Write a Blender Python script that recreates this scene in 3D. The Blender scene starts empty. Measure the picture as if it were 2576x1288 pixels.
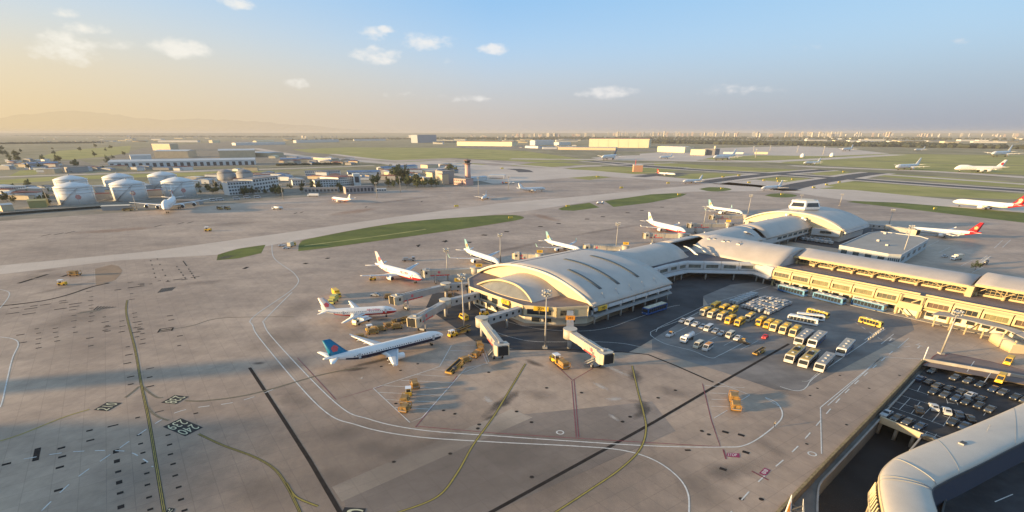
import bpy, bmesh, math, random
from mathutils import Vector, Matrix
from mathutils.geometry import tessellate_polygon
R = math.radians
random.seed(11)
S = bpy.context.scene
COL = S.collection
SUN_EL, SUN_AZ = 7.6, -103.0          # degrees; azimuth measured clockwise from +Y (view direction)
# ---------------------------------------------------------------- camera (survey helper: picture point -> place on the ground)
H, F0, PY, CX, W0 = 70.0, 1292.0, 989.0, 1288.0, 2576.0
PITCH = math.atan((PY - 333.0) / F0)
CP, SP = math.cos(PITCH), math.sin(PITCH)
def ray(x, y):
    u, v = (x - CX) / F0, (PY - y) / F0
    return Vector((u, CP + v * SP, v * CP - SP))
def G(x, y, z=0.0):
    d = ray(x, y); t = (z - H) / d.z
    return Vector((d.x * t, d.y * t, z))
def zat(base, yt):
    k = (PY - yt) / F0
    return H - base.y * (SP - k * CP) / (CP + k * SP)
def fr(x0, y0, s):
    return lambda x, y: ((x0 + x / s) * .89444, (y0 + y / s) * .89444)
r1 = fr(0, 340, 3.578); r2 = fr(560, 360, 3.578); r3 = fr(1200, 360, 3.578); r4 = fr(1840, 360, 2.477)
r5 = fr(840, 640, 3.0667); r6 = fr(1260, 640, 3.0667); r7 = fr(1780, 780, 3.578); r8 = fr(1880, 560, 2.576)
q1 = fr(2200, 960, 2.684); q2 = fr(0, 740, 1.84); q3 = fr(640, 960, 2.683); q4 = fr(1300, 960, 2.683); q7 = fr(0, 600, 2.995)
h5 = fr(2400, 800, 5.367)
def Z(f, pts, z=0.0):
    return [G(*f(*p), z) for p in pts]
def full(x, y): return (x, y)

cam_d = bpy.data.cameras.new("camera"); cam = bpy.data.objects.new("camera", cam_d); COL.objects.link(cam)
cam.location = (0, 0, H); cam.rotation_euler = (math.pi / 2 - PITCH, 0, 0)
cam_d.sensor_width = 36.0; cam_d.lens = 36.0 * F0 / W0; cam_d.shift_y = (PY - 644.0) / W0
cam_d.clip_start = 0.5; cam_d.clip_end = 120000
S.camera = cam
# ---------------------------------------------------------------- materials
MATS = {}
def mat(name, col, rough=.6, metal=0., var=.0, scale=.3, col2=None, bump=0., spec=.4, emit=None):
    if name in MATS: return MATS[name]
    m = bpy.data.materials.new(name); m.use_nodes = True
    nt = m.node_tree; b = nt.nodes["Principled BSDF"]
    b.inputs["Roughness"].default_value = rough; b.inputs["Metallic"].default_value = metal
    b.inputs["Specular IOR Level"].default_value = spec
    c = (*col, 1)
    if var or col2:
        tc = nt.nodes.new("ShaderNodeTexCoord"); n = nt.nodes.new("ShaderNodeTexNoise")
        n.inputs["Scale"].default_value = scale; n.inputs["Detail"].default_value = 5; n.inputs["Roughness"].default_value = .65
        nt.links.new(tc.outputs["Object"], n.inputs["Vector"])
        r = nt.nodes.new("ShaderNodeValToRGB")
        lo = col2 if col2 else tuple(max(0, x * (1 - var)) for x in col)
        hi = col if col2 else tuple(x * (1 + var * .6) for x in col)
        r.color_ramp.elements[0].position = .33; r.color_ramp.elements[1].position = .68
        r.color_ramp.elements[0].color = (*lo, 1); r.color_ramp.elements[1].color = (*hi, 1)
        nt.links.new(n.outputs["Fac"], r.inputs["Fac"]); nt.links.new(r.outputs["Color"], b.inputs["Base Color"])
        if bump:
            bp = nt.nodes.new("ShaderNodeBump"); bp.inputs["Strength"].default_value = bump; bp.inputs["Distance"].default_value = .3
            nt.links.new(n.outputs["Fac"], bp.inputs["Height"]); nt.links.new(bp.outputs["Normal"], b.inputs["Normal"])
    else:
        b.inputs["Base Color"].default_value = c
    MATS[name] = m
    return m
# ---------------------------------------------------------------- mesh builder
class MB:
    def __init__(s): s.v = []; s.f = []; s.m = []; s.c = 0; s.sm = []; s.smooth = False
    def slot(s, i): s.c = i; return s
    def add(s, vs, fs):
        o = len(s.v); s.v += [tuple(v) for v in vs]
        for f in fs: s.f.append([i + o for i in f]); s.m.append(s.c); s.sm.append(s.smooth)
        return s
    def box(s, c, d, rz=0., ry=0.):
        x, y, z = d[0] / 2, d[1] / 2, d[2] / 2
        M = Matrix.Rotation(rz, 3, 'Z') @ Matrix.Rotation(ry, 3, 'Y')
        vs = [Vector(c) + M @ Vector(p) for p in ((-x,-y,-z),(x,-y,-z),(x,y,-z),(-x,y,-z),(-x,-y,z),(x,-y,z),(x,y,z),(-x,y,z))]
        return s.add(vs, [(0,3,2,1),(4,5,6,7),(0,1,5,4),(1,2,6,5),(2,3,7,6),(3,0,4,7)])
    def prism(s, poly, z0, z1, bottom=True):
        p = [Vector((q[0], q[1])) for q in poly]
        if sum(p[i].x * p[(i+1) % len(p)].y - p[(i+1) % len(p)].x * p[i].y for i in range(len(p))) < 0: p.reverse()
        n = len(p); vs = [(q.x, q.y, z0) for q in p] + [(q.x, q.y, z1) for q in p]
        fs = [(i, (i+1) % n, n + (i+1) % n, n + i) for i in range(n)]
        tr = tessellate_polygon([[Vector((q.x, q.y, 0)) for q in p]])
        for t in tr:
            a, b, c = (p[i] for i in t)
            if (b-a).cross(c-a) < 0: t = (t[0], t[2], t[1])
            fs.append(tuple(n + i for i in t))
            if bottom: fs.append((t[0], t[2], t[1]))
        return s.add(vs, fs)
    def sheet(s, poly, z, holes=()):
        loops = [[Vector((q[0], q[1], 0)) for q in poly]] + [[Vector((q[0], q[1], 0)) for q in h] for h in holes]
        al = [p for l in loops for p in l]
        fs = []
        for t in tessellate_polygon(loops):
            a, b, c = (al[i] for i in t)
            fs.append(t if (b-a).cross(c-a).z > 0 else (t[0], t[2], t[1]))
        return s.add([(p.x, p.y, z) for p in al], fs)
    def side(s, prof, y0, y1):          # side profile in x,z pushed along y
        n = len(prof); vs = [(p[0], y0, p[1]) for p in prof] + [(p[0], y1, p[1]) for p in prof]
        fs = [(i, (i+1) % n, n+(i+1) % n, n+i) for i in range(n)]
        for t in tessellate_polygon([[Vector((p[0], p[1], 0)) for p in prof]]):
            fs.append(t); fs.append(tuple(n+i for i in reversed(t)))
        return s.add(vs, fs)
    def loft(s, rings, closed=True, caps=True):
        n = len(rings[0]); vs = [p for r in rings for p in r]; fs = []
        for i in range(len(rings) - 1):
            for j in range(n if closed else n - 1):
                k = (j + 1) % n
                fs.append((i*n + j, i*n + k, (i+1)*n + k, (i+1)*n + j))
        s.add(vs, fs)
        if caps and closed:
            o = len(s.v) - len(vs); sm = s.smooth
            s.f.append([o + i for i in reversed(range(n))]); s.m.append(s.c); s.sm.append(False)
            s.f.append([o + (len(rings)-1)*n + i for i in range(n)]); s.m.append(s.c); s.sm.append(False)
        return s
    def cyl(s, p0, p1, r0, r1=None, n=10, caps=True):
        r1 = r0 if r1 is None else r1
        p0, p1 = Vector(p0), Vector(p1); d = (p1 - p0).normalized()
        a = d.orthogonal().normalized(); b = d.cross(a)
        rg = [[p + (a*math.cos(2*math.pi*i/n) + b*math.sin(2*math.pi*i/n)) * r for i in range(n)] for p, r in ((p0, r0), (p1, r1))]
        sm = s.smooth; s.smooth = n > 6; s.loft(rg, True, caps); s.smooth = sm
        return s
    def lathe(s, prof, n=24, c=(0,0,0)):   # prof = [(r,z)]
        rg = [[(c[0]+r*math.cos(2*math.pi*i/n), c[1]+r*math.sin(2*math.pi*i/n), c[2]+z) for i in range(n)] for r, z in prof]
        return s.loft(rg, True, True)
    def bar(s, p0, p1, w=.2, h=None):
        p0, p1 = Vector(p0), Vector(p1); d = (p1-p0).normalized()
        a = Vector((0,0,1)).cross(d)
        if a.length < 1e-3: a = Vector((1,0,0))
        a.normalize(); b = d.cross(a).normalized(); h = w if h is None else h
        rg = [[p + a*x*w/2 + b*y*h/2 for x, y in ((-1,-1),(1,-1),(1,1),(-1,1))] for p in (p0, p1)]
        return s.loft(rg)
    def ribbon(s, pts, w, z):
        p = [Vector((q[0], q[1])) for q in pts]; n = len(p); L = []; Rr = []
        for i in range(n):
            d = (p[min(i+1, n-1)] - p[max(i-1, 0)])
            if d.length < 1e-6: d = Vector((1, 0))
            d.normalize(); o = Vector((-d.y, d.x)) * w / 2
            L.append((p[i] + o)); Rr.append(p[i] - o)
        vs = [(q.x, q.y, z) for q in L] + [(q.x, q.y, z) for q in Rr]
        return s.add(vs, [(i, n+i, n+i+1, i+1) for i in range(n-1)])
    def build(s, name, mats, parent=None, rel=None):
        me = bpy.data.meshes.new(name)
        off = Vector(rel) if rel is not None else Vector((0,0,0))
        me.from_pydata([tuple(Vector(v) - off) for v in s.v], [], s.f)
        for m in (mats if isinstance(mats, (list, tuple)) else [mats]): me.materials.append(m)
        me.polygons.foreach_set("material_index", s.m); me.polygons.foreach_set("use_smooth", s.sm)
        me.update()
        o = bpy.data.objects.new(name, me); COL.objects.link(o)
        if parent is not None: o.parent = parent
        return o
def tag(o, label=None, cat=None, group=None, kind=None):
    if label: o["label"] = label
    if cat: o["category"] = cat
    if group: o["group"] = group
    if kind: o["kind"] = kind
    return o
def thing(name, label, cat, loc=(0,0,0), rz=0., group=None, scale=1.):
    o = bpy.data.objects.new(name, None); COL.objects.link(o)
    o.location = loc; o.rotation_euler = (0, 0, rz); o.scale = (scale,)*3; o.empty_display_size = .5
    return tag(o, label, cat, group)
KIDS = {}
def kids(o):
    return [c for c in bpy.data.objects if c.parent == o]
def dup(root, loc, rz, label, group=None, scale=None):
    if root.name not in KIDS:
        KIDS[root.name] = [(c, kids(c)) for c in kids(root)]
    r = root.copy(); COL.objects.link(r); r.location = loc; r.rotation_euler = (0, 0, rz); r["label"] = label
    if scale: r.scale = (scale,)*3 if not isinstance(scale, tuple) else scale
    if group: r["group"] = group
    elif "group" in r: del r["group"]
    for c, sub in KIDS[root.name]:
        n = c.copy(); COL.objects.link(n); n.parent = r
        for g in sub:
            q = g.copy(); COL.objects.link(q); q.parent = n
    return r
def struct(mb, name, m):
    o = mb.build(name, m); o["kind"] = "structure"; return o
def smooth_path(pts, n=8):
    p = [Vector(q) for q in pts]
    if len(p) < 3: return p
    out = []
    for i in range(len(p) - 1):
        a, b, c, d = p[max(i-1, 0)], p[i], p[i+1], p[min(i+2, len(p)-1)]
        for k in range(n):
            t = k / n
            out.append(.5*((2*b) + (c-a)*t + (2*a-5*b+4*c-d)*t*t + (3*b-a-3*c+d)*t**3))
    out.append(p[-1]); return out
def textmesh(txt, size, m, name, parent, loc, rot, extr=.02):
    cu = bpy.data.curves.new(name, 'FONT'); cu.body = txt; cu.size = size; cu.align_x = 'CENTER'; cu.align_y = 'CENTER'; cu.extrude = extr
    t = bpy.data.objects.new("tmp_text", cu); COL.objects.link(t)
    dg = bpy.context.evaluated_depsgraph_get(); me = bpy.data.meshes.new_from_object(t.evaluated_get(dg))
    bpy.data.objects.remove(t); me.materials.clear(); me.materials.append(m)
    o = bpy.data.objects.new(name, me); COL.objects.link(o); o.parent = parent; o.location = loc; o.rotation_euler = rot
    return o
ORD = ["first","second","third","fourth","fifth","sixth","seventh","eighth","ninth","tenth","eleventh","twelfth","thirteenth","fourteenth","fifteenth","sixteenth","seventeenth","eighteenth","nineteenth","twentieth"]
# shared materials
WHITE = mat("white paint", (.72,.73,.74), .35, var=.08, scale=.5)
GLASS = mat("dark glass", (.025,.03,.035), .12, spec=.6)
GLASSB = mat("bluish glass", (.05,.075,.09), .15, spec=.6)
TYRE = mat("tyre rubber", (.02,.02,.02), .9)
CREAM = mat("cream cladding", (.68,.61,.48), .55, var=.08, scale=.25)
ROOFM = mat("pale metal roof", (.45,.405,.36), .45, var=.10, scale=.12)
GREYM = mat("grey steel", (.32,.33,.34), .5, metal=.2, var=.1)
DARKM = mat("dark steel", (.07,.07,.075), .6)
CONC = mat("weathered concrete", (.36,.34,.31), .85, var=.2, scale=.4)
YEL = mat("yellow paint", (.72,.43,.035), .4, var=.1, scale=.6)
ORANGE = mat("orange paint", (.62,.25,.03), .45, var=.15, scale=.7)
RED = mat("red paint", (.55,.03,.04), .4)
# ---------------------------------------------------------------- sky, sun, haze
Wd = bpy.data.worlds.new("World"); S.world = Wd; Wd.use_nodes = True
nt = Wd.node_tree; N = nt.nodes; Lk = nt.links
bg = N["Background"]; bg.inputs["Strength"].default_value = .15
sky = N.new("ShaderNodeTexSky"); sky.sky_type = 'NISHITA'; sky.sun_disc = False
sky.sun_elevation = R(SUN_EL); sky.sun_rotation = R(SUN_AZ % 360)
sky.altitude = 50; sky.air_density = 1.0; sky.dust_density = 1.6; sky.ozone_density = 2.0
def vm(op, a, b=None):
    n = N.new("ShaderNodeMath"); n.operation = op
    for i, x in enumerate((a, b)):
        if x is None: continue
        if isinstance(x, (int, float)): n.inputs[i].default_value = x
        else: Lk.new(x, n.inputs[i])
    return n.outputs[0]
tc = N.new("ShaderNodeTexCoord"); sx = N.new("ShaderNodeSeparateXYZ"); Lk.new(tc.outputs["Generated"], sx.inputs[0])
az = vm('ARCTAN2', sx.outputs["X"], sx.outputs["Y"]); el = vm('ARCSINE', sx.outputs["Z"])
def skydir(x, y):
    d = ray(x, y).normalized(); return math.atan2(d.x, d.y), math.asin(d.z)
nz = N.new("ShaderNodeTexNoise"); nz.inputs["Scale"].default_value = 34; nz.inputs["Detail"].default_value = 7; nz.inputs["Roughness"].default_value = .62
mp = N.new("ShaderNodeMapping"); mp.inputs["Scale"].default_value = (1, 1, 1.9); Lk.new(tc.outputs["Generated"], mp.inputs[0]); Lk.new(mp.outputs[0], nz.inputs["Vector"])
# cumulus: centre, half width, half height in picture units, strength
CL = [(595,8,42,16,.9),(165,32,38,14,.7),(165,122,80,42,.85),(215,70,60,20,.55),(300,110,60,16,.65),(450,122,85,26,.95),(945,84,62,18,.7),(970,76,24,12,.9),(1070,102,70,24,.75),
      (945,140,65,24,.8),(1240,124,36,16,.95),(750,210,38,14,.7),(1530,232,75,18,.8),(1860,226,95,16,.6),(1180,248,90,10,.5),(1010,240,70,8,.35),(2015,120,45,14,.3),(2415,102,26,9,.5),(1120,152,50,10,.3)]
acc = None
for cx_, cy_, wx_, hy_, st_ in CL:
    a0, e0 = skydir(cx_, cy_); a1, _ = skydir(cx_ + wx_, cy_); _, e1 = skydir(cx_, cy_ - hy_)
    dx = vm('MULTIPLY', vm('SUBTRACT', az, a0), 1/abs(a1-a0)); dy = vm('MULTIPLY', vm('SUBTRACT', el, e0), 1/abs(e1-e0))
    q = vm('ADD', vm('MULTIPLY', dx, dx), vm('MULTIPLY', dy, dy))
    m_ = vm('MULTIPLY', vm('MAXIMUM', vm('SUBTRACT', 1.0, vm('MULTIPLY', q, .55)), 0.0), st_)
    acc = m_ if acc is None else vm('MAXIMUM', acc, m_)
dens = vm('ADD', acc, vm('MULTIPLY', vm('SUBTRACT', nz.outputs["Fac"], .5), 2.0))
mr = N.new("ShaderNodeMapRange"); mr.interpolation_type = 'SMOOTHSTEP'; mr.inputs["From Min"].default_value = .24; mr.inputs["From Max"].default_value = 1.05
mr.inputs["To Max"].default_value = .78
Lk.new(dens, mr.inputs["Value"])
cm = N.new("ShaderNodeMath"); cm.operation = 'MULTIPLY'; Lk.new(mr.outputs[0], cm.inputs[0]); Lk.new(vm('GREATER_THAN', acc, .001), cm.inputs[1])
EXPO = 1.2
def unit(r, g, b_):
    f = lambda v: ((v/255+.055)/1.055)**2.4 / (bg.inputs["Strength"].default_value * 2**EXPO)
    return (f(r), f(g), f(b_), 1)
def cramp(fac, stops):
    r = N.new("ShaderNodeValToRGB"); e = r.color_ramp.elements; Lk.new(fac, r.inputs["Fac"])
    while len(e) < len(stops): e.new(.5)
    for q, (p, c) in zip(e, stops): q.position = p; q.color = c
    return r.outputs["Color"]
def cmix(f, a, b_):
    x = N.new("ShaderNodeMix"); x.data_type = 'RGBA'
    if isinstance(f, float): x.inputs["Factor"].default_value = f
    else: Lk.new(f, x.inputs["Factor"])
    for k, v in (("A", a), ("B", b_)):
        if isinstance(v, tuple): x.inputs[k].default_value = v
        else: Lk.new(v, x.inputs[k])
    return x.outputs["Result"]
def ss(v, a0, a1):
    m = N.new("ShaderNodeMapRange"); m.interpolation_type = 'SMOOTHSTEP'; m.inputs["From Min"].default_value = a0; m.inputs["From Max"].default_value = a1; Lk.new(v, m.inputs["Value"]); return m.outputs[0]
# evening haze near the horizon: warm towards the sun, lavender grey away from it
sunw = vm('ADD', vm('MULTIPLY', vm('COSINE', vm('SUBTRACT', az, R(-92.0))), .5), .5)
hor = cramp(sunw, [(.0, unit(158,165,182)), (.2, unit(166,172,187)), (.5, unit(206,195,187)), (.8, unit(236,210,168)), (1., unit(255,222,160))])
mid = cramp(sunw, [(.0, unit(170,200,228)), (.2, unit(182,210,234)), (.5, unit(188,215,241)), (.8, unit(230,222,204)), (1., unit(255,236,200))])
top = cramp(sunw, [(.0, unit(155,200,240)), (.2, unit(166,207,242)), (.5, unit(146,196,242)), (.8, unit(188,216,242)), (1., unit(212,227,241))])
g1 = cmix(ss(el, -.01, .15), hor, mid); g2 = cmix(ss(el, .07, .22), g1, top)
base = cmix(vm('MULTIPLY', vm('SUBTRACT', 1.0, ss(el, .6, 1.5)), .93), sky.outputs[0], g2)
cl_col = cramp(sunw, [(.0, unit(222,222,228)), (.5, unit(250,246,242)), (1., unit(255,250,232))])
Lk.new(cmix(cm.outputs[0], base, cl_col), bg.inputs["Color"])
sl = bpy.data.lights.new("sun", 'SUN'); so = bpy.data.objects.new("sun", sl); COL.objects.link(so)
sl.energy = 5.0; sl.angle = R(1.5); sl.color = (1.0, .68, .32)
a_, e_ = R(SUN_AZ), R(SUN_EL)
so.rotation_euler = (-Vector((math.sin(a_)*math.cos(e_), math.cos(a_)*math.cos(e_), math.sin(e_)))).to_track_quat('-Z', 'Y').to_euler()
so.location = (-300, 0, 200)
HZ = bpy.data.materials.new("haze air"); HZ.use_nodes = True
HZ.node_tree.nodes.remove(HZ.node_tree.nodes["Principled BSDF"])
pv = HZ.node_tree.nodes.new("ShaderNodeVolumePrincipled"); pv.inputs["Density"].default_value = .00006
pv.inputs["Color"].default_value = (.56,.56,.58,1); pv.inputs["Anisotropy"].default_value = .0
HZ.node_tree.links.new(pv.outputs[0], HZ.node_tree.nodes["Material Output"].inputs["Volume"])
hz = MB().box((0, 7500, 41), (32000, 17000, 104)).build("haze", HZ); hz["kind"] = "stuff"
hz.location = (0, 0, 0)
# view
S.view_settings.view_transform = 'Standard'; S.view_settings.look = 'None'; S.view_settings.exposure = EXPO; S.view_settings.gamma = 1
S.render.engine = 'CYCLES'
S.cycles.use_denoising = True; S.cycles.transparent_max_bounces = 32; S.cycles.max_bounces = 6; S.cycles.diffuse_bounces = 2; S.cycles.glossy_bounces = 2; S.cycles.volume_bounces = 1
S.cycles.sample_clamp_indirect = 4; S.cycles.volume_step_rate = 1
# ---------------------------------------------------------------- ground
HOLE = [G(2322, 908), G(2262, 972), G(2180, 1058), G(2090, 1150), G(1955, 1292), G(1700, 1560), Vector((400, 40, 0)), G(2850, 1000)]
MAT_G = {}
def ground_mat(name, cols, sc, joints=None, rough=.9, stains=None, spec=.3):
    m = bpy.data.materials.new(name); m.use_nodes = True; nt = m.node_tree; b = nt.nodes["Principled BSDF"]
    b.inputs["Roughness"].default_value = rough; b.inputs["Specular IOR Level"].default_value = spec
    t = nt.nodes.new("ShaderNodeTexCoord")
    def noise(scale, det=6, rg=.6, rot=0, sq=(1,1,1)):
        mp = nt.nodes.new("ShaderNodeMapping"); mp.inputs["Rotation"].default_value = (0,0,rot); mp.inputs["Scale"].default_value = sq
        nt.links.new(t.outputs["Object"], mp.inputs[0])
        n = nt.nodes.new("ShaderNodeTexNoise"); n.inputs["Scale"].default_value = scale; n.inputs["Detail"].default_value = det; n.inputs["Roughness"].default_value = rg
        nt.links.new(mp.outputs[0], n.inputs["Vector"]); return n.outputs["Fac"]
    def ramp(f, c0, c1, p0=.35, p1=.65):
        r = nt.nodes.new("ShaderNodeValToRGB"); e = r.color_ramp.elements; e[0].position = p0; e[1].position = p1
        e[0].color = (*c0, 1); e[1].color = (*c1, 1); nt.links.new(f, r.inputs["Fac"]); return r.outputs["Color"]
    def mul(a, c, f=1.):
        x = nt.nodes.new("ShaderNodeMix"); x.data_type = 'RGBA'; x.blend_type = 'MULTIPLY'; x.inputs["Factor"].default_value = f
        nt.links.new(a, x.inputs["A"]); nt.links.new(c, x.inputs["B"]); return x.outputs["Result"]
    c = ramp(noise(sc), cols[0], cols[1])
    for scale, amt, rot, sq in (stains or []):
        c = mul(c, ramp(noise(scale, 7, .65, rot, sq), (amt, amt, amt*1.01), (1, 1, 1), .36, .58))
    if joints:
        rot, size, dark = joints
        mp = nt.nodes.new("ShaderNodeMapping"); mp.inputs["Rotation"].default_value = (0,0,rot); nt.links.new(t.outputs["Object"], mp.inputs[0])
        br = nt.nodes.new("ShaderNodeTexBrick"); br.offset = 0; br.inputs["Scale"].default_value = 1; br.inputs["Mortar Size"].default_value = .08
        br.inputs["Brick Width"].default_value = size; br.inputs["Row Height"].default_value = size; br.inputs["Bias"].default_value = 0
        br.inputs["Color1"].default_value = (1,1,1,1); br.inputs["Color2"].default_value = (.93,.93,.92,1); br.inputs["Mortar"].default_value = (dark,dark,dark,1)
        nt.links.new(mp.outputs[0], br.inputs["Vector"]); c = mul(c, br.outputs["Color"])
    nt.links.new(c, b.inputs["Base Color"]); return m
_d = (G(405,1260) - G(355,940)); JR = -math.atan2(_d.y, _d.x)
LAND = ground_mat("scrub land", ((.17,.165,.085),(.30,.265,.175)), .006, stains=[(.03,.7,0,(1,.5,1))])
APRON = ground_mat("apron concrete", ((.41,.302,.22),(.55,.42,.315)), .012, joints=(JR, 5.0, .78), rough=.6, spec=.3,
    stains=[(.045,.78,JR,(.35,1,1)),(.16,.86,.4,(1,1,1)),(.006,.84,0,(1,1,1)),(.5,.9,.9,(1,.3,1))])
TAXI = ground_mat("worn taxiway concrete", ((.52,.42,.335),(.62,.515,.42)), .01, joints=(JR, 7.5, .85), rough=.6, spec=.3, stains=[(.02,.90,0,(.25,1,1))])
APRON2 = ground_mat("newer apron concrete", ((.43,.35,.275),(.54,.45,.36)), .02, joints=(JR, 5.0, .8), stains=[(.08,.8,JR,(.4,1,1))], rough=.6, spec=.3)
OLDC = ground_mat("older stained concrete", ((.27,.215,.175),(.355,.29,.24)), .03, joints=(JR, 5.0, .78), rough=.6, spec=.3, stains=[(.07,.82,JR,(.4,1,1)),(.3,.9,0,(1,1,1))])
ASPH = ground_mat("asphalt", ((.035,.036,.042),(.065,.066,.072)), .05, stains=[(.15,.75,0,(1,1,1))], rough=.85)
ASPHD = ground_mat("runway asphalt", ((.05,.05,.058),(.085,.085,.092)), .02, rough=.85)
GRASS = ground_mat("mown grass", ((.085,.12,.014),(.15,.18,.03)), .05, stains=[(.012,.75,.5,(.3,1,1)),(.25,.85,0,(1,1,1))])
GRASSD = ground_mat("dry grass", ((.23,.24,.06),(.37,.335,.11)), .012, stains=[(.02,.8,.3,(.2,1,1))])
WHITEL = mat("white line paint", (.62,.61,.58), .7, var=.25, scale=.8)
YELL = mat("yellow line paint", (.33,.26,.055), .7, var=.25, scale=.8)
REDL = mat("red line paint", (.22,.05,.06), .7, var=.25, scale=.8)
BLKL = mat("black marking paint", (.018,.018,.02), .8, var=.3, scale=1.)
DARKS = mat("repaired joint tar", (.032,.027,.025), .95, var=.35, scale=.5, spec=.1)
WORN = mat("worn dark edge paint", (.17,.145,.10), .85, var=.25, scale=.6)
RUB = mat("oil stained concrete", (.17,.15,.135), .85, var=.25, scale=.4)

g = MB()
g.sheet([(-45000,-400),(45000,-400),(45000,60000),(-45000,60000)], 0, [HOLE]); struct(g, "ground", LAND)
g = MB()
AP = [(-900,-60),(-700,-60)]
ap = [G(-1400,1500)] + [Vector((-60,20,0)), Vector((60,20,0))] + [HOLE[5]+Vector((-2,0,0))] + [HOLE[i]+Vector((-.1,.1,0)) for i in (4,3,2,1,0)] + [HOLE[7]+Vector((0,.2,0))] + [G(3300,960), G(3300,560), G(2576,545), G(2200,500), G(2100,462), G(1700,452), G(1500,416), G(1170,400), G(700,372), G(760,385), G(960,412), G(1150,440),
    G(1240,462), G(1000,478), G(760,496), G(560,515), G(400,528), G(0,556), G(-500,600)]
g.sheet(ap, .01); struct(g, "apron", APRON)
def patch(name, f, px, m, z, sm=False):
    w = Z(f, px)
    if sm: w = smooth_path(w + [w[0]], 6)[:-1]
    o = MB().sheet(w, z); return struct(o, name, m)
PAVED = ground_mat("yard paving", ((.19,.17,.135),(.30,.265,.21)), .02, stains=[(.1,.75,.4,(1,.4,1)),(.03,.8,1.2,(.4,1,1))])
patch("yard_paving", full, [(-100,556),(-100,505),(140,480),(300,468),(520,462),(760,440),(1000,425),(1150,440),(1240,462),(1000,478),(760,496),(560,515),(400,528),(0,556)], PAVED, .012)
patch("yard_paving", full, [(225,428),(268,398),(360,372),(620,352),(790,375),(905,404),(860,412),(600,418)], PAVED, .012)
patch("yard_paving", full, [(60,432),(70,412),(200,402),(250,420),(200,440)], PAVED, .0122)
patch("yard_paving", r3, [(100,190),(900,172),(1700,200),(2300,215),(2700,190),(2700,240),(1900,235),(900,215)], PAVED, .0124)
# taxiways over the apron
patch("taxiway", full, [(-300,735),(0,668),(380,632),(700,588),(1000,545),(1250,512),(1480,492),(1660,474),(1900,452),(2100,470),(2000,480),(1740,482),(1500,505),(1330,530),(1000,566),(760,602),(560,640),(300,655),(0,690),(-300,760)], TAXI, .02)
patch("taxiway", full, [(960,412),(1140,440),(1240,462),(1500,442),(1700,456),(1900,470),(2100,500),(2576,548),(2700,560),(2700,535),(2576,520),(2150,478),(1960,470),(1760,452),(1480,428),(1250,418),(1100,405)], TAXI, .02)
patch("old_concrete", full, [(860,1228),(1290,1045),(1640,1010),(1700,1085),(1240,1288),(880,1330)], OLDC, .015)
patch("old_concrete", full, [(640,905),(720,800),(800,860),(760,905),(845,1005),(1010,1060),(1240,1085),(1150,1110),(840,1225)], OLDC, .0152) if False else None
0 and patch("old_concrete", full, [(-50,1130),(260,1110),(430,1125),(720,1230),(760,1320),(-50,1340)], OLDC, .0154)
0 and patch("old_concrete", full, [(0,968),(300,940),(620,912),(640,925),(330,962),(0,1000)], OLDC, .0156, True)
patch("pale_concrete", full, [(835,1225),(1285,1030),(1340,1050),(860,1262)], APRON2, .017)
# service road asphalt round the pier end and the bus yard
patch("service_road", r6, [(-130,560),(-190,690),(230,980),(490,1030),(560,1048),(850,1055),(1180,1082),(1560,1075),(1650,1030),(1900,880),(2050,790),(2200,690),(2208,380),(1900,470),(1770,640),(1180,850),(640,850),(270,640),(60,560)], ASPH, .024)
patch("service_road", r8, [(0,600),(520,540),(760,600),(820,640),(640,600),(450,620),(210,720),(230,790),(0,830),(-260,960),(-300,740)], ASPH, .026)
YARD = ground_mat("bus yard asphalt", ((.17,.155,.145),(.245,.225,.21)), .04, stains=[(.1,.72,.6,(.4,1,1)),(.3,.88,0,(1,1,1))], rough=.85)
patch("bus_yard", full, [(1640,842),(1660,820),(1780,765),(1760,735),(1830,712),(1950,708),(2290,800),(2300,830),(2210,880),(2010,985),(1950,980),(1830,940),(1640,880)], YARD, .022)
patch("court", r8, [(820,300),(960,265),(1240,300),(1440,180),(1640,215),(1270,345),(1240,360)], ASPH, .022)
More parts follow.
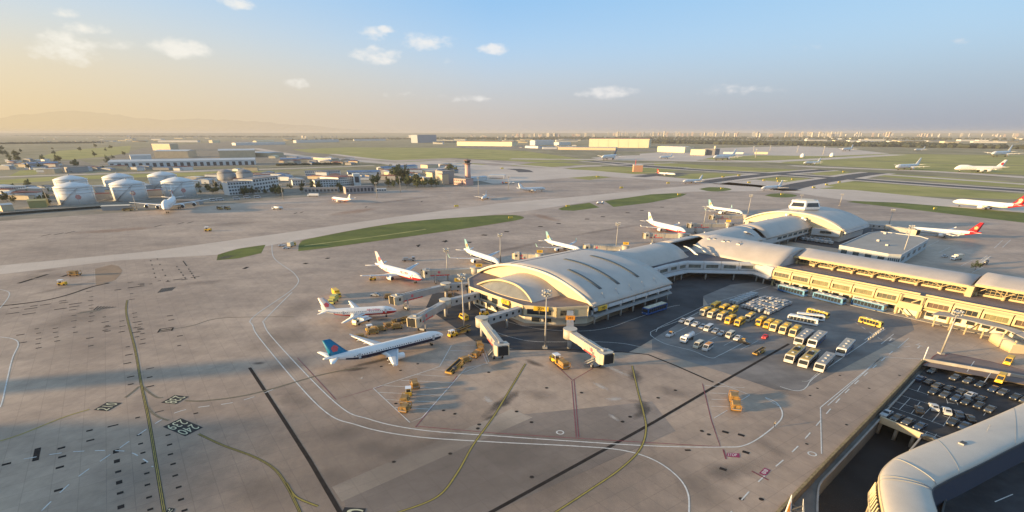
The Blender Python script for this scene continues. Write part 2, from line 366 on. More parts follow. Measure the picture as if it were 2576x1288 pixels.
# lawns: picture outlines surveyed on to the ground
GL = [(full,[(545,655),(548,641),(600,626),(668,616),(657,637),(600,650)],0),
 (full,[(750,632),(756,610),(790,598),(1000,561),(1200,544),(1290,541),(1318,547),(1290,556),(1150,578),(900,613)],1),
 (r3,[(1322,815),(1400,785),(1640,752),(1740,800),(1480,833),(1360,828)],0),
 (r3,[(1790,735),(2250,668),(2500,655),(2620,662),(2560,690),(2250,752),(1880,795)],0),
 (r4,[(310,425),(380,413),(480,415),(540,427),(480,440),(380,440)],1),
 (r4,[(770,470),(830,457),(940,458),(995,472),(940,483),(840,482)],1),
 (r4,[(1340,515),(1390,508),(1700,520),(2576,590),(2700,605),(2700,690),(2576,660),(1900,580),(1600,545)],0)]
GD = [(r3,[(930,440),(1160,418),(1500,460),(1860,495),(1640,522),(1300,490)],0),
 (r3,[(1290,415),(1560,395),(1780,388),(2300,398),(2560,422),(2440,440),(2020,472),(1700,440)],0),
 (r3,[(840,378),(1060,352),(1300,348),(1620,365),(1200,398)],0),
 (r3,[(460,395),(600,385),(900,415),(1050,425),(880,445),(620,430)],0),
 (r2,[(930,215),(1500,195),(2576,200),(3300,235),(4000,330),(3400,345),(2576,300),(1840,330),(1350,265),(1080,245)],0),
 (r2,[(1960,345),(2300,325),(2900,365),(2576,395),(2200,370)],0),
 (r4,[(0,240),(420,262),(1000,290),(950,306),(400,300),(0,266)],0),
 (r4,[(150,345),(260,318),(420,312),(700,332),(480,365),(300,372)],0),
 (r4,[(610,390),(780,350),(900,342),(1080,352),(950,400),(740,402)],0),
 (r4,[(1090,312),(1250,296),(1380,308),(1280,328),(1130,325)],0),
 (r4,[(1060,420),(1230,370),(1400,372),(2576,460),(2700,470),(2700,540),(2576,500),(1300,455)],0),
 (r4,[(1530,335),(1620,318),(2000,340),(2700,392),(2700,425),(2300,400)],0),
 (r4,[(0,188),(1000,175),(2700,190),(2700,330),(2000,305),(1300,265),(600,232),(0,205)],0),
 (r2,[(-700,470),(0,455),(900,425),(1750,385),(1850,375),(1500,400),(700,440),(0,480),(-700,500)],0),
 (r1,[(-400,620),(0,595),(560,560),(1100,545),(1900,520),(2576,490),(2576,505),(1900,545),(1100,580),(560,600),(0,640),(-400,670)],0),
 (r1,[(380,370),(600,300),(1000,270),(1320,250),(1300,320),(1050,360),(700,390)],0),
 (r1,[(80,560),(200,500),(420,490),(360,540)],0)]
for i, (f, px, s_) in enumerate(GL): patch("lawn", f, px, GRASS, .03 + .0004*i, bool(s_))
for i, (f, px, s_) in enumerate(GD): patch("airfield_grass", f, px, GRASSD, .014 + .0004*i, bool(s_))
def rib(name, f, px, w, m, z, sm=True):
    pts = Z(f, px); pts = smooth_path(pts, 10) if sm else pts
    return struct(MB().ribbon(pts, w, z), name, m)
# dark runway strips and crossing taxiways on the airfield
for i, (f, px, w, nm, m) in enumerate([
 (r4,[(-250,255),(0,272),(420,298),(830,320),(1300,350),(1900,392),(2800,452)],34,"runway",ASPHD),
 (r4,[(330,380),(560,350),(830,320),(1020,305),(1200,292)],30,"taxiway",ASPHD),
 (r4,[(900,425),(1080,385),(1300,350),(1430,328),(1560,312)],34,"taxiway",ASPHD),
 (r3,[(1620,330),(1900,355),(2250,385),(2576,405)],34,"taxiway",ASPHD),
 (r3,[(2120,490),(2350,470),(2576,455)],30,"taxiway",ASPHD),
 (r3,[(860,410),(960,425),(1000,445)],30,"taxiway",ASPHD),
 (r4,[(1100,215),(1700,235),(2800,270)],14,"taxiway",ASPHD),
 (r2,[(-900,440),(0,418),(700,400),(1150,385),(1500,372),(1840,365)],14,"perimeter_road",ASPH),
 (r4,[(-1000,215),(0,225),(600,235),(1050,222),(1700,185)],60,"taxiway",TAXI),
 (r2,[(560,205),(1000,280),(1500,320),(1900,355),(2600,400),(3000,440)],45,"taxiway",TAXI),
 (r3,[(500,330),(900,370),(1300,405),(1800,480)],26,"taxiway",TAXI),
 (r3,[(800,405),(1250,405),(1800,372),(2500,350)],24,"taxiway",TAXI),
 ]): rib(nm, f, px, w, m, .034 + .0015*i)
SH = TAXI
for i, (f, px, w) in enumerate([(r4,[(-250,255),(0,272),(420,298),(830,320),(1300,350),(1900,392),(2800,452)],64),(r4,[(330,380),(560,350),(830,320),(1020,305),(1200,292)],58),(r4,[(900,425),(1080,385),(1300,350),(1430,328),(1560,312)],62),
 (r3,[(1620,330),(1900,355),(2250,385),(2576,405)],62),(r4,[(950,262),(1300,278),(2000,306),(2700,352)],40),(r4,[(1500,318),(1900,345),(2700,400)],26),(r4,[(1000,415),(1350,365)],20),(r2,[(1340,262),(1900,325),(2576,330)],30),(r3,[(-300,345),(400,345),(900,360)],34),
 (r4,[(-200,212),(400,222),(900,240)],40),(r1,[(-300,575),(600,545),(1600,515),(2576,478)],26),(r2,[(-700,452),(0,436),(900,408),(1760,378)],22)]): rib("taxiway_shoulder", f, px, w, SH, .0305 + .0002*i)
patch("far_apron", r4, [(400,140),(1000,127),(1300,140),(1640,178),(1200,196),(700,190),(430,205),(-100,195),(-100,180)], TAXI, .029)
patch("far_apron", r3, [(1650,300),(1900,280),(2576,262),(2900,290),(2700,330),(2200,320),(1800,325)], TAXI, .0295)
DRYG = mat("dry mown strip", (.30,.29,.10), .95, var=.2, scale=.1)
SOIL = mat("worn soil margin", (.25,.19,.11), .95, var=.35, scale=.2)
for i, (f, px, w) in enumerate([(r2,[(1060,1185),(1500,1128),(1900,1075),(2280,1020)],2.5),(r3,[(1030,372),(1220,384)],9),(r3,[(1560,410),(2010,442)],8),(r3,[(550,302),(1050,338)],11),(r3,[(950,292),(1500,328)],10),(r4,[(600,330),(330,322)],6),(r2,[(1980,235),(2350,225)],12)]): rib("mown_strip", f, px, w, DRYG, .046 + .0003*i)
for i, px in enumerate([[(756,610),(790,598),(1000,561),(1200,544),(1290,541),(1318,547)],[(760,632),(900,613),(1150,578),(1290,556)],[(600,650),(657,637)],[(548,641),(600,626),(668,616)]]): rib("grass_margin", full, px, .9, SOIL, .0465 + .0003*i)
def line(name, f, px, w, m, z=.045, sm=True): return rib(name, f, px, w, m, z, sm)
# white service-road edge lines
line("road_line", full, [(684,615),(690,650),(742,690),(742,722),(640,795),(636,820),(660,860),(800,1020),(900,1070),(1040,1098),(1240,1112),(1440,1122),(1560,1132),(1640,1155),(1700,1195),(1730,1240),(1733,1300)], .35, WHITEL)
line("road_line", full, [(735,735),(670,800),(664,815),(690,855),(840,1010),(930,1055),(1060,1082),(1250,1097),(1440,1110),(1640,1122),(1810,1125),(1880,1118),(1945,1075),(1968,1045),(1955,1015),(1925,1000)], .35, WHITEL)
line("road_line", full, [(-20,846),(30,852),(46,866),(30,905),(8,1000),(0,1025)], .35, WHITEL)
line("road_line", full, [(0,728),(22,735),(20,750),(0,775)], .3, WHITEL)
line("road_line", r6, [(240,610),(225,660),(330,730),(480,800),(700,860),(900,885),(1180,892),(1400,860),(1600,790),(1900,690),(2000,670)], .2, WHITEL)
line("road_line", r6, [(420,905),(560,950),(780,985),(1250,985),(1500,1000),(1660,1030)], .2, WHITEL)
line("road_line", full, [(1650,835),(1655,825),(1775,768),(2000,700)], .2, WHITEL, sm=False)
line("road_line", r7, [(720,320),(560,400),(220,530),(180,570),(200,600),(330,670),(600,740),(780,810),(880,780),(1150,640)], .2, WHITEL)
line("road_line", r7, [(2540,520),(2300,680),(1850,990),(1750,1100),(1700,1135),(1620,1140),(1480,1100)], .25, WHITEL)
line("road_line", r7, [(1960,1290),(2500,805),(2576,800)], .25, WHITEL, sm=False)
line("road_line", q1, [(1060,135),(752,120),(288,500),(296,850)], .25, WHITEL, sm=False)
line("road_line", r7, [(1700,1045),(1770,1040),(1860,960)], .15, WHITEL)
# dashed lines
def dash(f, px, w, m, L, gap, z=.046, name="dashed_line"):
    pts = smooth_path(Z(f, px), 14); mb = MB(); acc_, on, cur = 0., True, [pts[0]]
    for a, b in zip(pts, pts[1:]):
        d = (b - a).length; done = 0.
        while True:
            lim = L if on else gap
            if acc_ + d - done < lim: acc_ += d - done; cur.append(b); break
            done += lim - acc_; p = a + (b-a)*(done/d); cur.append(p)
            if on and len(cur) > 1: mb.ribbon(cur, w, z)
            on = not on; cur = [p]; acc_ = 0.
    if on and len(cur) > 1: mb.ribbon(cur, w, z)
    return struct(mb, name, m)
dash(full, [(105,1285),(190,1205),(290,1135),(400,1060),(470,1030),(600,1010),(700,975)], .3, WHITEL, 3, 3)
dash(full, [(60,1155),(180,1137),(310,1135),(360,1155),(385,1175)], .3, WHITEL, 2.5, 2.5)
dash(full, [(1820,1310),(1910,1210),(2010,1120),(2130,985),(2250,880)], .3, WHITEL, 4, 5)
dash(full, [(2150,810),(2250,870),(2330,860)], .2, WHITEL, 3, 3)
for k in range(5): line("bay_line", r7, [(600+165*k, 470+42*k),(420+165*k, 560+42*k)], .15, WHITEL, sm=False)
for k in range(3): line("bay_line", h5, [(840-230*k,810-60*k),(670-250*k,960-60*k)], .2, WHITEL, sm=False)
for k in range(5): line("bay_line", r8, [(1960+80*k,300+48*k),(1880+80*k,340+48*k)], .25, WHITEL, sm=False)
for (x, y) in ((2420,300),(2480,295)): line("bay_line", r8, [(x,y),(x-60,y+55)], .3, WHITEL, sm=False)
# yellow stand centre lines with dark edges, and worn taxi lines
for px, w in (([(320,755),(318,790),(340,880),(356,970),(375,1060),(395,1180),(415,1300)],.8), ([(500,1092),(560,1120),(640,1150),(690,1180),(720,1220),(742,1262),(760,1300)],.7),
              ([(720,1215),(745,1250),(800,1274)],.65), ([(1322,915),(1280,985),(1240,1050),(1190,1120),(1150,1190),(1100,1250),(1000,1290)],.65),
              ([(1590,920),(1605,985),(1618,1035),(1625,1080),(1610,1130),(1560,1180),(1480,1235),(1380,1300)],.65)):
    line("taxi_line_edge", full, px, w, BLKL, .047); line("taxi_line", full, px, w*.62, YELL, .050)
    if w > .68: line("taxi_line_centre", full, px, w*.18, BLKL, .053)
for px in ([(356,970),(372,985),(395,1000),(410,1000)], [(368,1022),(385,1040),(405,1052),(425,1058)], [(350,972),(335,985),(315,1000)]):
    line("taxi_line", full, px, .7, WORN, .047)
line("taxi_line", full, [(465,1008),(520,1008),(640,990),(800,945),(900,925)], .8, WORN, .047)
line("taxi_line", full, [(0,1110),(60,1090),(160,1050),(225,1030)], .5, YELL, .047)
line("taxi_line", full, [(400,833),(480,820),(560,800),(740,797)], .5, WORN, .047)
# long dark expansion drains
for px, w in (([(628,925),(700,1035),(780,1160),(862,1300)],1.0), ([(1215,1300),(1640,1065),(1810,965),(1985,865)],.95), ([(1280,880),(1440,880),(1560,885),(1630,892),(1700,920),(1795,962)],.7)):
    line("drain_strip", full, px, w, DARKS, .041, sm=False)
line("drain_strip", full, [(0,770),(100,758),(170,742),(230,722),(275,712)], 1.4, DARKS, .04)
# red stand boundary lines
for px in ([(748,900),(845,1005),(960,972)], [(1438,958),(1450,1100)], [(1444,956),(1456,1100)], [(1440,957),(1384,905)], [(1440,957),(1490,928),(1470,905)], [(1045,1072),(1250,1090),(1440,1102),(1640,1114),(1812,1124),(1790,1060),(1767,965)], [(1045,1075),(1140,960),(1150,945)]):
    line("stand_boundary_line", full, px, .24, REDL, .044, sm=False)
# white equipment area with hatching
EQ = q3
line("equipment_line", EQ, [(1100,355),(1375,612),(1470,575),(1800,200),(1960,170),(1900,30),(1690,30),(1600,190),(1540,212),(1100,355)], .25, WHITEL, sm=False)
for (a, b) in (((1250,500),(1530,512)),((1190,440),(1580,460)),((1130,385),(1620,408)),((1180,335),(1660,360)),((1310,295),(1700,312)),((1430,252),(1680,268)),((1550,215),(1720,222)),((1640,140),(1800,150)),((1660,180),(1780,184)),((1680,70),(1850,75))):
    line("equipment_line", EQ, [a, b], .2, WHITEL, sm=False)
for (a, b) in (((1830,335),(2130,350)),((1860,390),(2000,395)),((1880,438),(2000,442)),((1880,490),(2010,495)),((1900,580),(2000,520)),((1930,310),(2170,405)),((2170,405),(2080,460)),((2290,430),(2390,490))):
    line("equipment_line", q4, [a, b], .2, WHITEL, sm=False)
line("equipment_line", q4, [(0,240),(200,155),(150,10)], .2, WHITEL, sm=False)
# manhole covers, tar patches
mb = MB(); rnd = random.Random(3)
def blot(x, y, wx, wy, z=.043):
    c = G(x, y); n = 10; mb.sheet([(c.x + wx*math.cos(2*math.pi*i/n), c.y + wy*math.sin(2*math.pi*i/n)) for i in range(n)], z)
for p in ((900,388),(523,611),(118,658),(128,628),(410,530),(637,352),(1608,370),(1808,677),(1860,703),(2105,1190),(2257,1192),(525,1025),(1210,607),(1478,427),(1267,570),(200,234)):
    blot(*q4(*p), .55, .55)
for p in ((1160,190),(1230,165),(1435,170),(1270,470),(1630,522),(1715,548),(1255,910),(1680,848),(1305,220)): blot(*q3(*p), .5, .5)
for p in ((265,355),(210,410),(435,258),(885,258),(655,355),(185,775),(485,630)): blot(*q1(*p), .4, .4)
struct(mb, "manhole_covers", DARKS)
mb = MB()
def rpatch(f, x, y, lx, ly, ang=JR):
    c = G(*f(x, y)); ca, sa = math.cos(-ang), math.sin(-ang); lx *= .85; ly *= .7
    mb.sheet([(c.x + ca*i*lx/2 - sa*j*ly/2, c.y + sa*i*lx/2 + ca*j*ly/2) for i, j in ((-1,-1),(1,-1),(1,1),(-1,1))], .042 + rnd.random()*.0015)
for (x, y) in ((712,800),(720,890),(728,935),(740,982),(745,1035),(760,1088),(763,1148),(772,1212),(778,1275)): rpatch(q2, x, y, .9, 1.5)
for (x, y) in ((870,890),(878,940),(882,990),(896,1040),(907,1100),(925,1160),(937,1224),(955,1280)): rpatch(q2, x, y, .9, 1.6)
for (x, y) in ((600,975),(605,1025),(612,1080),(617,1135),(622,1190),(626,1262)): rpatch(q2, x, y, 1.1 + rnd.random()*1.2, 1.7)
for (x, y) in ((318,957),(322,1002),(310,1057),(303,1175)): rpatch(q2, x, y, 1.1, 2.2)
rpatch(q2, 190, 990, 8, 1.8); rpatch(q2, 585, 842, .8, 3.4); rpatch(q2, 34, 1040, 1.1, 2.4); rpatch(q2, 825, 768, .5, 3.0); rpatch(q2, 776, 545, .6, 3.2); rpatch(q2, 1013, 778, .8, 1.6)
for (xx, y0, y1, n) in ((700,255,380,6),(660,435,520,3),(545,278,350,4),(465,150,300,8),(380,210,360,6),(290,340,400,4),(195,340,440,5),(110,375,412,2),(468,386,430,2),(780,590,635,2),(672,585,630,2),(675,100,190,4),(720,300,360,4),(735,340,420,4),(465,870,915,2),(630,300,355,3),(555,330,350,2),(880,275,292,2),(930,380,425,2)):
    for k in range(n): rpatch(q2, xx + rnd.uniform(-6, 6) + k*1.5, y0 + (y1-y0)*k/max(1, n-1) + rnd.uniform(-4, 4), .9, rnd.uniform(1.6, 3.6))
for (xx, yy) in ((80,215),(75,232),(65,260),(160,235),(150,262),(235,215),(175,222),(385,225),(325,195),(390,210),(330,205),(313,237)): rpatch(q2, xx, yy, 1.1, rnd.uniform(3.5, 7))
for (xx, yy, l) in ((705,123,10),(610,138,4),(730,108,4),(735,113,3),(920,85,6),(1010,72,6),(955,85,4),(870,95,3),(825,92,2),(780,108,2)): rpatch(q2, xx, yy, 1.3, l)
for (x0, y0, x1, y1) in ((1325,385,1415,570),(1270,400,1310,540),(1545,405,1570,440),(1490,450,1560,545),(1590,470,1640,545)):
    for k in range(5): rpatch(q7, x0 + (x1-x0)*k/4, y0 + (y1-y0)*k/4, 3.5, .9)
for (x, y) in ((205,1142),(1315,1188),(1985,1085)): pass
for (x, y) in ((1985,685),(2105,708),(2140,838),(1968,965)): rpatch(q4, x, y, 1.9, 1.5, .6)
rpatch(q4, 1702, 822, 1.7, 1.0, 0.)
for k in range(26):     # far drain grilles in rows on the apron
    pass
for (x, y) in ((425,1150),(585,1078),(805,1043),(1145,992),(1328,962),(1615,917),(1772,893),(2022,853),(2165,830),(2370,797),(185,1140)): rpatch(r3, x, y, 4.5, 5.5, .3)
for (x, y) in ((250,265),(60,310),(1030,155),(1265,120),(1590,65),(1800,35)): rpatch(r5, x, y, 3., 4., .3)
for (x, y) in ((465,1150),(590,1138),(705,1122),(1590,1058),(1820,1030),(1915,1022)): rpatch(r1, x, y, 1.5, 14, 0)
for (x, y) in ((970,858),(1030,850),(1680,795),(2240,740),(2210,1185),(2480,1140)): rpatch(r2, x, y, 1.6, 12, 0)
for (x, y, l) in ((350,530,12),(560,522,9),(640,512,5),(2070,460,7),(220,570,14)): rpatch(q7, x, y, 2.5, l, 0)
struct(mb, "tar_repair_patches", DARKS)
# soft oil, tyre and dark stains, and painted foreground shading: each a thin sheet whose own pattern fades out at its edge
def mark_mat(name, col, amt, sc):
    m = bpy.data.materials.new(name); m.use_nodes = True; nt = m.node_tree; b = nt.nodes["Principled BSDF"]; b.inputs["Base Color"].default_value = (*col, 1); b.inputs["Roughness"].default_value = .8
    t = nt.nodes.new("ShaderNodeTexCoord"); mp = nt.nodes.new("ShaderNodeMapping"); mp.inputs["Location"].default_value = (-1,-1,0); mp.inputs["Scale"].default_value = (2,2,0); nt.links.new(t.outputs["Generated"], mp.inputs[0])
    ln = nt.nodes.new("ShaderNodeVectorMath"); ln.operation = 'LENGTH'; nt.links.new(mp.outputs[0], ln.inputs[0])
    n = nt.nodes.new("ShaderNodeTexNoise"); n.inputs["Scale"].default_value = sc; n.inputs["Detail"].default_value = 6; n.inputs["Roughness"].default_value = .65; nt.links.new(t.outputs["Object"], n.inputs["Vector"])
    def mm(op, a, c):
        x = nt.nodes.new("ShaderNodeMath"); x.operation = op; x.use_clamp = op == 'MULTIPLY'
        for i, v in enumerate((a, c)):
            if isinstance(v, (int, float)): x.inputs[i].default_value = v
            else: nt.links.new(v, x.inputs[i])
        return x.outputs[0]
    v = mm('SUBTRACT', 1.0, ln.outputs["Value"]); v = mm('ADD', v, mm('MULTIPLY', mm('SUBTRACT', n.outputs["Fac"], .5), 1.0) if False else mm('SUBTRACT', n.outputs["Fac"], .5))
    r = nt.nodes.new("ShaderNodeMapRange"); r.interpolation_type = 'SMOOTHSTEP'; r.inputs["From Min"].default_value = .0; r.inputs["From Max"].default_value = .95; r.inputs["To Max"].default_value = amt
    nt.links.new(v, r.inputs["Value"]); edge = mm('MULTIPLY', mm('SUBTRACT', 1.0, ln.outputs["Value"]), 6.0); nt.links.new(mm('MULTIPLY', r.outputs[0], edge), b.inputs["Alpha"]); return m
ST_D = mark_mat("oily stain", (.085,.072,.062), .62, .25); ST_M = mark_mat("soft dark concrete", (.19,.155,.13), .27, .06); ST_W = mark_mat("pale scuffed concrete", (.62,.58,.53), .55, .3); ST_R = mark_mat("rusty stain", (.36,.21,.13), .4, .08)  # the second one only darkens the concrete in soft blotches
_k = [0]
FG_SHADE = mark_mat("foreground shading", (.20,.165,.14), .27, .035)  # shading of the near apron, put into the sheet's colour
def mark(f, p, q, w, m, nm="mark"):
    a, b = G(*f(*p)), G(*f(*q)); d = b - a; L = max(d.length, .5); _k[0] += 1
    me = MB().sheet([(-L/2,-w/2),(L/2,-w/2),(L/2,w/2),(-L/2,w/2)], 0); o = me.build(nm, m); o.location = ((a.x+b.x)/2, (a.y+b.y)/2, .037 + .0001*_k[0]); o.rotation_euler = (0,0,math.atan2(d.y, d.x)); o["kind"] = "structure"
mark(full, (-100,1240), (2300,1240), 95, FG_SHADE); mark(full, (300,1130), (1900,1130), 60, FG_SHADE)  # two broad sheets paint the foreground's shading on to the apron
for p, q, w, m in (((120,610),(470,330),5,ST_D),((280,440),(320,500),7,ST_D),((200,560),(240,580),7,ST_D),((1270,200),(1340,330),6,ST_D),((1340,440),(1390,560),6,ST_D),((1290,600),(1420,480),4,ST_D),((1180,440),(1480,470),3,ST_M),((1030,160),(1300,280),3,ST_W),((960,300),(1130,380),3,ST_W),((1060,440),(1230,430),3.5,ST_W),((1090,540),(1200,610),2,ST_W),((150,410),(250,480),3,ST_W),((450,130),(640,200),4,ST_D),((950,180),(1130,210),4,ST_D),((100,700),(700,900),22,ST_M),((1400,340),(1800,420),9,ST_M),((560,880),(900,1200),20,ST_M),((1500,1000),(2100,1230),16,ST_M),((1800,900),(2150,1100),9,ST_M),((400,380),(760,420),10,ST_M)): mark(q4, p, q, w, m)
for p, q, w, m in (((840,220),(1330,100),3.5,ST_D),((840,235),(1100,190),3,ST_D),((1000,275),(1030,275),3,ST_W),((650,750),(1100,620),10,ST_M),((900,820),(1250,780),9,ST_M),((170,170),(300,160),3,ST_D),((1190,760),(1320,930),10,ST_M),((60,1000),(500,1250),14,ST_M),((600,1000),(1000,1050),9,ST_M),((1100,900),(1900,640),8,ST_M),((350,330),(700,560),10,ST_M)): mark(q3, p, q, w, m)
for p, q, w, m in (((640,905),(770,800),26,ST_M),((640,960),(800,880),16,ST_M),((700,830),(780,740),20,ST_M),((0,700),(250,690),22,ST_M),((60,850),(300,760),26,ST_M),((430,720),(600,700),14,ST_M),((60,690),(170,672),12,ST_M),((20,755),(270,700),8,ST_M),((900,760),(1090,720),9,ST_M),((860,790),(1010,810),8,ST_D),((930,700),(1090,705),9,ST_M),((840,840),(1040,800),7,ST_M),((480,570),(700,555),30,ST_M),((880,520),(1120,490),24,ST_M),((820,545),(960,520),30,ST_R),((150,590),(420,570),26,ST_R),((1330,535),(1420,560),18,ST_R),((1180,650),(1400,600),10,ST_M),((1400,600),(1640,560),10,ST_M),((590,640),(545,655),10,ST_D),((1900,960),(2060,1010),7,ST_M),((1880,1080),(2010,1180),7,ST_M),((1700,1220),(1990,1140),8,ST_M)): mark(full, p, q, w, m)

patch("earth_patch", q7, [(800,468),(940,432),(1000,445),(1032,480),(1020,510),(975,560),(830,612),(808,600)], mat("bare earth", (.27,.19,.13), .9, var=.2, scale=.1), .036)
# painted stand numbers: black panels with pale digits
PALEY = mat("pale yellow marking", (.55,.53,.36), .7, var=.15, scale=.8)
def panel(name, quad, texts, m=BLKL, tm=PALEY, f=full, border=None):
    q = Z(f, quad); o = MB().sheet(q, .055); st = struct(o, name, m)
    e1, e2 = q[1]-q[0], q[3]-q[0]       # reading direction, and from the top of the digits down
    for txt, (a0, b0, a1, b1) in texts:
        p = q[0] + e1*a0 + e2*b0
        ux, uy = e1*(a1-a0), -e2*(b1-b0)
        cu = bpy.data.curves.new("digits", 'FONT'); cu.body = txt; t = bpy.data.objects.new("tmp", cu); COL.objects.link(t)
        me = bpy.data.meshes.new_from_object(t.evaluated_get(bpy.context.evaluated_depsgraph_get())); bpy.data.objects.remove(t)
        xs = [v.co.x for v in me.vertices]; ys = [v.co.y for v in me.vertices]
        for v in me.vertices:
            s_, t_ = (v.co.x-min(xs))/(max(xs)-min(xs)), (v.co.y-max(ys))/(max(ys)-min(ys))
            w = p + ux*s_ + uy*t_; v.co = (w.x, w.y, .060)
        me.materials.clear(); me.materials.append(tm); me.update()
        if len(me.polygons) and me.polygons[0].normal.z < 0: me.flip_normals()
        o2 = bpy.data.objects.new(name + "_digits", me); COL.objects.link(o2); o2["kind"] = "structure"
_p = fr(240, 1080, 7.156)
# corners: start of text at the digit tops, end of text at the tops, end at the feet, start at the feet
panel("stand_number_marking", [(2370,875),(2010,1055),(1560,865),(1920,690)], [("240",(.08,.06,.95,.44)),("239",(.08,.56,.95,.94))], f=_p)
panel("stand_number_marking", [(2080,255),(1820,410),(1520,380),(1800,225)], [("238",(.06,.1,.95,.9))], f=_p)
panel("stand_number_marking", [(165,525),(440,365),(740,380),(450,550)], [("210",(.06,.12,.95,.88))], f=_p)
panel("stand_number_marking", [(1005,1300),(880,1296),(862,1318),(995,1325)], [("2",(.05,.1,.95,.9))])
_p2 = fr(860,1380,11.7)
panel("stand_number_marking", [(1980,590),(1270,550),(1130,900),(1850,980)], [("2",(.06,.1,.9,.9))], f=_p2)
panel("stand_number_marking", [(425,1277),(440,1280),(430,1300),(410,1300)], [("26",(.1,.1,.9,.9))])
_s = fr(1980, 1200, 5.365)
MAG = mat("magenta marking", (.27,.025,.085), .7, var=.2)
panel("apron_marking", [(345,395),(535,405),(540,470),(340,450)], [("STOP",(.08,.15,.8,.85))], MAG, WHITEL, _s)
panel("apron_marking", [(1005,660),(925,745),(825,705),(915,620)], [("88",(.15,.2,.85,.85))], MAG, WHITEL, _s)
line("apron_marking_bar", _s, [(290,345),(332,492)], .4, REDL, .047, sm=False); line("apron_marking_bar", _s, [(722,672),(975,808)], .4, REDL, .047, sm=False)
for c in (G(2043,1142), G(1409,1088)):
    m_ = MB(); m_.ribbon([(c.x+.9*math.cos(t*math.pi/8), c.y+.9*math.sin(t*math.pi/8)) for t in range(17)], .35, .047); struct(m_, "painted_circle", WHITEL)
for (x, y) in ((575,820),(1000,930)):
    a = G(*h5(x-40,y-20)); b = G(*h5(x+55,y+8)); c = G(*h5(x-30,y+35)); o = G(*h5(x+5,y))
    m_ = MB(); m_.ribbon([a,b], .35, .047); m_.ribbon([o,c], .35, .049); struct(m_, "painted_arrow", WHITEL)
# faded hatch markings far left
for (f, pts) in ((q7,[(640,830),(780,810),(800,800)]),):
    for k in range(9): line("hatch_marking", q7, [(650+22*k,848-3*k),(690+22*k,830-3*k)], .4, WORN, .047, sm=False)
    for k in range(7): line("hatch_marking", q7, [(790+25*k,815-3*k),(830+25*k,782+k)], .5, DARKS, .047, sm=False)
    for k in range(7): line("hatch_marking", q7, [(1330+18*k,670-3*k),(1370+18*k,632-2*k)], .5, DARKS, .047, sm=False)
    for k in range(3): line("hatch_marking", q7, [(1345,1000-12*k),(1455,985-12*k)], .6, DARKS, .047, sm=False)
    line("hatch_marking", q7, [(1330,1005),(1350,975)], .6, DARKS, .048, sm=False); line("hatch_marking", q7, [(1445,990),(1460,962)], .6, DARKS, .048, sm=False)
# ---------------------------------------------------------------- terminal: pier with two vaulted halls and a long wing
O = Vector((8.7, 228.7, 0)); UX = Vector((.757, .653, 0)).normalized(); NX = Vector((UX.y, -UX.x, 0))
def U(a, b, z=0.): return O + UX*a + NX*b + Vector((0, 0, z))
URZ = math.atan2(UX.y, UX.x)
TERM = thing("terminal_building", "large cream airport terminal with vaulted roofs, a long pier and a two storey wing", "terminal", (O.x, O.y, 0))
TL = TERM.location.copy()
WINGW = mat('golden cream panel', (.50,.395,.215), .55, var=.1, scale=.2)
ROOFM2 = mat('grey metal roof', (.40,.365,.34), .5, var=.1, scale=.12)
LEDG = mat('dull grey ledge', (.27,.265,.26), .7, var=.12, scale=.3)
BROWN = mat("brown flat roof", (.20,.155,.145), .9, var=.2, scale=.15)
SHADE = mat("grey cladding", (.46,.46,.46), .55, var=.08, scale=.2)
LOUV = mat("dark louvre", (.075,.085,.09), .6)
WARMW = mat("cream wall panel", (.60,.49,.31), .5, var=.08, scale=.2)
def tb(mb, name, m, parent=None):
    if parent is None: return mb.build(name, m, TERM, TL)
    return mb.build(name, m, parent, TL)
def arc(w, z0, rise, b): return z0 + rise*(1 - abs(b/w)**2.3)
def vault(fn, a0, a1, w, z0, rise, b0=None, b1=None, n=28, th=.6, k=1, taper=None):
    """curved roof shell: fn(a,b,z) -> world; closed slab"""
    b0 = -w if b0 is None else b0; b1 = w if b1 is None else b1
    mb = MB(); rings = []
    for i in range(k + 1):
        a = a0 + (a1-a0)*i/k; ring = []
        for j in range(n + 1):
            b = b0 + (b1-b0)*j/n; ring.append(fn(a, b, arc(w, z0, rise, b)))
        for j in range(n, -1, -1):
            b = b0 + (b1-b0)*j/n; ring.append(fn(a, b, arc(w, z0, rise, b) - th))
        rings.append(ring)
    mb.smooth = True; mb.loft(rings); mb.smooth = False
    return mb
def gable(fn, a, w, z0, zb, rise, b0, b1, n=28, th=.4, drop=.5):
    mb = MB(); f = []; r = []
    for j in range(n+1):
        b = b0 + (b1-b0)*j/n
        f.append((b, arc(w, z0, rise, b) - drop))
    rg = [[fn(a + s, b, z) for b, z in [(b0, zb)] + f + [(b1, zb)]] for s in (-th/2, th/2)]
    n_ = len(rg[0]); mb.add(rg[0] + rg[1], [tuple(range(n_)), tuple(reversed(range(n_, 2*n_)))] + [(i, n_+i, n_+(i+1) % n_, (i+1) % n_) for i in range(n_)])
    return mb
def wallq(mb, p, q, z0, z1, th=.4):
    d = (q-p); d.z = 0; L = d.length; d.normalize(); c = (p+q)/2
    mb.box((c.x, c.y, (z0+z1)/2), (L, th, z1-z0), math.atan2(d.y, d.x)); return mb
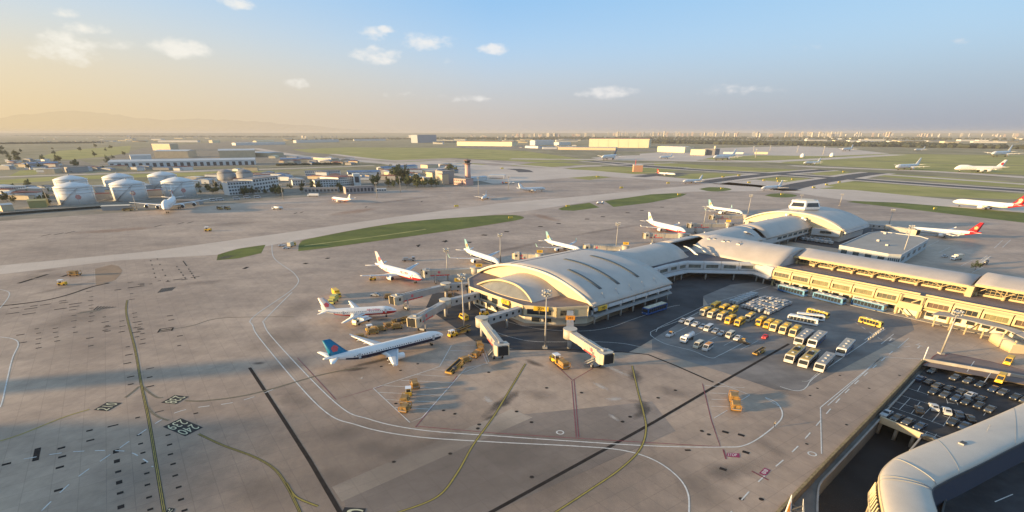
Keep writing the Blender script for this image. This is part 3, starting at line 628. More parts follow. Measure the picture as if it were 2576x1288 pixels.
def winq(p, q, t0, t1, z0, z1, out, name, parent, m=GLASS, prd=.12):
    """window set in a frame, standing proud of the wall p->q; out = outward unit vector"""
    d = (q-p); d.z = 0; L = d.length; d.normalize(); a = p + d*t0*L + out*(.2+prd/2); b = p + d*t1*L + out*(.2+prd/2)
    mb = MB(); c = (a+b)/2; rz = math.atan2(d.y, d.x); w = (b-a).length
    mb.box((c.x, c.y, (z0+z1)/2), (w, prd, z1-z0), rz)
    mb.slot(1)
    for z in (z0, z1): mb.box((c.x+out.x*.06, c.y+out.y*.06, z), (w+.1, prd, .1), rz)
    n = max(1, round(w/4.5))
    for i in range(n+1):
        s_ = a + (b-a)*i/n + out*.05; mb.box((s_.x, s_.y, (z0+z1)/2), (.1, prd, z1-z0-.12), rz)
    return tb(mb, name, [m, WARMW], parent)
# ---- near hall: lower two storeys with a faceted end
def hall(base, sgn=1, full_=True, L=52, hw=37):
    def V(a, b, z=0.): return U(base + a, b, z)
    front = [(0,-hw),(-13,-30),(-21.5,-18),(-22,19),(-14,30),(-3,hw)]
    return V, front
ROOFJ = mat('roof joint', (.38,.345,.31), .5)
V, FP = hall(0)
deck = MB().prism([V(a,b) for a,b in FP] + [V(52,37),V(52,-37)], 7.3, 7.9); tb(deck, "terrace_roof", BROWN)
core = MB().prism([V(a+1.8 if a < -1 else a, b*.95) for a,b in FP] + [V(52,28),V(52,-28)], 0, 3.6); cr = tb(core, "ground_floor_wall", CREAM)
ledge = MB().prism([V(a-.5 if a < -1 else a, b*1.01) for a,b in FP] + [V(52,38),V(52,-38)], 3.6, 4.0); tb(ledge, "floor_ledge", LEDG)
for i in range(5):
    p, q = V(*FP[i]), V(*FP[i+1]); d = (q-p).normalized(); out = Vector((-d.y, d.x, 0))
    if out.dot(-UX) < 0 and abs(out.dot(UX)) > .3: out = -out
    if out.dot((p+q)/2 - V(10,0)) < 0: out = -out
    mb = MB(); wallq(mb, p - out*.2, q - out*.2, 4.0, 7.3, .4)
    mb.slot(1); wallq(mb, p - out*.05, q - out*.05, 7.3, 8.15, .5)
    w = tb(mb, "upper_wall", [WARMW, WARMW])
    p2, q2 = p - out*.22, q - out*.22
    L = (q-p).length
    spans = {2: [(.03,.10),(.13,.37),(.45,.56),(.64,.80)], 3: [(.12,.86)], 4: [(.12,.55)], 1: [(.1,.9)], 0: [(.2,.8)]}[i]
    for (t0, t1) in spans: winq(p2, q2, t0, t1, 4.6, 6.85, out, "window", w)
    k = 1.8 if True else 0
    pl, ql = V(FP[i][0] + (1.8 if FP[i][0] < -1 else 0), FP[i][1]*.95), V(FP[i+1][0] + (1.8 if FP[i+1][0] < -1 else 0), FP[i+1][1]*.95)
    for (t0, t1) in {2: [(.06,.10),(.16,.20),(.28,.36),(.46,.52),(.60,.64),(.78,.84)], 3: [(.22,.48),(.60,.84)], 4: [(.3,.6)], 1: [(.2,.4),(.6,.8)], 0: [(.3,.6)]}[i]:
        winq(pl - out*.15, ql - out*.15, t0, t1, .9, 2.8, out, "window", cr)
    for t_ in (.0, 1.0):
        c = p + (q-p)*t_; tb(MB().box((c.x, c.y, 5.8), (.5,.5,4.4), URZ), "corner_pier", WARMW)
# roof of the near hall
roof = vault(U, -1.2, 53.5, 38.2, 8.0, 8.6, n=40, k=10, th=.8); rf = tb(roof, "hall_roof", ROOFM)
tb(gable(U, 0.2, 38.2, 8.0, 7.9, 8.6, -37.5, 37.5, 40), "gable_wall", WARMW)
rim = MB(); rim.smooth = True
rg = [[U(-1.7 + s, b, arc(38.2, 8.0, 8.6, b) + dz) for (s, dz) in ((0,-.9),(.75,-.9),(.75,.22),(0,.22))] for b in [-38 + 76*j/40 for j in range(41)]]
rim.loft(rg); tb(rim, "roof_rim", CREAM)
for (a, b0, b1) in ((11,12,31),(23,-2,31),(38,1,30)):
    mb = MB(); mb.smooth = True
    mb.loft([[U(a-.85, b, arc(38.2,8,8.6,b)+.02), U(a+.85, b, arc(38.2,8,8.6,b)+.02), U(a+.85, b, arc(38.2,8,8.6,b)+.2), U(a-.85, b, arc(38.2,8,8.6,b)+.2)] for b in [b0+(b1-b0)*j/12 for j in range(13)]])
    tb(mb, "skylight", LOUV, rf)
mb = MB()
for b in (-14.,): mb.loft([[U(a, b+s, arc(38.2,8,8.6,b)+z) for s, z in ((-.15,.0),(.15,.0),(.15,.12),(-.15,.12))] for a in (-1, 53)])
tb(mb, "ridge_seam", LOUV, rf)
for k in range(5):
    c = U(8 + 9*k, 36.2, arc(38.2,8,8.6,36.2)); e = U(8 + 9*k, 34.2, arc(38.2,8,8.6,34.2)+1.2)
    mb = MB(); mb.bar(c, e, .12); mb.bar(e, U(8+9*k, 34.2, arc(38.2,8,8.6,34.2)), .1); tb(mb, "roof_bracket", GREYM, rf)
# bubble vault in front of the gable, with an oval glazed lip
def UB(a, b, z): return U(a, b, z)
bw, lip = 18.5, -16.5
def bub(b, t):   # t 0 at gable, 1 at the lip; lip drops and leans
    z = arc(bw, 7.9, 5.6, b); return z
rings = []; mb = MB(); mb.smooth = True
for t in [i/8 for i in range(9)]:
    ring = []
    for j in range(33):
        b = -bw + 2*bw*j/32; zz = bub(b, t)*(1-.0*t); lean = 2.8*(zz-7.9)/5.6*t
        ring.append(U(lip*t - lean*-1*0 + (lean if t else 0), b, 7.9 + (zz-7.9)*(1-.2*t)))
    rings.append(ring)
mb.loft(rings, closed=False); br_ = tb(mb, "bubble_roof", ROOFM)
mb = MB(); pts = rings[-1]; mb.smooth = True
for p_, q_ in zip(pts, pts[1:]): mb.cyl(p_, q_, .42, n=6, caps=False)
tb(mb, "lip_beam", WARMW, br_)
oval = [U(lip + .9 + 2.5*((z_-7.9)/4.5), b, z_) for b, z_ in [(-bw*.93 + 2*bw*.93*j/32, 7.95 + (arc(bw*.93, 7.9, 4.1, -bw*.93+2*bw*.93*j/32)-7.9)) for j in range(33)]]
low = [U(lip + .6 - 2.6*(1-((j-16)/16)**2), -bw*.93 + 2*bw*.93*j/32, 7.92) for j in range(33)]
mb = MB(); mb.loft([oval, low], closed=False)
OVG = mat("hazy window glass", (.22,.22,.20), .25, var=.2, scale=.2, spec=.6)
ov = tb(mb, "oval_window", OVG, br_)
mb = MB()
for p_, q_ in zip(low, low[1:]): mb.bar(p_, q_, .3, .3)
tb(mb, "sill", WARMW, br_)
# right long side of the near hall: leaning white fascia, glazing, ledge, open undercroft on columns
def long_side(V, a0, a1, b, sg, panels, cols):
    lean = 1.5*sg
    n = panels
    for i in range(n):
        s0, s1 = a0 + (a1-a0)*i/n + .15, a0 + (a1-a0)*(i+1)/n - .15
        mb = MB(); mb.loft([[V(s, b, 7.4), V(s, b+.3*sg, 7.5), V(s, b+1.1*sg, 6.9), V(s, b+lean, 6.1), V(s, b+lean*1.05, 5.7), V(s, b+lean*.8, 5.7)] for s in (s0, s1)])
        tb(mb, "fascia_panel", SHADE)
        mb = MB(); p, q = V(s0, b-.5*sg, 0), V(s1, b-.5*sg, 0); wallq(mb, p, q, 3.9, 5.9, .3); tb(mb, "strip_window", GLASS)
        mb = MB(); c = V(s0, b+.2*sg, 4.9); mb.box((c.x, c.y, 4.9), (.8,.8,2.0), URZ); tb(mb, "pilaster", SHADE)
    mb = MB(); mb.loft([[V(s, b-.7*sg, 3.3), V(s, b+2.2*sg, 3.3), V(s, b+2.2*sg, 3.5), V(s, b+.9*sg, 4.2), V(s, b-.7*sg, 4.2)] for s in (a0, a1)]); tb(mb, "sloped_ledge", LEDG)
    for i in range(cols):
        c = V(a0 + 1.5 + (a1-a0-3)*i/(cols-1), b+.6*sg, 0); tb(MB().cyl((c.x,c.y,0),(c.x,c.y,3.3),.45,n=10), "undercroft_column", CONC)
    p, q = V(a0+1, b-8.5*sg), V(a1-1, b-8.5*sg); mb = MB(); wallq(mb, p, q, 0, 3.3, .3); tb(mb, "undercroft_glazing", GLASSB)
long_side(U, -1, 53, 37, 1, 6, 7); long_side(U, 0, 53, -37, -1, 6, 4)
tb(gable(U, 52.6, 38.2, 8.0, 3.5, 8.6, -37.5, 37.5, 40), "gable_wall", SHADE)
# ---- connecting concourse
CW, CZ, CRI = 15.0, 8.2, 6.4
cro = MB(); 
for (a0, a1, b0, b1) in ((53,104,-CW,CW),(104,136,-CW,1.0),(136,190,-CW,CW),(190,196,-CW,6),(196,270,-CW,CW)):
    m2 = vault(U, a0, a1, CW, CZ, CRI, b0, b1, 22, .7, max(1, int((a1-a0)/8)))
    o_ = tb(m2, "concourse_roof", ROOFM)
    if b1 == CW:
        e = MB(); e.smooth = True; e.loft([[U(a1, b, arc(CW,CZ,CRI,b)-.03) for b in (b0+(b1-b0)*j/16 for j in range(17))], [U(a1+3.5, b*.9, 8.25 + (arc(CW,CZ,CRI,b)-8.2)*.25) for b in (b0+(b1-b0)*j/16 for j in range(17))]], closed=False)
        if a1 < 260: tb(e, "hipped_end", ROOFM, o_)
mb = MB().prism([U(53,-14.5),U(270,-14.5),U(270,14.5),U(53,14.5)], 3.6, 8.15); tb(mb, "concourse_wall", SHADE)
for i in range(26):
    a = 57 + 8.2*i
    for sg in (-1, 1):
        if sg == 1 and 78 < a < 205: continue
        p, q = U(a, 14.5*sg), U(a+6.2, 14.5*sg); winq(p - NX*sg*.2, q - NX*sg*.2, 0, 1, 5.2, 6.9, NX*sg, "strip_window", None, GLASSB)
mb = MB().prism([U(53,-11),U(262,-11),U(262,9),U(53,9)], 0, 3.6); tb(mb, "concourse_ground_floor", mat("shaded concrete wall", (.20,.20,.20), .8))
for i in range(16):
    for sg in (-1, 1):
        c = U(57 + 13.5*i, 13.6*sg); tb(MB().cyl((c.x,c.y,0),(c.x,c.y,3.6),.5,n=8), "undercroft_column", CONC)
mb = MB()
for k in range(3): mb.loft([[U(s, CW-.2, 8.1 - .0), U(s, CW+.4, 8.2), U(s, CW+.4, 7.6), U(s, CW-.2, 7.6)] for s in (53+17*k, 53+17*k+16.9)])
tb(mb, "eaves_gutter", GREYM)
# roof clutter along the ridge
for k in range(7):
    c = U(70 + 28*k, -6, arc(CW,CZ,CRI,-6)); tb(MB().box((c.x,c.y,c.z+.2),(1.4,.8,.5),URZ), "roof_vent", SHADE)
# ---- wing
P3 = G(*r8(770,500), 9.0); P4 = G(2576, 796, 9.0)
WX = (P4-P3).normalized(); WX.z = 0; WX.normalize(); IX = Vector((-WX.y, WX.x, 0))     # IX points in, away from the yard
if IX.dot(Vector((1,1,0))) < 0: IX = -IX
P3.z = 0; WRZ = math.atan2(WX.y, WX.x)
def Wg(t, d, z=0.): return P3 + WX*t + IX*d + Vector((0,0,z))
BAY = (G(*r8(2090,745), 9.0) - G(*r8(770,500), 9.0)).length/8.0
WL = 150
tb(MB().prism([Wg(0,0.3),Wg(WL,0.3),Wg(WL,44),Wg(0,44)], 8.4, 8.9), "terrace_roof", BROWN)
tb(MB().prism([Wg(2,1.2),Wg(WL,1.2),Wg(WL,42),Wg(2,42)], 0, 4.0), "ground_floor_wall", CREAM)
tb(MB().prism([Wg(1,1.2),Wg(WL,1.2),Wg(WL,43),Wg(1,43)], 4.0, 8.4), "upper_floor_wall", CREAM)
mb = MB(); mb.loft([[Wg(t,3.0,3.9),Wg(t,-.8,3.9),Wg(t,-.8,4.2),Wg(t,-.1,4.7),Wg(t,1.3,4.7)] for t in (0, WL)]); tb(mb, "sloped_ledge", WINGW)
mb = MB(); mb.loft([[Wg(t,-.1,8.9),Wg(t,-.1,9.3),Wg(t,.5,9.3),Wg(t,.5,8.9)] for t in (0, WL)]); tb(mb, "parapet", WINGW)
tb(MB().bar(Wg(0,2.2,9.35), Wg(62,2.2,9.35), .5, .8), "parapet_kerb", WINGW); tb(MB().bar(Wg(64,2.2,9.35), Wg(WL,2.2,9.35), .5, .8), "parapet_kerb", WINGW)
GOL = mat('olive blind glass', (.085,.085,.06), .35, var=.35, scale=.5)
GBR = mat('brown blind glass', (.09,.055,.04), .4, var=.3, scale=.5)
GW = mat("greenish curtain glass", (.19,.175,.085), .3, var=.3, scale=.5, spec=.5)
for i in range(13):
    t0, t1 = BAY*i, BAY*(i+1)
    opening = i == 6
    mb = MB(); x0, x1 = t0+.2, t1-.2
    if not opening:
        mb.loft([[Wg(t,1.3,8.9),Wg(t,-.2,8.9),Wg(t,-1.0,8.2),Wg(t,-1.15,7.5),Wg(t,1.3,7.5)] for t in (x0,x1)])
        mb.loft([[Wg(t,1.3,5.6),Wg(t,-1.2,5.6),Wg(t,-1.1,5.0),Wg(t,-.3,4.6),Wg(t,1.3,4.6)] for t in (x0,x1)])
        for (u0,u1) in ((x0,x0+.8),(x1-.8,x1)): mb.loft([[Wg(t,1.3,7.49),Wg(t,-1.15,7.49),Wg(t,-1.2,5.61),Wg(t,1.3,5.61)] for t in (u0,u1)])
        fp = tb(mb, "facade_panel", WINGW)
        mb = MB(); mb.loft([[Wg(t,.9,7.5),Wg(t,-.55,7.5),Wg(t,-.55,5.6),Wg(t,.9,5.6)] for t in (x0+.8,x1-.8)])
        mb.slot(1)
        for k in range(1, 4): mb.bar(Wg(x0+.8+(x1-x0-1.6)*k/4,-.58,5.6), Wg(x0+.8+(x1-x0-1.6)*k/4,-.58,7.5), .09)
        tb(mb, "window", [[GOL,GOL,GW,GW,GW,GOL,GLASS,GBR,GLASS,GW,GBR,GW,GLASS][i], WINGW], fp)
    else:
        mb.loft([[Wg(t,1.3,8.9),Wg(t,-.6,8.9),Wg(t,-1.2,8.2),Wg(t,-1.2,7.7),Wg(t,1.3,7.7)] for t in (x0,x1)])
        mb.loft([[Wg(t,1.3,5.9),Wg(t,-1.8,5.9),Wg(t,-1.8,3.2),Wg(t,1.3,3.2)] for t in (x0,x1)])
        for u in (x0+.5, x1-.5): mb.bar(Wg(u,-1.2,0), Wg(u,-1.2,8.8), .9)
        fp = tb(mb, "open_bay", WINGW)
        mb = MB(); mb.loft([[Wg(t,.9,7.7),Wg(t,0,7.7),Wg(t,0,5.9),Wg(t,.9,5.9)] for t in (x0+1,x1-1)]); tb(mb, "window", GLASS, fp)
        mb = MB(); mb.bar(Wg(x0+1,-1.7,3.4), Wg(x0+5.5,-1.7,0), .4); mb.bar(Wg(x1-2,-.6,7.6), Wg(x1-4.5,-.6,6.0), .35); tb(mb, "stair_flight", WINGW, fp)
    tb(MB().bar(Wg(t0,-.3,4.3), Wg(t0,-.3,8.95), .26), "panel_joint", DARKM)
    gp = tb(MB().bar(Wg(t0,1.0,0), Wg(t0,1.0,3.9), .7), "ground_pier", WINGW)
    for k in range(2):
        if opening: continue
        c0 = t0 + BAY*(.12+.48*k); p, q = Wg(c0,1.2), Wg(c0+BAY*.30,1.2)
        winq(p + IX*.2, q + IX*.2, 0, 1, 1.4, 3.1, -IX, "window", gp)
# kerb along the foot of the wing
tb(MB().prism([Wg(3,-3.5),Wg(WL,-3.5),Wg(WL,2.5),Wg(3,2.5)], 0.03, .18), "pavement_step", CONC)
# clerestory under the long vault, with branching columns
def wing_section(ta, tb_, zc, dep0, dep1, rise, zf):
    def fn(a, b, z): return Wg(a, (dep0+dep1)/2 + b, z)
    w = (dep1-dep0)/2
    rings = []; mb = MB(); mb.smooth = True
    for t in [ta + (tb_-ta)*i/12 for i in range(13)]:
        ring = []
        prof = [(-w + 2*w*j/24) for j in range(25)]
        zz = lambda b: (zf if b < 0 else zf-3.0) + (rise if b < 0 else rise+3.0)*(1-abs(b/w)**2)
        ring = [fn(t, b, zz(b)) for b in prof] + [fn(t, b, zz(b)-.7) for b in reversed(prof)]
        rings.append(ring)
    mb.loft(rings); r_ = tb(mb, "wing_roof", ROOFM2)
    tb(MB().bar(fn(ta+.2,-w-.05,zf-.35), fn(tb_-.2,-w-.05,zf-.35), .3, 1.0), "roof_edge_beam", WINGW, r_)
    tb(MB().bar(fn(ta+.2,w+.1,zf-3.1), fn(tb_-.2,w+.1,zf-3.1), .5, .5), "gutter", CREAM, r_)
    mb = MB(); mb.loft([[Wg(t,dep0+4.6,8.9),Wg(t,dep0+4.6,zf+1.4),Wg(t,dep0+5.0,zf+1.4),Wg(t,dep0+5.0,8.9)] for t in (ta, tb_)]); cl = tb(mb, "clerestory_glazing", GLASS)
    mb = MB()
    n = int((tb_-ta)/1.7)
    for i in range(n+1):
        t = ta + (tb_-ta)*i/n; mb.bar(Wg(t,dep0+4.5,9), Wg(t,dep0+4.5,zf+1.3), .13)
    for z in (10.1, 11.3, 12.4): 
        if z < zf + 1: mb.bar(Wg(ta,dep0+4.5,z), Wg(tb_,dep0+4.5,z), .12)
    tb(mb, "mullion_grid", WINGW, cl)
    tb(MB().bar(Wg(ta,dep0+4.2,9.2), Wg(tb_,dep0+4.2,9.2), .5, .9), "plinth", WINGW)
    n = max(2, round((tb_-ta)/9.0))
    for i in range(n+1):
        t = ta + 1 + (tb_-ta-2)*i/n
        cc = tb(MB().cyl(Wg(t,dep0+2.4,8.8), Wg(t,dep0+2.4,10.4), .72, .6, n=12), "column_drum", WINGW)
        for s_ in (-1, 1):
            if ta < t + s_*4 < tb_: tb(MB().bar(Wg(t,dep0+2.4,10.3), Wg(t+s_*4.2,dep0+.6,zf-.4), .22), "brace", WINGW, cc)
        tb(MB().bar(Wg(t,dep0+2.4,10.2), Wg(t,dep0+4.4,zf-.2), .2), "brace", WINGW, cc)
    return r_
TSEC = (G(*r8(2210,620), 13.0) - Wg(0,0,13)).dot(WX)
wing_section(0.5, TSEC, 9, 16.5, 41, 2.4, 13.1)
wing_section(TSEC + 1.0, WL, 9, 17.5, 43, 2.8, 14.0)
c = Wg(TSEC+.5, 19, 0); tb(MB().box((c.x,c.y,11), (2.2, 7, 4.4), WRZ), "dividing_wall", WINGW)
# bulbous wide vault where the wing meets the pier
def bulb(t, s):   # s 0 (yard side) .. 1
    w = 20.0; b = -w + 2*w*s; return Wg(t, 2.0 + 20 + b, 9.2 + 6.6*(1-abs(b/w)**2.1) - (0 if b < 0 else 0))
mb = MB(); mb.smooth = True; rings = []
for i in range(13):
    t = -52 + 52.6*i/12; top = [bulb(t, j/30) for j in range(31)]; rings.append(top + [p - Vector((0,0,.7)) for p in reversed(top)])
mb.loft(rings); bl = tb(mb, "junction_roof", ROOFM)
mb = MB(); top = [bulb(.3, j/30) - Vector((0,0,.4)) for j in range(31)]; n_ = len(top)
mb.add(top + [Wg(.3, 42, 8.9), Wg(.3, 2.1, 8.9)], [tuple(range(n_+2))]); tb(mb, "end_wall", SHADE, bl)
for (x, y) in ((295,297),(335,300),(400,315),(435,318),(448,308),(508,335),(525,328)):
    f_ = r8(x, y); c = G(*f_, 14.2); mb = MB(); mb.box((c.x,c.y,14.6),(2.2,1.6,1.2),WRZ); mb.slot(1).cyl((c.x,c.y,15.2),(c.x,c.y,15.6),.5,n=8); tb(mb, "roof_vent", [SHADE, DARKM], bl)
# dark valley roof with pale curved ribs
Q = [G(*r8(*p), 9.0) for p in ((-260,545),(0,475),(130,450),(640,460),(770,500))]
tb(MB().prism([U(66,13)] + [Vector((q.x,q.y,0)) for q in Q[1:]] + [Wg(2,18), U(150,14), U(104,1), U(70,8)], 8.1, 8.75), "valley_roof", mat("dark flat roof", (.10,.09,.10), .9, var=.2, scale=.2))
for (x0, y0, x1, y1) in ((120,345,200,402),(190,335,268,385),(555,240,612,268)):
    a, b = G(*r8(x0,y0), 13.2), G(*r8(x1,y1), 10.6); mb = MB(); mb.smooth = True
    side = Vector((WX.x, WX.y, 0))*1.1
    mb.loft([[a.lerp(b, s) + Vector((0,0,1.6*math.sin(s*math.pi/2)*(1-s)+z)) + side*k for k, z in ((-1,0),(1,0),(1,.35),(-1,.35))] for s in (i/8 for i in range(9))])
    rb = tb(mb, "curved_rib", WHITE)
    for s in (.25,.5,.75):
        p = a.lerp(b, s) + Vector((0,0,1.6*math.sin(s*math.pi/2)*(1-s)+.42)); tb(MB().cyl(p, p+Vector((0,0,.05)), .38, n=8), "rib_hole", DARKM, rb)
# bridging facade between pier and wing, over the dark undercroft
for i in range(len(Q)-1):
    p, q = Vector((Q[i].x,Q[i].y,0)), Vector((Q[i+1].x,Q[i+1].y,0)); d = (q-p).normalized(); out = Vector((d.y,-d.x,0))
    if out.dot(Vector((.2,-1,0))) < 0: out = -out
    n = max(1, round((q-p).length/BAY))
    for k in range(n):
        a, b = p.lerp(q, k/n) + d*.12, p.lerp(q, (k+1)/n) - d*.12; mb = MB()
        def E(pt, o, z): return pt + out*o + Vector((0,0,z))
        if i == 3:
            mb.loft([[E(pt,-.5,9.2),E(pt,.2,9.1),E(pt,1.0,8.2),E(pt,1.2,6.5),E(pt,1.0,5.0),E(pt,-.5,4.4)] for pt in (a,b)]); tb(mb, "corner_panel", SHADE); continue
        mb.loft([[E(pt,-.5,9.2),E(pt,.2,9.1),E(pt,1.0,8.4),E(pt,1.1,7.6),E(pt,-.5,7.6)] for pt in (a,b)])
        mb.loft([[E(pt,-.5,5.8),E(pt,1.1,5.8),E(pt,1.0,5.1),E(pt,-.5,4.6)] for pt in (a,b)])
        for (u0,u1) in ((0,.14),(.86,1)): mb.loft([[E(pt,-.5,7.59),E(pt,1.1,7.59),E(pt,1.1,5.81),E(pt,-.5,5.81)] for pt in (a.lerp(b,u0),a.lerp(b,u1))])
        fp = tb(mb, "facade_panel", SHADE)
        mb = MB(); mb.loft([[E(pt,-.3,7.6),E(pt,.5,7.6),E(pt,.5,5.8),E(pt,-.3,5.8)] for pt in (a.lerp(b,.14),a.lerp(b,.86))]); tb(mb, "window", mat("grey blind glass", (.16,.17,.15), .3, var=.4, scale=.6), fp)
    mb = MB(); mb.loft([[E(pt,-3,3.6),E(pt,3.2,3.6),E(pt,3.2,4.0),E(pt,1.0,4.9),E(pt,-3,4.9)] for pt in (p,q)]); tb(mb, "sloped_ledge", SHADE)
    for k in range(2):
        c = p.lerp(q, .3+.4*k) + out*1.5; tb(MB().cyl((c.x,c.y,0),(c.x,c.y,3.6),.4,n=8), "undercroft_column", CONC)
# ---- far hall
FA = 268
tb(MB().prism([U(FA,-35),U(FA+45,-35),U(FA+45,35),U(FA,35)], 0, 8.3), "hall_wall", SHADE)
def UF(a, b, z=0.): return U(FA + a, b, z)
fr_ = vault(UF, -1.5, 48, 37, 8.0, 9.0, n=36, k=8, th=.8); frf = tb(fr_, "hall_roof", ROOFM)
tb(gable(UF, -.6, 37, 8.0, 3.6, 9.0, -36, 36, 36), "gable_wall", WARMW)
mb = MB(); mb.smooth = True
mb.loft([[UF(-2.0+s, b, arc(37,8,9,b)+dz) for s, dz in ((0,-.9),(.7,-.9),(.7,.2),(0,.2))] for b in [-36.5+73*j/36 for j in range(37)]]); tb(mb, "roof_rim", CREAM)
tb(MB().prism([UF(-6,17),UF(-.9,17),UF(-.9,34),UF(-3,35)], 3.6, 8.0), "side_block", SHADE)
p, q = UF(-6.1,20), UF(-3.6,33); o_ = (q-p).normalized(); winq(p, q, .2, .75, 5.3, 7.0, Vector((o_.y,-o_.x,0)) if Vector((o_.y,-o_.x,0)).dot(-UX) > 0 else Vector((-o_.y,o_.x,0)), "window", None, GLASS)
p, q = UF(-.8,-34), UF(-.8,-26); winq(p, q, .1, .9, 5.6, 6.8, -UX, "window", None, GLASS)
for k in range(6): c = UF(-1.5, -30+11*k, 0); tb(MB().cyl((c.x,c.y,0),(c.x,c.y,3.6),.5,n=8), "undercroft_column", CONC)
for sg in (-1, 1):
    mb = MB(); mb.loft([[UF(s,36*sg,7.9),UF(s,37.6*sg,7.2),UF(s,37.8*sg,5.8),UF(s,35*sg,5.8)] for s in (0,47)]); tb(mb, "fascia_panel", SHADE)
    mb = MB(); mb.loft([[UF(s,35.1*sg,5.7),UF(s,35.4*sg,5.7),UF(s,35.4*sg,4.2),UF(s,35.1*sg,4.2)] for s in (0,45)]); tb(mb, "strip_window", GLASS)
for (b) in (-4, 8, 10): c = UF(-4, b, 0); tb(MB().box((c.x,c.y,arc(CW,CZ,CRI,b)+.7),(1.3,1.6,1.4),URZ), "roof_vent", WHITE)
# lookout pod on the far hall
pc = G(*r8(1025,52), 17.0); pc = U(FA + 22, -3); 
def hexa(r, z, sq=.8): return [(pc.x + r*math.cos(math.pi/6*(2*i+1) + URZ), pc.y + r*sq*math.sin(math.pi/6*(2*i+1) + URZ), z) for i in range(6)]
mb = MB(); mb.loft([hexa(9.5,16.0), hexa(12.5,17.8), hexa(12.8,19.2), hexa(11.0,22.6), hexa(10.2,23.4)]); pod = tb(mb, "lookout_pod", WHITE)
tb(MB().loft([hexa(9.6,23.35), hexa(6.5,24.0)]), "pod_roof", CREAM, pod)
for i in range(6):
    a, b = Vector(hexa(12.75,19.5)[i]), Vector(hexa(12.75,19.5)[(i+1) % 6]); c, d = Vector(hexa(11.25,22.2)[i]), Vector(hexa(11.25,22.2)[(i+1) % 6])
    o = ((a+b)/2 - Vector((pc.x,pc.y,19.5))).normalized()*.15
    tb(MB().add([a.lerp(b,.1)+o, a.lerp(b,.9)+o, c.lerp(d,.9)+o, c.lerp(d,.1)+o], [(0,1,2,3)]), "pod_window", GLASS, pod)
# gate number boxes on the near hall
BLK = mat("sign black", (.02,.02,.02), .6)
def gate_box(c, rz, txt, w=7.0, h=1.7):
    mb = MB(); mb.box((c.x,c.y,c.z),(w,.7,h),rz); s = tb(mb, "gate_number_sign", YEL)
    d = Vector((math.sin(rz), -math.cos(rz), 0))
    textmesh(txt, h*.95, BLK, "number", s, (c.x+d.x*.38-TL.x, c.y+d.y*.38-TL.y, c.z-TL.z), (math.pi/2, 0, rz))
def on_face(i, t, z, txt, w):
    p, q = V(*FP[i]), V(*FP[i+1]); d = (q-p).normalized(); out = Vector((d.y,-d.x,0)); 
    if out.dot((p+q)/2 - V(10,0)) < 0: out = -out; d = -d
    c = p + (q-p)*t + out*.65; gate_box(Vector((c.x,c.y,z)), math.atan2(out.x, -out.y), txt, w)
on_face(3, .55, 7.4, "239", 6.0); on_face(2, .72, 7.2, "238", 5.0)
c = U(3.5, 39.0, 6.6); gate_box(c, math.atan2(NX.x, -NX.y), "240", 5.0)
# ---- canopy on posts along the right of the wing
can = thing("bus_canopy", "long grey curved canopy on cream raking posts along the terminal foot", "canopy", Wg(BAY*8, -9))
CL_ = can.location.copy()
cp = [G(*h5(*p), 4.6) for p in ((1180,460),(1600,520),(2000,620),(2300,690),(2700,880))]; ce = [G(*h5(*p), 4.6) for p in ((1290,430),(1700,490),(2120,600),(2500,720),(2800,860))]
cp = smooth_path(cp, 4); ce = smooth_path(ce, 4)
mb = MB(); mb.loft([[p, p+Vector((0,0,.35)), e+Vector((0,0,.75)), e+Vector((0,0,.4))] for p, e in zip(cp, ce)]); mb.build("canopy_roof", LEDG, can, CL_)
for (x0, y0, x1, y1) in ((1230,510,1195,630),(1480,600,1430,690),(1715,640,1665,750),(1970,690,1920,810),(2250,790,2215,880),(2440,900,2400,980)):
    a = G(*h5(x1,y1)); b = G(*h5(x0,y0), 4.6); b2 = Vector((a.x,a.y,0)).lerp(Vector((b.x,b.y,0)), .6); MB().bar(a, Vector((b2.x,b2.y,4.6)), .45).build("post", WARMW, can, CL_)
# low rounded kiosk at the far right foot of the wing
kk = [G(*h5(*p), 0) for p in ((2260,860),(2420,960),(2600,1050))]
ks = thing("kiosk", "rounded yellow kiosk with dark windows at the end of the canopy", "kiosk", kk[0])
mb = MB()
pth = smooth_path(kk, 5); d_ = (pth[-1]-pth[0]).normalized(); o2 = Vector((-d_.y, d_.x, 0))
if o2.y < 0: o2 = -o2
mb.smooth = True; mb.loft([[p, p+Vector((0,0,2.6)), p+o2*.5+Vector((0,0,3.1)), p+o2*5+Vector((0,0,3.1)), p+o2*5] for p in pth]); kb = mb.build("wall", WARMW, ks, kk[0])
for k in (2, 5, 7):
    if k+1 < len(pth): a, b = pth[k]-o2*.06, pth[k+1]-o2*.06; MB().add([a+Vector((0,0,1)), b+Vector((0,0,1)), b+Vector((0,0,2.2)), a+Vector((0,0,2.2))], [(0,1,2,3)]).build("window", GLASS, ks, kk[0])
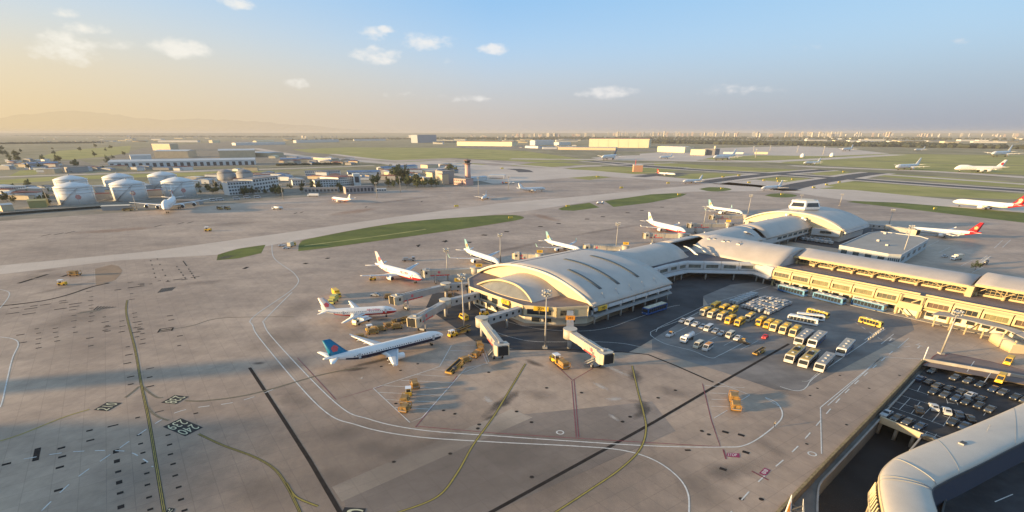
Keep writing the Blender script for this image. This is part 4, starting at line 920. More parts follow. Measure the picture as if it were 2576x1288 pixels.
# ---- flat roofed service block behind the wing
SB = [Vector(p) for p in ((206,330,0),(252,375,0),(264,381,0),(279,362,0),(278,352,0),(226,302,0),(220,304,0))]
sb = thing("service_building", "pale flat roofed block with chamfered corners behind the terminal wing", "building", SB[0]); SL = SB[0].copy()
MB().prism(SB, 0, 6.2).build("wall", mat("pale blue grey wall", (.42,.46,.48), .6, var=.06, scale=.2), sb, SL)
cen = sum(SB, Vector())/len(SB)
MB().prism([cen + (p-cen)*.97 for p in SB], 6.2, 6.5).build("roof", mat("grey beige roof", (.31,.30,.28), .8, var=.12, scale=.1), sb, SL)
mb = MB()
for i in range(len(SB)): a, b = SB[i], SB[(i+1) % len(SB)]; mb.bar(a+Vector((0,0,6.5)), b+Vector((0,0,6.5)), .5, .7)
mb.build("parapet", SHADE, sb, SL)
for c in (Vector((240,345,7)), Vector((262,372,7)), Vector((236,330,6.9))): MB().box(c, (2.4,1.6,1.2), .6).build("roof_unit", GREYM, sb, SL)
for i, n in ((6,4),(5,6),(0,10),(4,5)):
    a, b = SB[i], SB[(i+1) % len(SB)]; d = (b-a).normalized(); o = Vector((d.y,-d.x,0)); 
    if o.dot((a+b)/2-cen) < 0: o = -o
    for k in range(n):
        p = a.lerp(b, (k+.25)/n) + o*.08; q = a.lerp(b, (k+.75)/n) + o*.08; MB().add([p+Vector((0,0,2.2)), q+Vector((0,0,2.2)), q+Vector((0,0,4.6)), p+Vector((0,0,4.6))], [(0,1,2,3)]).build("window", GLASSB, sb, SL)
# ---------------------------------------------------------------- aircraft
PW = mat("airliner white", (.78,.77,.75), .5, var=.05, scale=.3, spec=.25)
PBL = mat("airliner blue", (.0,.175,.33), .4)
PNAVY = mat("airliner navy stripe", (.012,.018,.05), .3)
PRED = mat("airliner red", (.55,.025,.03), .3)
PPINK = mat("airliner pale tail", (.62,.55,.53), .35)
PGREY = mat("airliner belly grey", (.42,.44,.46), .35)
WGREY = mat("wing panel grey", (.37,.40,.44), .35, var=.08, scale=.6)
ALU = mat("bare aluminium", (.5,.5,.52), .3, metal=.6)
FANM = mat("engine fan dark", (.04,.04,.045), .5)
LIT_BLUE = mat("airliner blue sunlit", (.24,.42,.45), .35)  # the tail blue with its sunlit tone put into the colour
EMB = mat("emblem red", (.55,.10,.13), .4)
GOLD = mat("emblem gold", (.6,.42,.2), .4)
BLOTM = mat("dark blue tail", (.05,.07,.12), .4)
def aircraft(name, label, L=44.5, span=34.1, rad=1.98, fin=PBL, emblem=EMB, stripe=PNAVY, nose=None, belly=PGREY, winglet='fence', ttail=False, engines=2, hump=False, loc=(0,0,0), rz=0, group=None, text=None, tailred=None, finh=None, slim=False):
    t = thing(name, label, "airplane", loc, rz, group)
    k = rad/1.98; zc = 3.4*k; X0 = L/2
    st = [(0,.05,-.55),(.35,.45,-.5),(.9,.85,-.42),(1.7,1.22,-.3),(2.8,1.55,-.17),(4.0,1.78,-.07),(5.4,1.93,-.01),(6.6,1.98,0)]
    st = [(a*k, r*k, z*k) for a, r, z in st]
    tl = [(14.5,1.98,0),(12,1.9,.09),(9.5,1.68,.31),(7,1.38,.6),(4.6,1.02,.88),(2.4,.66,1.1),(.9,.42,1.24),(.15,.2,1.3)]
    tl = [(L - a*k, r*k, z*k) for a, r, z in tl]
    a0, a1 = st[-1][0], tl[0][0]; n = 16
    stn = st + [(a0 + (a1-a0)*i/n, 1.98*k, 0) for i in range(1, n)] + tl
    NS = 28; mb = MB(); rings = []
    for a, r, z in stn:
        ring = []
        for j in range(NS):
            th = 2*math.pi*j/NS; cz = math.sin(th)*r
            if hump and a < L*.36 and math.sin(th) > .2: cz += .95*k*min(1, a/6)*max(0, min(1, (L*.36-a)/8))*math.sin(th)
            ring.append((X0 - a, math.cos(th)*r, zc + z + cz))
        rings.append(ring)
    mb.smooth = True; mb.loft(rings)
    mats = [PW, belly, stripe or PW, nose or PW, tailred or PW]
    o = 0
    for i in range(len(rings)-1):
        a = stn[i][0]
        for j in range(NS):
            s_ = math.sin(2*math.pi*(j+.5)/NS); f = i*NS + j; m = 0
            if s_ < -.62: m = 1
            if stripe and -.56 < s_ < -.02 and 1.2*k < a < L*.80 and (a < L*.68 or s_ < -.3): m = 2
            if nose and s_ < -.1 and a < 6.5*k: m = 3
            if nose and s_ < -.45 and a < L*.8: m = 3
            if tailred and a > L*.80 + s_*2.2*k: m = 4
            mb.m[f] = m
    fu = mb.build("fuselage", mats, t)
    # cockpit and cabin windows
    mb = MB()
    for sg in (-1, 1):
        for (x0, x1, y0, y1, z0, z1) in ((2.0,2.75,.0,.75,.72,1.12),(2.2,3.1,.78,1.32,.62,1.0),(2.75,3.7,1.3,1.62,.5,.85)):
            mb.add([(X0-x0*k, sg*y0*k, zc+z0*k), (X0-x0*k-.05, sg*y1*k, zc+z0*k-.12), (X0-x1*k, sg*y1*k, zc+z1*k-.08), (X0-x1*k, sg*y0*k, zc+z1*k+.06)], [(0,1,2,3)])
    mb.build("cockpit_window", GLASS, fu)
    th = .2; yy, zz = math.cos(th)*1.995*k, math.sin(th)*1.98*k
    for sg in (-1, 1):
        mb = MB(); m_ = int((L*.66)/.85); xs = []      # one continuous strip: white panel and dark panes in turn
        for i in range(m_):
            x = X0 - 6.6*k - i*.85; xs += [(x+.17, 1), (x-.17, 0)]
        n = len(xs); mb.add([(x, sg*(yy+.02), zc+zz+dz) for dz in (-.18,.18) for x, _ in xs], [(i, i+1, n+i+1, n+i) for i in range(n-1)])
        for i in range(n-1): mb.m[i] = xs[i][1] if (i//2) % 17 != 8 else 0
        mb.build("cabin_window_row", [PW, GLASS], fu)
        for x in (X0-5.2*k, -X0+11.5*k): MB().box((x, sg*1.965*k, zc+.15*k), (.85,.06,1.7)).build("cabin_door", PGREY, fu)
    # wings
    hs = span/2; rootx = 3.2*k if not slim else -L*.06
    for sg in (-1, 1):
        mb = MB()
        def sec(y, xle, ch, z, tk):
            return [(xle, y*sg, z), (xle-ch*.08, y*sg, z+tk*.45), (xle-ch*.35, y*sg, z+tk*.62), (xle-ch*.72, y*sg, z+tk*.32), (xle-ch, y*sg, z), (xle-ch*.7, y*sg, z-tk*.25), (xle-ch*.3, y*sg, z-tk*.4), (xle-ch*.05, y*sg, z-tk*.28)]
        sw = math.tan(R(27)); z0 = zc - 1.0*k
        ss = [sec(1.0*k, rootx+1.2*k, 7.6*k, z0, .95*k), sec(1.9*k, rootx, 6.6*k, z0+.08, .8*k), sec(hs*.36, rootx-(hs*.36-1.9*k)*sw, 4.1*k, z0+.075*hs*.36, .5*k), sec(hs*.97, rootx-(hs*.97-1.9*k)*sw, 1.65*k, z0+.078*hs, .2*k), sec(hs, rootx-(hs-1.9*k)*sw-.25, 1.2*k, z0+.08*hs, .1*k)]
        mb.smooth = True; mb.loft(ss)
        NSw = 8
        for i in range(len(ss)-1):
            for j in range(NSw): mb.m[i*NSw+j] = 1 if j in (1, 2) and i < 3 else 0
        wg = mb.build("wing", [PW, WGREY], t)
        tipx = rootx-(hs-1.9*k)*sw; tz = z0+.08*hs
        if winglet:
            h = 2.2*k if winglet == 'tall' else .8*k
            mb = MB(); y = hs*sg; mb.add([(tipx-.2,y,tz),(tipx-1.4*k,y,tz),(tipx-1.9*k,y+sg*.3*h,tz+h),(tipx-1.4*k,y+sg*.3*h,tz+h)], [(0,1,2,3)])
            v = [(a,b+.07,c) for a,b,c in mb.v]; mb.add(v, [(3,2,1,0)]); mb.build("winglet", fin if winglet == 'tall' else PW, wg)
        # flap track fairings
        for fy in ((.36,.55,.75) if not slim else ()):
            x = rootx-(hs*fy-1.9*k)*sw - (4.1-2.4*(fy-.36)/.6)*k*.85; mb = MB(); mb.cyl((x+1.4*k, hs*fy*sg, z0+.078*hs*fy-.3*k), (x-1.2*k, hs*fy*sg, z0+.078*hs*fy-.25*k), .26*k, .08*k, 8); mb.build("flap_fairing", PW, wg)
        # engines
        ey = [.34] if engines == 2 else [.30, .58]
        for e_ in ey:
            if ttail: ex, eyy, ez, er, el = -X0+12*k, (1.98*k+1.1*k)*sg, zc+.7*k, .8*k, 5.0*k
            else: ex, eyy, ez, er, el = rootx-(hs*e_-1.9*k)*sw+2.0*k, hs*e_*sg, z0+.075*hs*e_-1.15*k, 1.08*k, 4.3*k
            mb = MB(); mb.smooth = True
            prof = [(0,.86),(.12,.98),(.5,1.05),(1.6,1.08),(2.6,.98),(3.3,.82)]
            rg = [[(ex-a*el/4.3, eyy+math.cos(2*math.pi*j/16)*r*er/1.08, ez+math.sin(2*math.pi*j/16)*r*er/1.08) for j in range(16)] for a, r in prof]
            mb.loft(rg, caps=False); mb.slot(2); mb.loft([[(p[0],p[1],p[2]) for p in rg[0]], [(ex-.5*er, eyy+math.cos(2*math.pi*j/16)*.8*er, ez+math.sin(2*math.pi*j/16)*.8*er) for j in range(16)]], caps=False)
            for j in range(16): mb.m[j] = 1
            mb.slot(1); mb.loft([[(ex-a*el/4.3, eyy+math.cos(2*math.pi*j/12)*r*er, ez+math.sin(2*math.pi*j/12)*r*er) for j in range(12)] for a, r in ((3.2,.6),(4.3,.35),(4.6,.08))])
            en = mb.build("engine", [PW, ALU, FANM], t)
            mb = MB(); mb.cyl((ex-.5*er,eyy,ez),(ex-.52*er,eyy,ez),.82*er,n=16); mb.cyl((ex-.15*er,eyy,ez),(ex-.5*er,eyy,ez),.02,.22*er,8); mb.build("fan", FANM, en)
            if not ttail:
                mb = MB(); zt = z0+.077*hs*e_; xw = rootx-(hs*e_-1.9*k)*sw
                mb.add([(ex-.6*k,eyy-.12,ez+er*.9),(ex-3.4*k,eyy-.12,ez+er*.6),(xw-2*k,eyy-.12,zt),(xw+.2,eyy-.12,zt)] + [(ex-.6*k,eyy+.12,ez+er*.9),(ex-3.4*k,eyy+.12,ez+er*.6),(xw-2*k,eyy+.12,zt),(xw+.2,eyy+.12,zt)], [(0,1,2,3),(7,6,5,4),(0,4,5,1),(1,5,6,2),(2,6,7,3),(3,7,4,0)])
                mb.build("pylon", PW, en)
            else: MB().box((ex-2*k, (1.98*k+.2)*sg, ez), (2.2*k, 1.2*k, .2)).build("pylon", PW, en)
        # tailplane
        xb = -X0 + 5.6*k; zt = zc + .95*k; hsp = 6.2*k
        if ttail: xb = -X0+1.5*k; zt = zc + 7.2*k; hsp = 5.4*k
        mb = MB(); mb.smooth = True
        mb.loft([[(xb-s_*ca, y*sg, zt+.1*y*(0 if ttail else 1)+dz*th_) for s_, dz in ((0,0),(.25,1),(.7,.6),(1,0),(.6,-.6),(.2,-.7))] for (y, off, ca, th_) in ((.3,0,3.6*k,.22*k),) ] + [[(xb-hsp*.62-s_*1.35*k, hsp*sg, zt+.1*hsp*(0 if ttail else 1)+dz*.09*k) for s_, dz in ((0,0),(.25,1),(.7,.6),(1,0),(.6,-.6),(.2,-.7))]])
        mb.build("tailplane", PW, t)
    # fin
    fh = (finh or 5.9)*k; xb = -X0 + 8.4*k; zb = zc + 1.55*k
    mb = MB()
    def fs(z, xl, ch, th_): return [(xl, 0, z), (xl-ch*.3, th_, z), (xl-ch*.7, th_*.8, z), (xl-ch, 0, z), (xl-ch*.7, -th_*.8, z), (xl-ch*.3, -th_, z)]
    mb.smooth = True; mb.loft([fs(zb-.3*k, xb+2.6*k, 8.6*k, .25*k), fs(zb+.35*k, xb+.4*k, 6.6*k, .24*k), fs(zb+.9*k, xb-.4*k, 5.9*k, .22*k), fs(zb+fh, xb-5.0*k, 2.55*k, .12*k)])
    fn = mb.build("tail_fin", fin, t)
    if emblem:
        for sg in (-1, 1):
            mb = MB(); c = (xb-4.1*k, zb+fh*.42); r = 1.15*k
            for q in range(5):       # five round petals
                a = math.pi/2 + q*2*math.pi/5; px, pz = c[0]+math.cos(a)*r*.5, c[1]+math.sin(a)*r*.5
                mb.add([(px+math.cos(b*math.pi/5)*r*.55, sg*.27*k, pz+math.sin(b*math.pi/5)*r*.55) for b in range(10)], [tuple(range(10))])
                for v_ in range(10): mb.v[-1-v_] = (mb.v[-1-v_][0], sg*(.27+.004*q)*k, mb.v[-1-v_][2])
            mb.build("emblem", emblem, fn)
    # landing gear
    for (x, y) in ((X0-5.2*k, 0), (rootx-4.6*k, 3.6*k), (rootx-4.6*k, -3.6*k)):
        if slim and y: x, y = -1.5, y*.7
        mb = MB(); mb.cyl((x,y,.5*k),(x,y,zc-1.2*k),.14*k); mb.slot(1)
        for s_ in (-1, 1):
            r = .55*k if y else .4*k; mb.cyl((x, y+s_*.28*k, r),(x, y+s_*.6*k, r), r, n=12)
        mb.build("main_gear" if y else "nose_gear", [ALU, TYRE], t)
    if text:
        for sg in (-1, 1):
            textmesh(text, 1.25*k, PRED, "title_lettering", fu, (X0-L*.30, sg*2.0*k*math.cos(.5)+sg*.03, zc+2.0*k*math.sin(.5)), (math.pi/2 - sg*0 + (-.5 if sg < 0 else -.5), 0, 0 if sg < 0 else math.pi), .01)
    return t
def seat(nose, tail, z=3.4):
    a, b = G(*nose, z), G(*tail, z*1.25); d = a-b; d.z = 0
    c = (a+b)/2; return (c.x, c.y, .06), math.atan2(d.y, d.x), d.length
def put(proto, L, nose, tail, label, group=None, first=False, Lfix=None, shape=None):
    loc, rz, l = seat(nose, tail); s = (Lfix or l)/L
    if first:
        proto.location = loc; proto.rotation_euler = (0,0,rz); proto.scale = (s,)*3; proto["label"] = label
        if group: proto["group"] = group
        return proto
    return dup(proto, loc, rz, label, group, s)
GN = None
A1 = aircraft("airliner", "x", 44.5, 34.1, fin=PBL, text=None)
put(A1, 44.5, (1115,839), (812,908), "white airliner with blue tail and dark stripe, nearest of the parked planes", first=True)
B1 = aircraft("airliner", "x", 36.0, 34.3, fin=PPINK, emblem=EMB, stripe=None, nose=PRED, belly=PGREY, text="AIR CHINA", winglet=None)
put(B1, 36.0, (998,776), (800,782), "white airliner with pale pink tail and red lettering beside the dark tailed one's left wing", first=True)
B1["label"] = "white airliner with red side lettering, parked just beyond the blue tailed plane"
put(B1, 36.0, (1062,701), (944,667), "white airliner with red chin at the jet bridge left of the hall")
C1 = aircraft("airliner", "x", 39.5, 35.8, fin=LIT_BLUE, emblem=mat("emblem red sunlit", (.6,.25,.12), .4), stripe=PNAVY, winglet='tall')  # same blue and red livery, its sunlit tones painted in
put(C1, 39.5, (1256,661), (1167,628), "airliner with teal lit blue tail and tall winglets just left of the near vaulted hall", first=True)
put(C1, 39.5, (1463,630), (1370,604), "airliner with teal lit blue tail partly hidden behind the ridge of the near hall roof")
D1 = aircraft("airliner", "x", 44.5, 34.1, fin=PW, emblem=GOLD, stripe=None, nose=PRED, winglet='fence')
put(D1, 44.5, (1725,583), (1626,557), "airliner with red nose and white tail bearing a round gold emblem, nose to the pier", first=True)
put(C1, 39.5, (1869,536), (1777,521), "white airliner with pinkish tail behind jet bridge nearest the lookout pod")
E1 = aircraft("airliner", "x", 63.0, 60.3, 2.82, fin=PRED, emblem=GOLD, stripe=None, nose=None, tailred=PRED, winglet='fence', finh=6.6)
put(E1, 63.0, (2281,576), (2470,588), "long white airliner with bright red tail parked beyond the flat roofed service block", first=True)
put(E1, 63.0, (2396,509), (2580,524), "long white airliner with red tail cut off by the right edge beside the grass strip")
F1 = aircraft("airliner", "x", 70.6, 64.4, 3.25, fin=PW, emblem=PRED, stripe=None, engines=4, hump=True, winglet=None)
put(F1, 70.6, (2399,428), (2528,428), "four engined jumbo airliner with red marked white tail, far right on the airfield", first=True)
FARP = "white airliners standing about the far airfield"
W1 = aircraft("airliner", "x", 39.5, 35.8, fin=PW, emblem=None, stripe=None, winglet=None)
W2 = aircraft("airliner", "x", 39.5, 35.8, fin=BLOTM, emblem=None, stripe=None, winglet=None)
put(W1, 39.5, (1718,456), (1768,452), "white airliner beside the dark taxiway crossing, left of the small rear engined jet", FARP, first=True)
put(W1, 39.5, (2252,423.5), (2313,420), "white airliner just left of the four engined jumbo", FARP)
put(W1, 39.5, (2021,411), (2064.5,409), "white airliner on grass between the twin white domes and the dark runway", FARP)
put(W1, 39.5, (1794,400), (1851,397), "white airliner on the pale far apron in front of the cream fire station block", FARP)
put(W1, 39.5, (1659,397), (1692,395), "small white airliner on the far apron, directly below the big cream hangar's right end", FARP)
put(W1, 39.5, (2118,378), (2144,376.5), "tiny white airliner by the dark wood, left of two on the far apron", FARP)
put(W1, 39.5, (2300,378), (2326,377), "tiny white airliner by the dark wood with its tail to the left", FARP)
put(W1, 39.5, (2494,392), (2540,389.5), "white airliner near the right edge above the jumbo", FARP)
put(W2, 39.5, (1514,400), (1551,396), "grey blue airliner with dark tail taxiing on the far crossing", first=True)
put(W1, 39.5, (1372,474), (1302,475), "pale grey airliner seen side on alone in the middle of the apron", FARP)
put(E1, 63.0, (1693,437), (1658,434), "small airliner with red tail rolling on the dark taxiway between grass islands", Lfix=38)
put(W1, 39.5, (1213,497), (1224,488), "white jet seen nose on standing alone on the mid apron", Lfix=30)
H1 = aircraft("rear_engined_jet", "small white jet with T shaped tail and rear engines by the dark taxiway", 32, 28, 1.6, fin=PW, emblem=None, stripe=None, ttail=True, winglet=None, slim=True)
put(H1, 32, (1916,473), (1968,468), "small white jet with T shaped tail and rear engines by the dark taxiway", first=True)
J1 = put(D1, 44.5, (843,498), (875,500), "cream airliner with tall pale tail turned left before the white offices", Lfix=38)
loc = G(432,527); dup(F1, (loc.x, loc.y, .06), R(-66), "huge white airliner facing the camera with spread wings before the storage tanks", None, 1.12)
loc = G(1322,500)
# ---------------------------------------------------------------- jet bridges
JG = "jet bridges around the pier"
JB_G = mat("jet bridge grey", (.36,.355,.345), .5, var=.1, scale=.5)
JB_C = mat("jet bridge cream", (.47,.43,.36), .5, var=.1, scale=.5)
def jet_bridge(label, P, zc=5.6, sign=None, main=JB_C, red=True):
    """P = picture points of wall end, rotunda, cab (at walkway height)"""
    a, b, c = [G(*p, zc) for p in P]
    root = thing("jet_bridge", label, "jet bridge", (b.x, b.y, 0), 0, JG); B0 = Vector((b.x, b.y, 0))
    def bd(mb, n, m, par=None): return mb.build(n, m, par or root, B0)
    if (a-b).length > 4:
        fx = bd(MB().bar(a, b, 2.6, 2.9), "fixed_walkway", JB_G)
        d = (b-a).normalized(); s = Vector((-d.y, d.x, 0)); n = max(2, int((b-a).length/3.2))
        for sg in (-1, 1):
            for i in range(n):
                p = a + (b-a)*((i+.5)/n) + s*sg*1.33; MB().box((p.x,p.y,p.z+.2),(1.1,.06,1.0),math.atan2(d.y,d.x)).build("window", GLASS, fx, B0)
        for u in (.35,): p = a.lerp(b,u); bd(MB().cyl((p.x,p.y,0),(p.x,p.y,zc-1.4),.4,n=8), "support_column", JB_G)
    mb = MB(); mb.cyl((b.x,b.y,zc-1.6),(b.x,b.y,zc+1.7),2.4,n=18); mb.cyl((b.x,b.y,zc+1.7),(b.x,b.y,zc+1.95),2.55,n=18); bd(mb, "rotunda", JB_C)
    bd(MB().cyl((b.x,b.y,0),(b.x,b.y,zc-1.6),.75,n=12), "rotunda_column", JB_G)
    d = (c-b).normalized(); s = Vector((-d.y, d.x, 0)); L = (c-b).length; rz = math.atan2(d.y, d.x)
    m1 = b + d*L*.52
    bd(MB().bar(b + d*1.5, m1, 2.5, 2.6), "tunnel_section", main); 
    t2 = bd(MB().bar(b + d*L*.46, c - d*3.0, 2.85, 2.95), "tunnel_section", main)
    for sg in (-1, 1):
        p = b + d*L*.70 + s*sg*1.45
        mb = MB(); mb.bar(b + d*L*.5 + s*sg*1.44 - Vector((0,0,1.2)), c - d*3.5 + s*sg*1.44 - Vector((0,0,1.2)), .05, .5); MBt = mb.build("side_stripe", PRED if red else JB_G, t2, B0)
        mb = MB()
        if red:
            for q in range(5):
                an = q*2*math.pi/5; cc = p + d*math.cos(an)*.35 + Vector((0,0,.35+math.sin(an)*.35)); mb.cyl(cc - s*sg*.03, cc + s*sg*(.04+.003*q), .4, n=8)
            mb.build("emblem", EMB, t2, B0)
    # cab
    mb = MB(); p = c - d*1.2
    prof = [p + d*x + s*y for x, y in ((-2.2,-2.2),(-2.2,2.2),(.6,2.6),(1.6,1.9),(1.6,-1.9),(.6,-2.6))]
    mb.prism(prof, zc-2.0, zc+1.7); cab = bd(mb, "cab", JB_C)
    for y in (-1.9, 0, 1.9):
        mb = MB(); q = c + d*.6 + s*y; mb.box((q.x,q.y,zc-.1),(1.0,.35,3.3),rz); mb.build("bellows_rib", WARMW if y else TYRE, cab, B0)
    mb = MB(); q = c + d*.75; mb.box((q.x,q.y,zc-.1),(.8,3.4,3.0),rz); mb.build("bellows", TYRE, cab, B0)
    mb = MB(); q = p + s*2.5; mb.box((q.x,q.y,zc+.4),(1.6,.1,1.2),rz); mb.build("cab_window", GLASS, cab, B0)
    mb = MB(); q = p - d*1.0; mb.box((q.x,q.y,zc+2.0),(1.6,1.4,.7),rz); mb.build("roof_unit", GREYM, cab, B0)
    # drive column and wheels, service stair
    q = c - d*6; mb = MB(); mb.bar(q + s*1.6 - Vector((0,0,zc-.6)), q + s*1.6, .5); mb.bar(q - s*1.6 - Vector((0,0,zc-.6)), q - s*1.6, .5); mb.bar(q + s*1.9 - Vector((0,0,zc-.7)), q - s*1.9 - Vector((0,0,zc-.7)), .7)
    dc = bd(mb, "drive_column", JB_G)
    for sg in (-1, 1): q2 = q + s*sg*1.5; MB().cyl((q2.x-s.x*.3,q2.y-s.y*.3,.6),(q2.x+s.x*.3,q2.y+s.y*.3,.6),.6,n=12).build("wheel", TYRE, dc, B0)
    q = c - d*3 - s*2.6; e = q - d*5.5; mb = MB(); mb.bar(q - Vector((0,0,1.4)), Vector((e.x,e.y,.3)), 1.0, .25)
    mb.bar(q - s*.45 - Vector((0,0,.4)), Vector((e.x,e.y,1.3)) - s*.45, .1); mb.bar(q + s*.45 - Vector((0,0,.4)), Vector((e.x,e.y,1.3)) + s*.45, .1); bd(mb, "service_stair", GREYM)
    for k in range(1, 9):      # cladding ribs round the outer tunnel
        q = b + d*(L*.46 + (L*.54-3.0)*k/9.0); mb = MB(); mb.bar(q - d*.07, q + d*.07, 3.0, 3.1); mb.build("tunnel_rib", JB_G, t2, B0)
    mb = MB(); q = b + d*L*.3 + Vector((0,0,1.55)); mb.bar(q, b + d*L*.9 + Vector((0,0,1.75)), .35, .18); bd(mb, "cable_tray", GREYM)
    if sign:
        p = a.lerp(b, .62) if (a-b).length > 6 else b
        dd = Vector((p.x,p.y,0)).normalized(); rz2 = math.atan2(-dd.x, dd.y)
        bx = bd(MB().box((p.x,p.y,zc+3.1),(3.4,.9,1.5),rz2), "gate_number_box", ORANGE if sign == "241" else YEL)
        textmesh(sign, 1.35, BLK, "number", bx, (p.x-dd.x*.48-B0.x, p.y-dd.y*.48-B0.y, zc+3.1), (math.pi/2,0,rz2))
        bd(MB().bar((p.x,p.y,zc+1.4),(p.x,p.y,zc+2.2),.3), "sign_post", GREYM)
    return root
jet_bridge("long grey jet bridge reaching over the carts behind the blue tailed plane", [r5(1580,575), r5(1265,655), r5(985,815)], main=JB_G, sign=None)
jet_bridge("grey jet bridge angled down to the red lettered airliner's nose", [r5(1550,498), r5(1270,512), r5(820,625)], main=JB_G, sign="237")
jet_bridge("cream jet bridge touching the airliner with the red chin", [r5(1615,385), r5(1520,372), r5(1075,392)], sign="236")
jet_bridge("cream jet bridge left of the tall lamp mast standing before the hall", [r6(618,712), r6(292,815), r6(470,1055)], sign=None)
jet_bridge("cream jet bridge bearing the orange number box marked 241", [r6(1052,745), r6(1052,915), r6(1372,1125)], sign="241")
jet_bridge("short cream jet bridge showing its dark end just left of the near hall's ridge", [r6(840,258), r6(790,252), r6(575,240)], sign="235")
jet_bridge("jet bridge with red side panel meeting the half hidden teal tailed airliner", [r3(2060,1215), r3(2000,1212), r3(1590,1200)], sign="234")
jet_bridge("cream jet bridge ending just below the red nosed airliner", [r3(2650,1085), r3(2560,1085), r3(2190,1080)], sign=None)
jet_bridge("cream jet bridge reaching out just beyond the red nosed airliner's nose", [r8(470,185), r8(430,188), r8(150,192)], sign="232")
jet_bridge("jet bridge at the far hall's left foot beside the pinkish tailed plane", [r8(590,128), r8(555,128), r8(310,132)], sign=None)
jet_bridge("jet bridge on the far hall's shaded right side leading to the long red tailed plane", [r8(1430,190), r8(1590,205), r8(1800,240)], sign=None, main=JB_G, red=False)
# ---------------------------------------------------------------- lamp masts
def lamp_mast(label, base, top_y, first=None, k=1.0):
    b = G(*base); h = zat(b, top_y)
    if first is not None: return dup(first, b, 0, label, "tall apron lamp masts", (1,1,h/25.0))
    t = thing("lamp_mast", label, "lamp mast", b, 0, "tall apron lamp masts")
    MB().box((0,0,.4),(1.6,1.6,.8)).build("base", CONC, t)
    MB().cyl((0,0,.8),(0,0,24.2),.36,.17,n=10).build("pole", mat("galvanised pole", (.42,.40,.37), .5, var=.1), t)
    mb = MB(); mb.smooth = True
    for z in (23.0, 24.6): mb.lathe([(1.25,z),(1.45,z),(1.45,z+.18),(1.25,z+.18)], 16)
    mb.smooth = False
    for i in range(4): a = i*math.pi/2; mb.bar((0,0,23.1),(1.4*math.cos(a),1.4*math.sin(a),23.1),.12); mb.bar((0,0,24.7),(1.4*math.cos(a),1.4*math.sin(a),24.7),.12)
    mb.build("lamp_ring", GREYM, t)
    for z in (23.35, 24.9):
        for i in range(8):
            a = i*math.pi/4 + .3; MB().box((1.45*math.cos(a),1.45*math.sin(a),z),(.5,.62,.55),a,.5).build("floodlight", mat("floodlight housing", (.5,.48,.42), .4), t)
    return t
M1 = lamp_mast("tall lamp mast standing on dark asphalt directly before the near hall", (1371,876), 732); M1.scale = (1,1,zat(G(1371,876),732)/25)
for lb, base, ty in (("lamp mast just right of the long grey jet bridge",(1168,836),691),
    ("lamp mast rising between the two left jet bridges",(1127,706),626), ("lamp mast beside the tall winglets of the teal tailed plane left of the hall",(1259,662),589),
    ("lamp mast behind the pier roof near the half hidden teal tailed plane",(1549,632),561), ("lamp mast left of the far jet bridges, behind the pier",(1769,575),520),
    ("lamp mast rising behind the pinkish tailed plane at the far hall",(1880,545),490), ("short looking lamp mast behind the lookout pod",(2012,515),490), ("lamp mast on the apron just right of the lookout pod",(2112,517),488),
    ("lamp mast beside the jet bridge on the far hall's shaded side",(2233,575),527), ("lamp mast standing in front of the flat roofed service block",(2266,655),568),
    ("leaning looking lamp mast on red paving before the long wing",(2367,890),783), ("lamp mast left of the leftmost storage tank",(123,514),470), ("lamp mast in front of the middle storage tank",(345,528),484),
    ("lamp mast in front of the right storage tank",(437,512),478), ("lamp mast on the apron right of the white office with square windows",(713,502),464), ("lamp mast behind the cream tall tailed plane",(949,497),459),
    ("lamp mast before the cluster of dark trees",(1008,484),445), ("lamp mast just right of the pink control tower",(1204,489),445), ("lamp mast near the orange fire engines",(1279,476),443)):
    lamp_mast(lb, base, ty, M1)
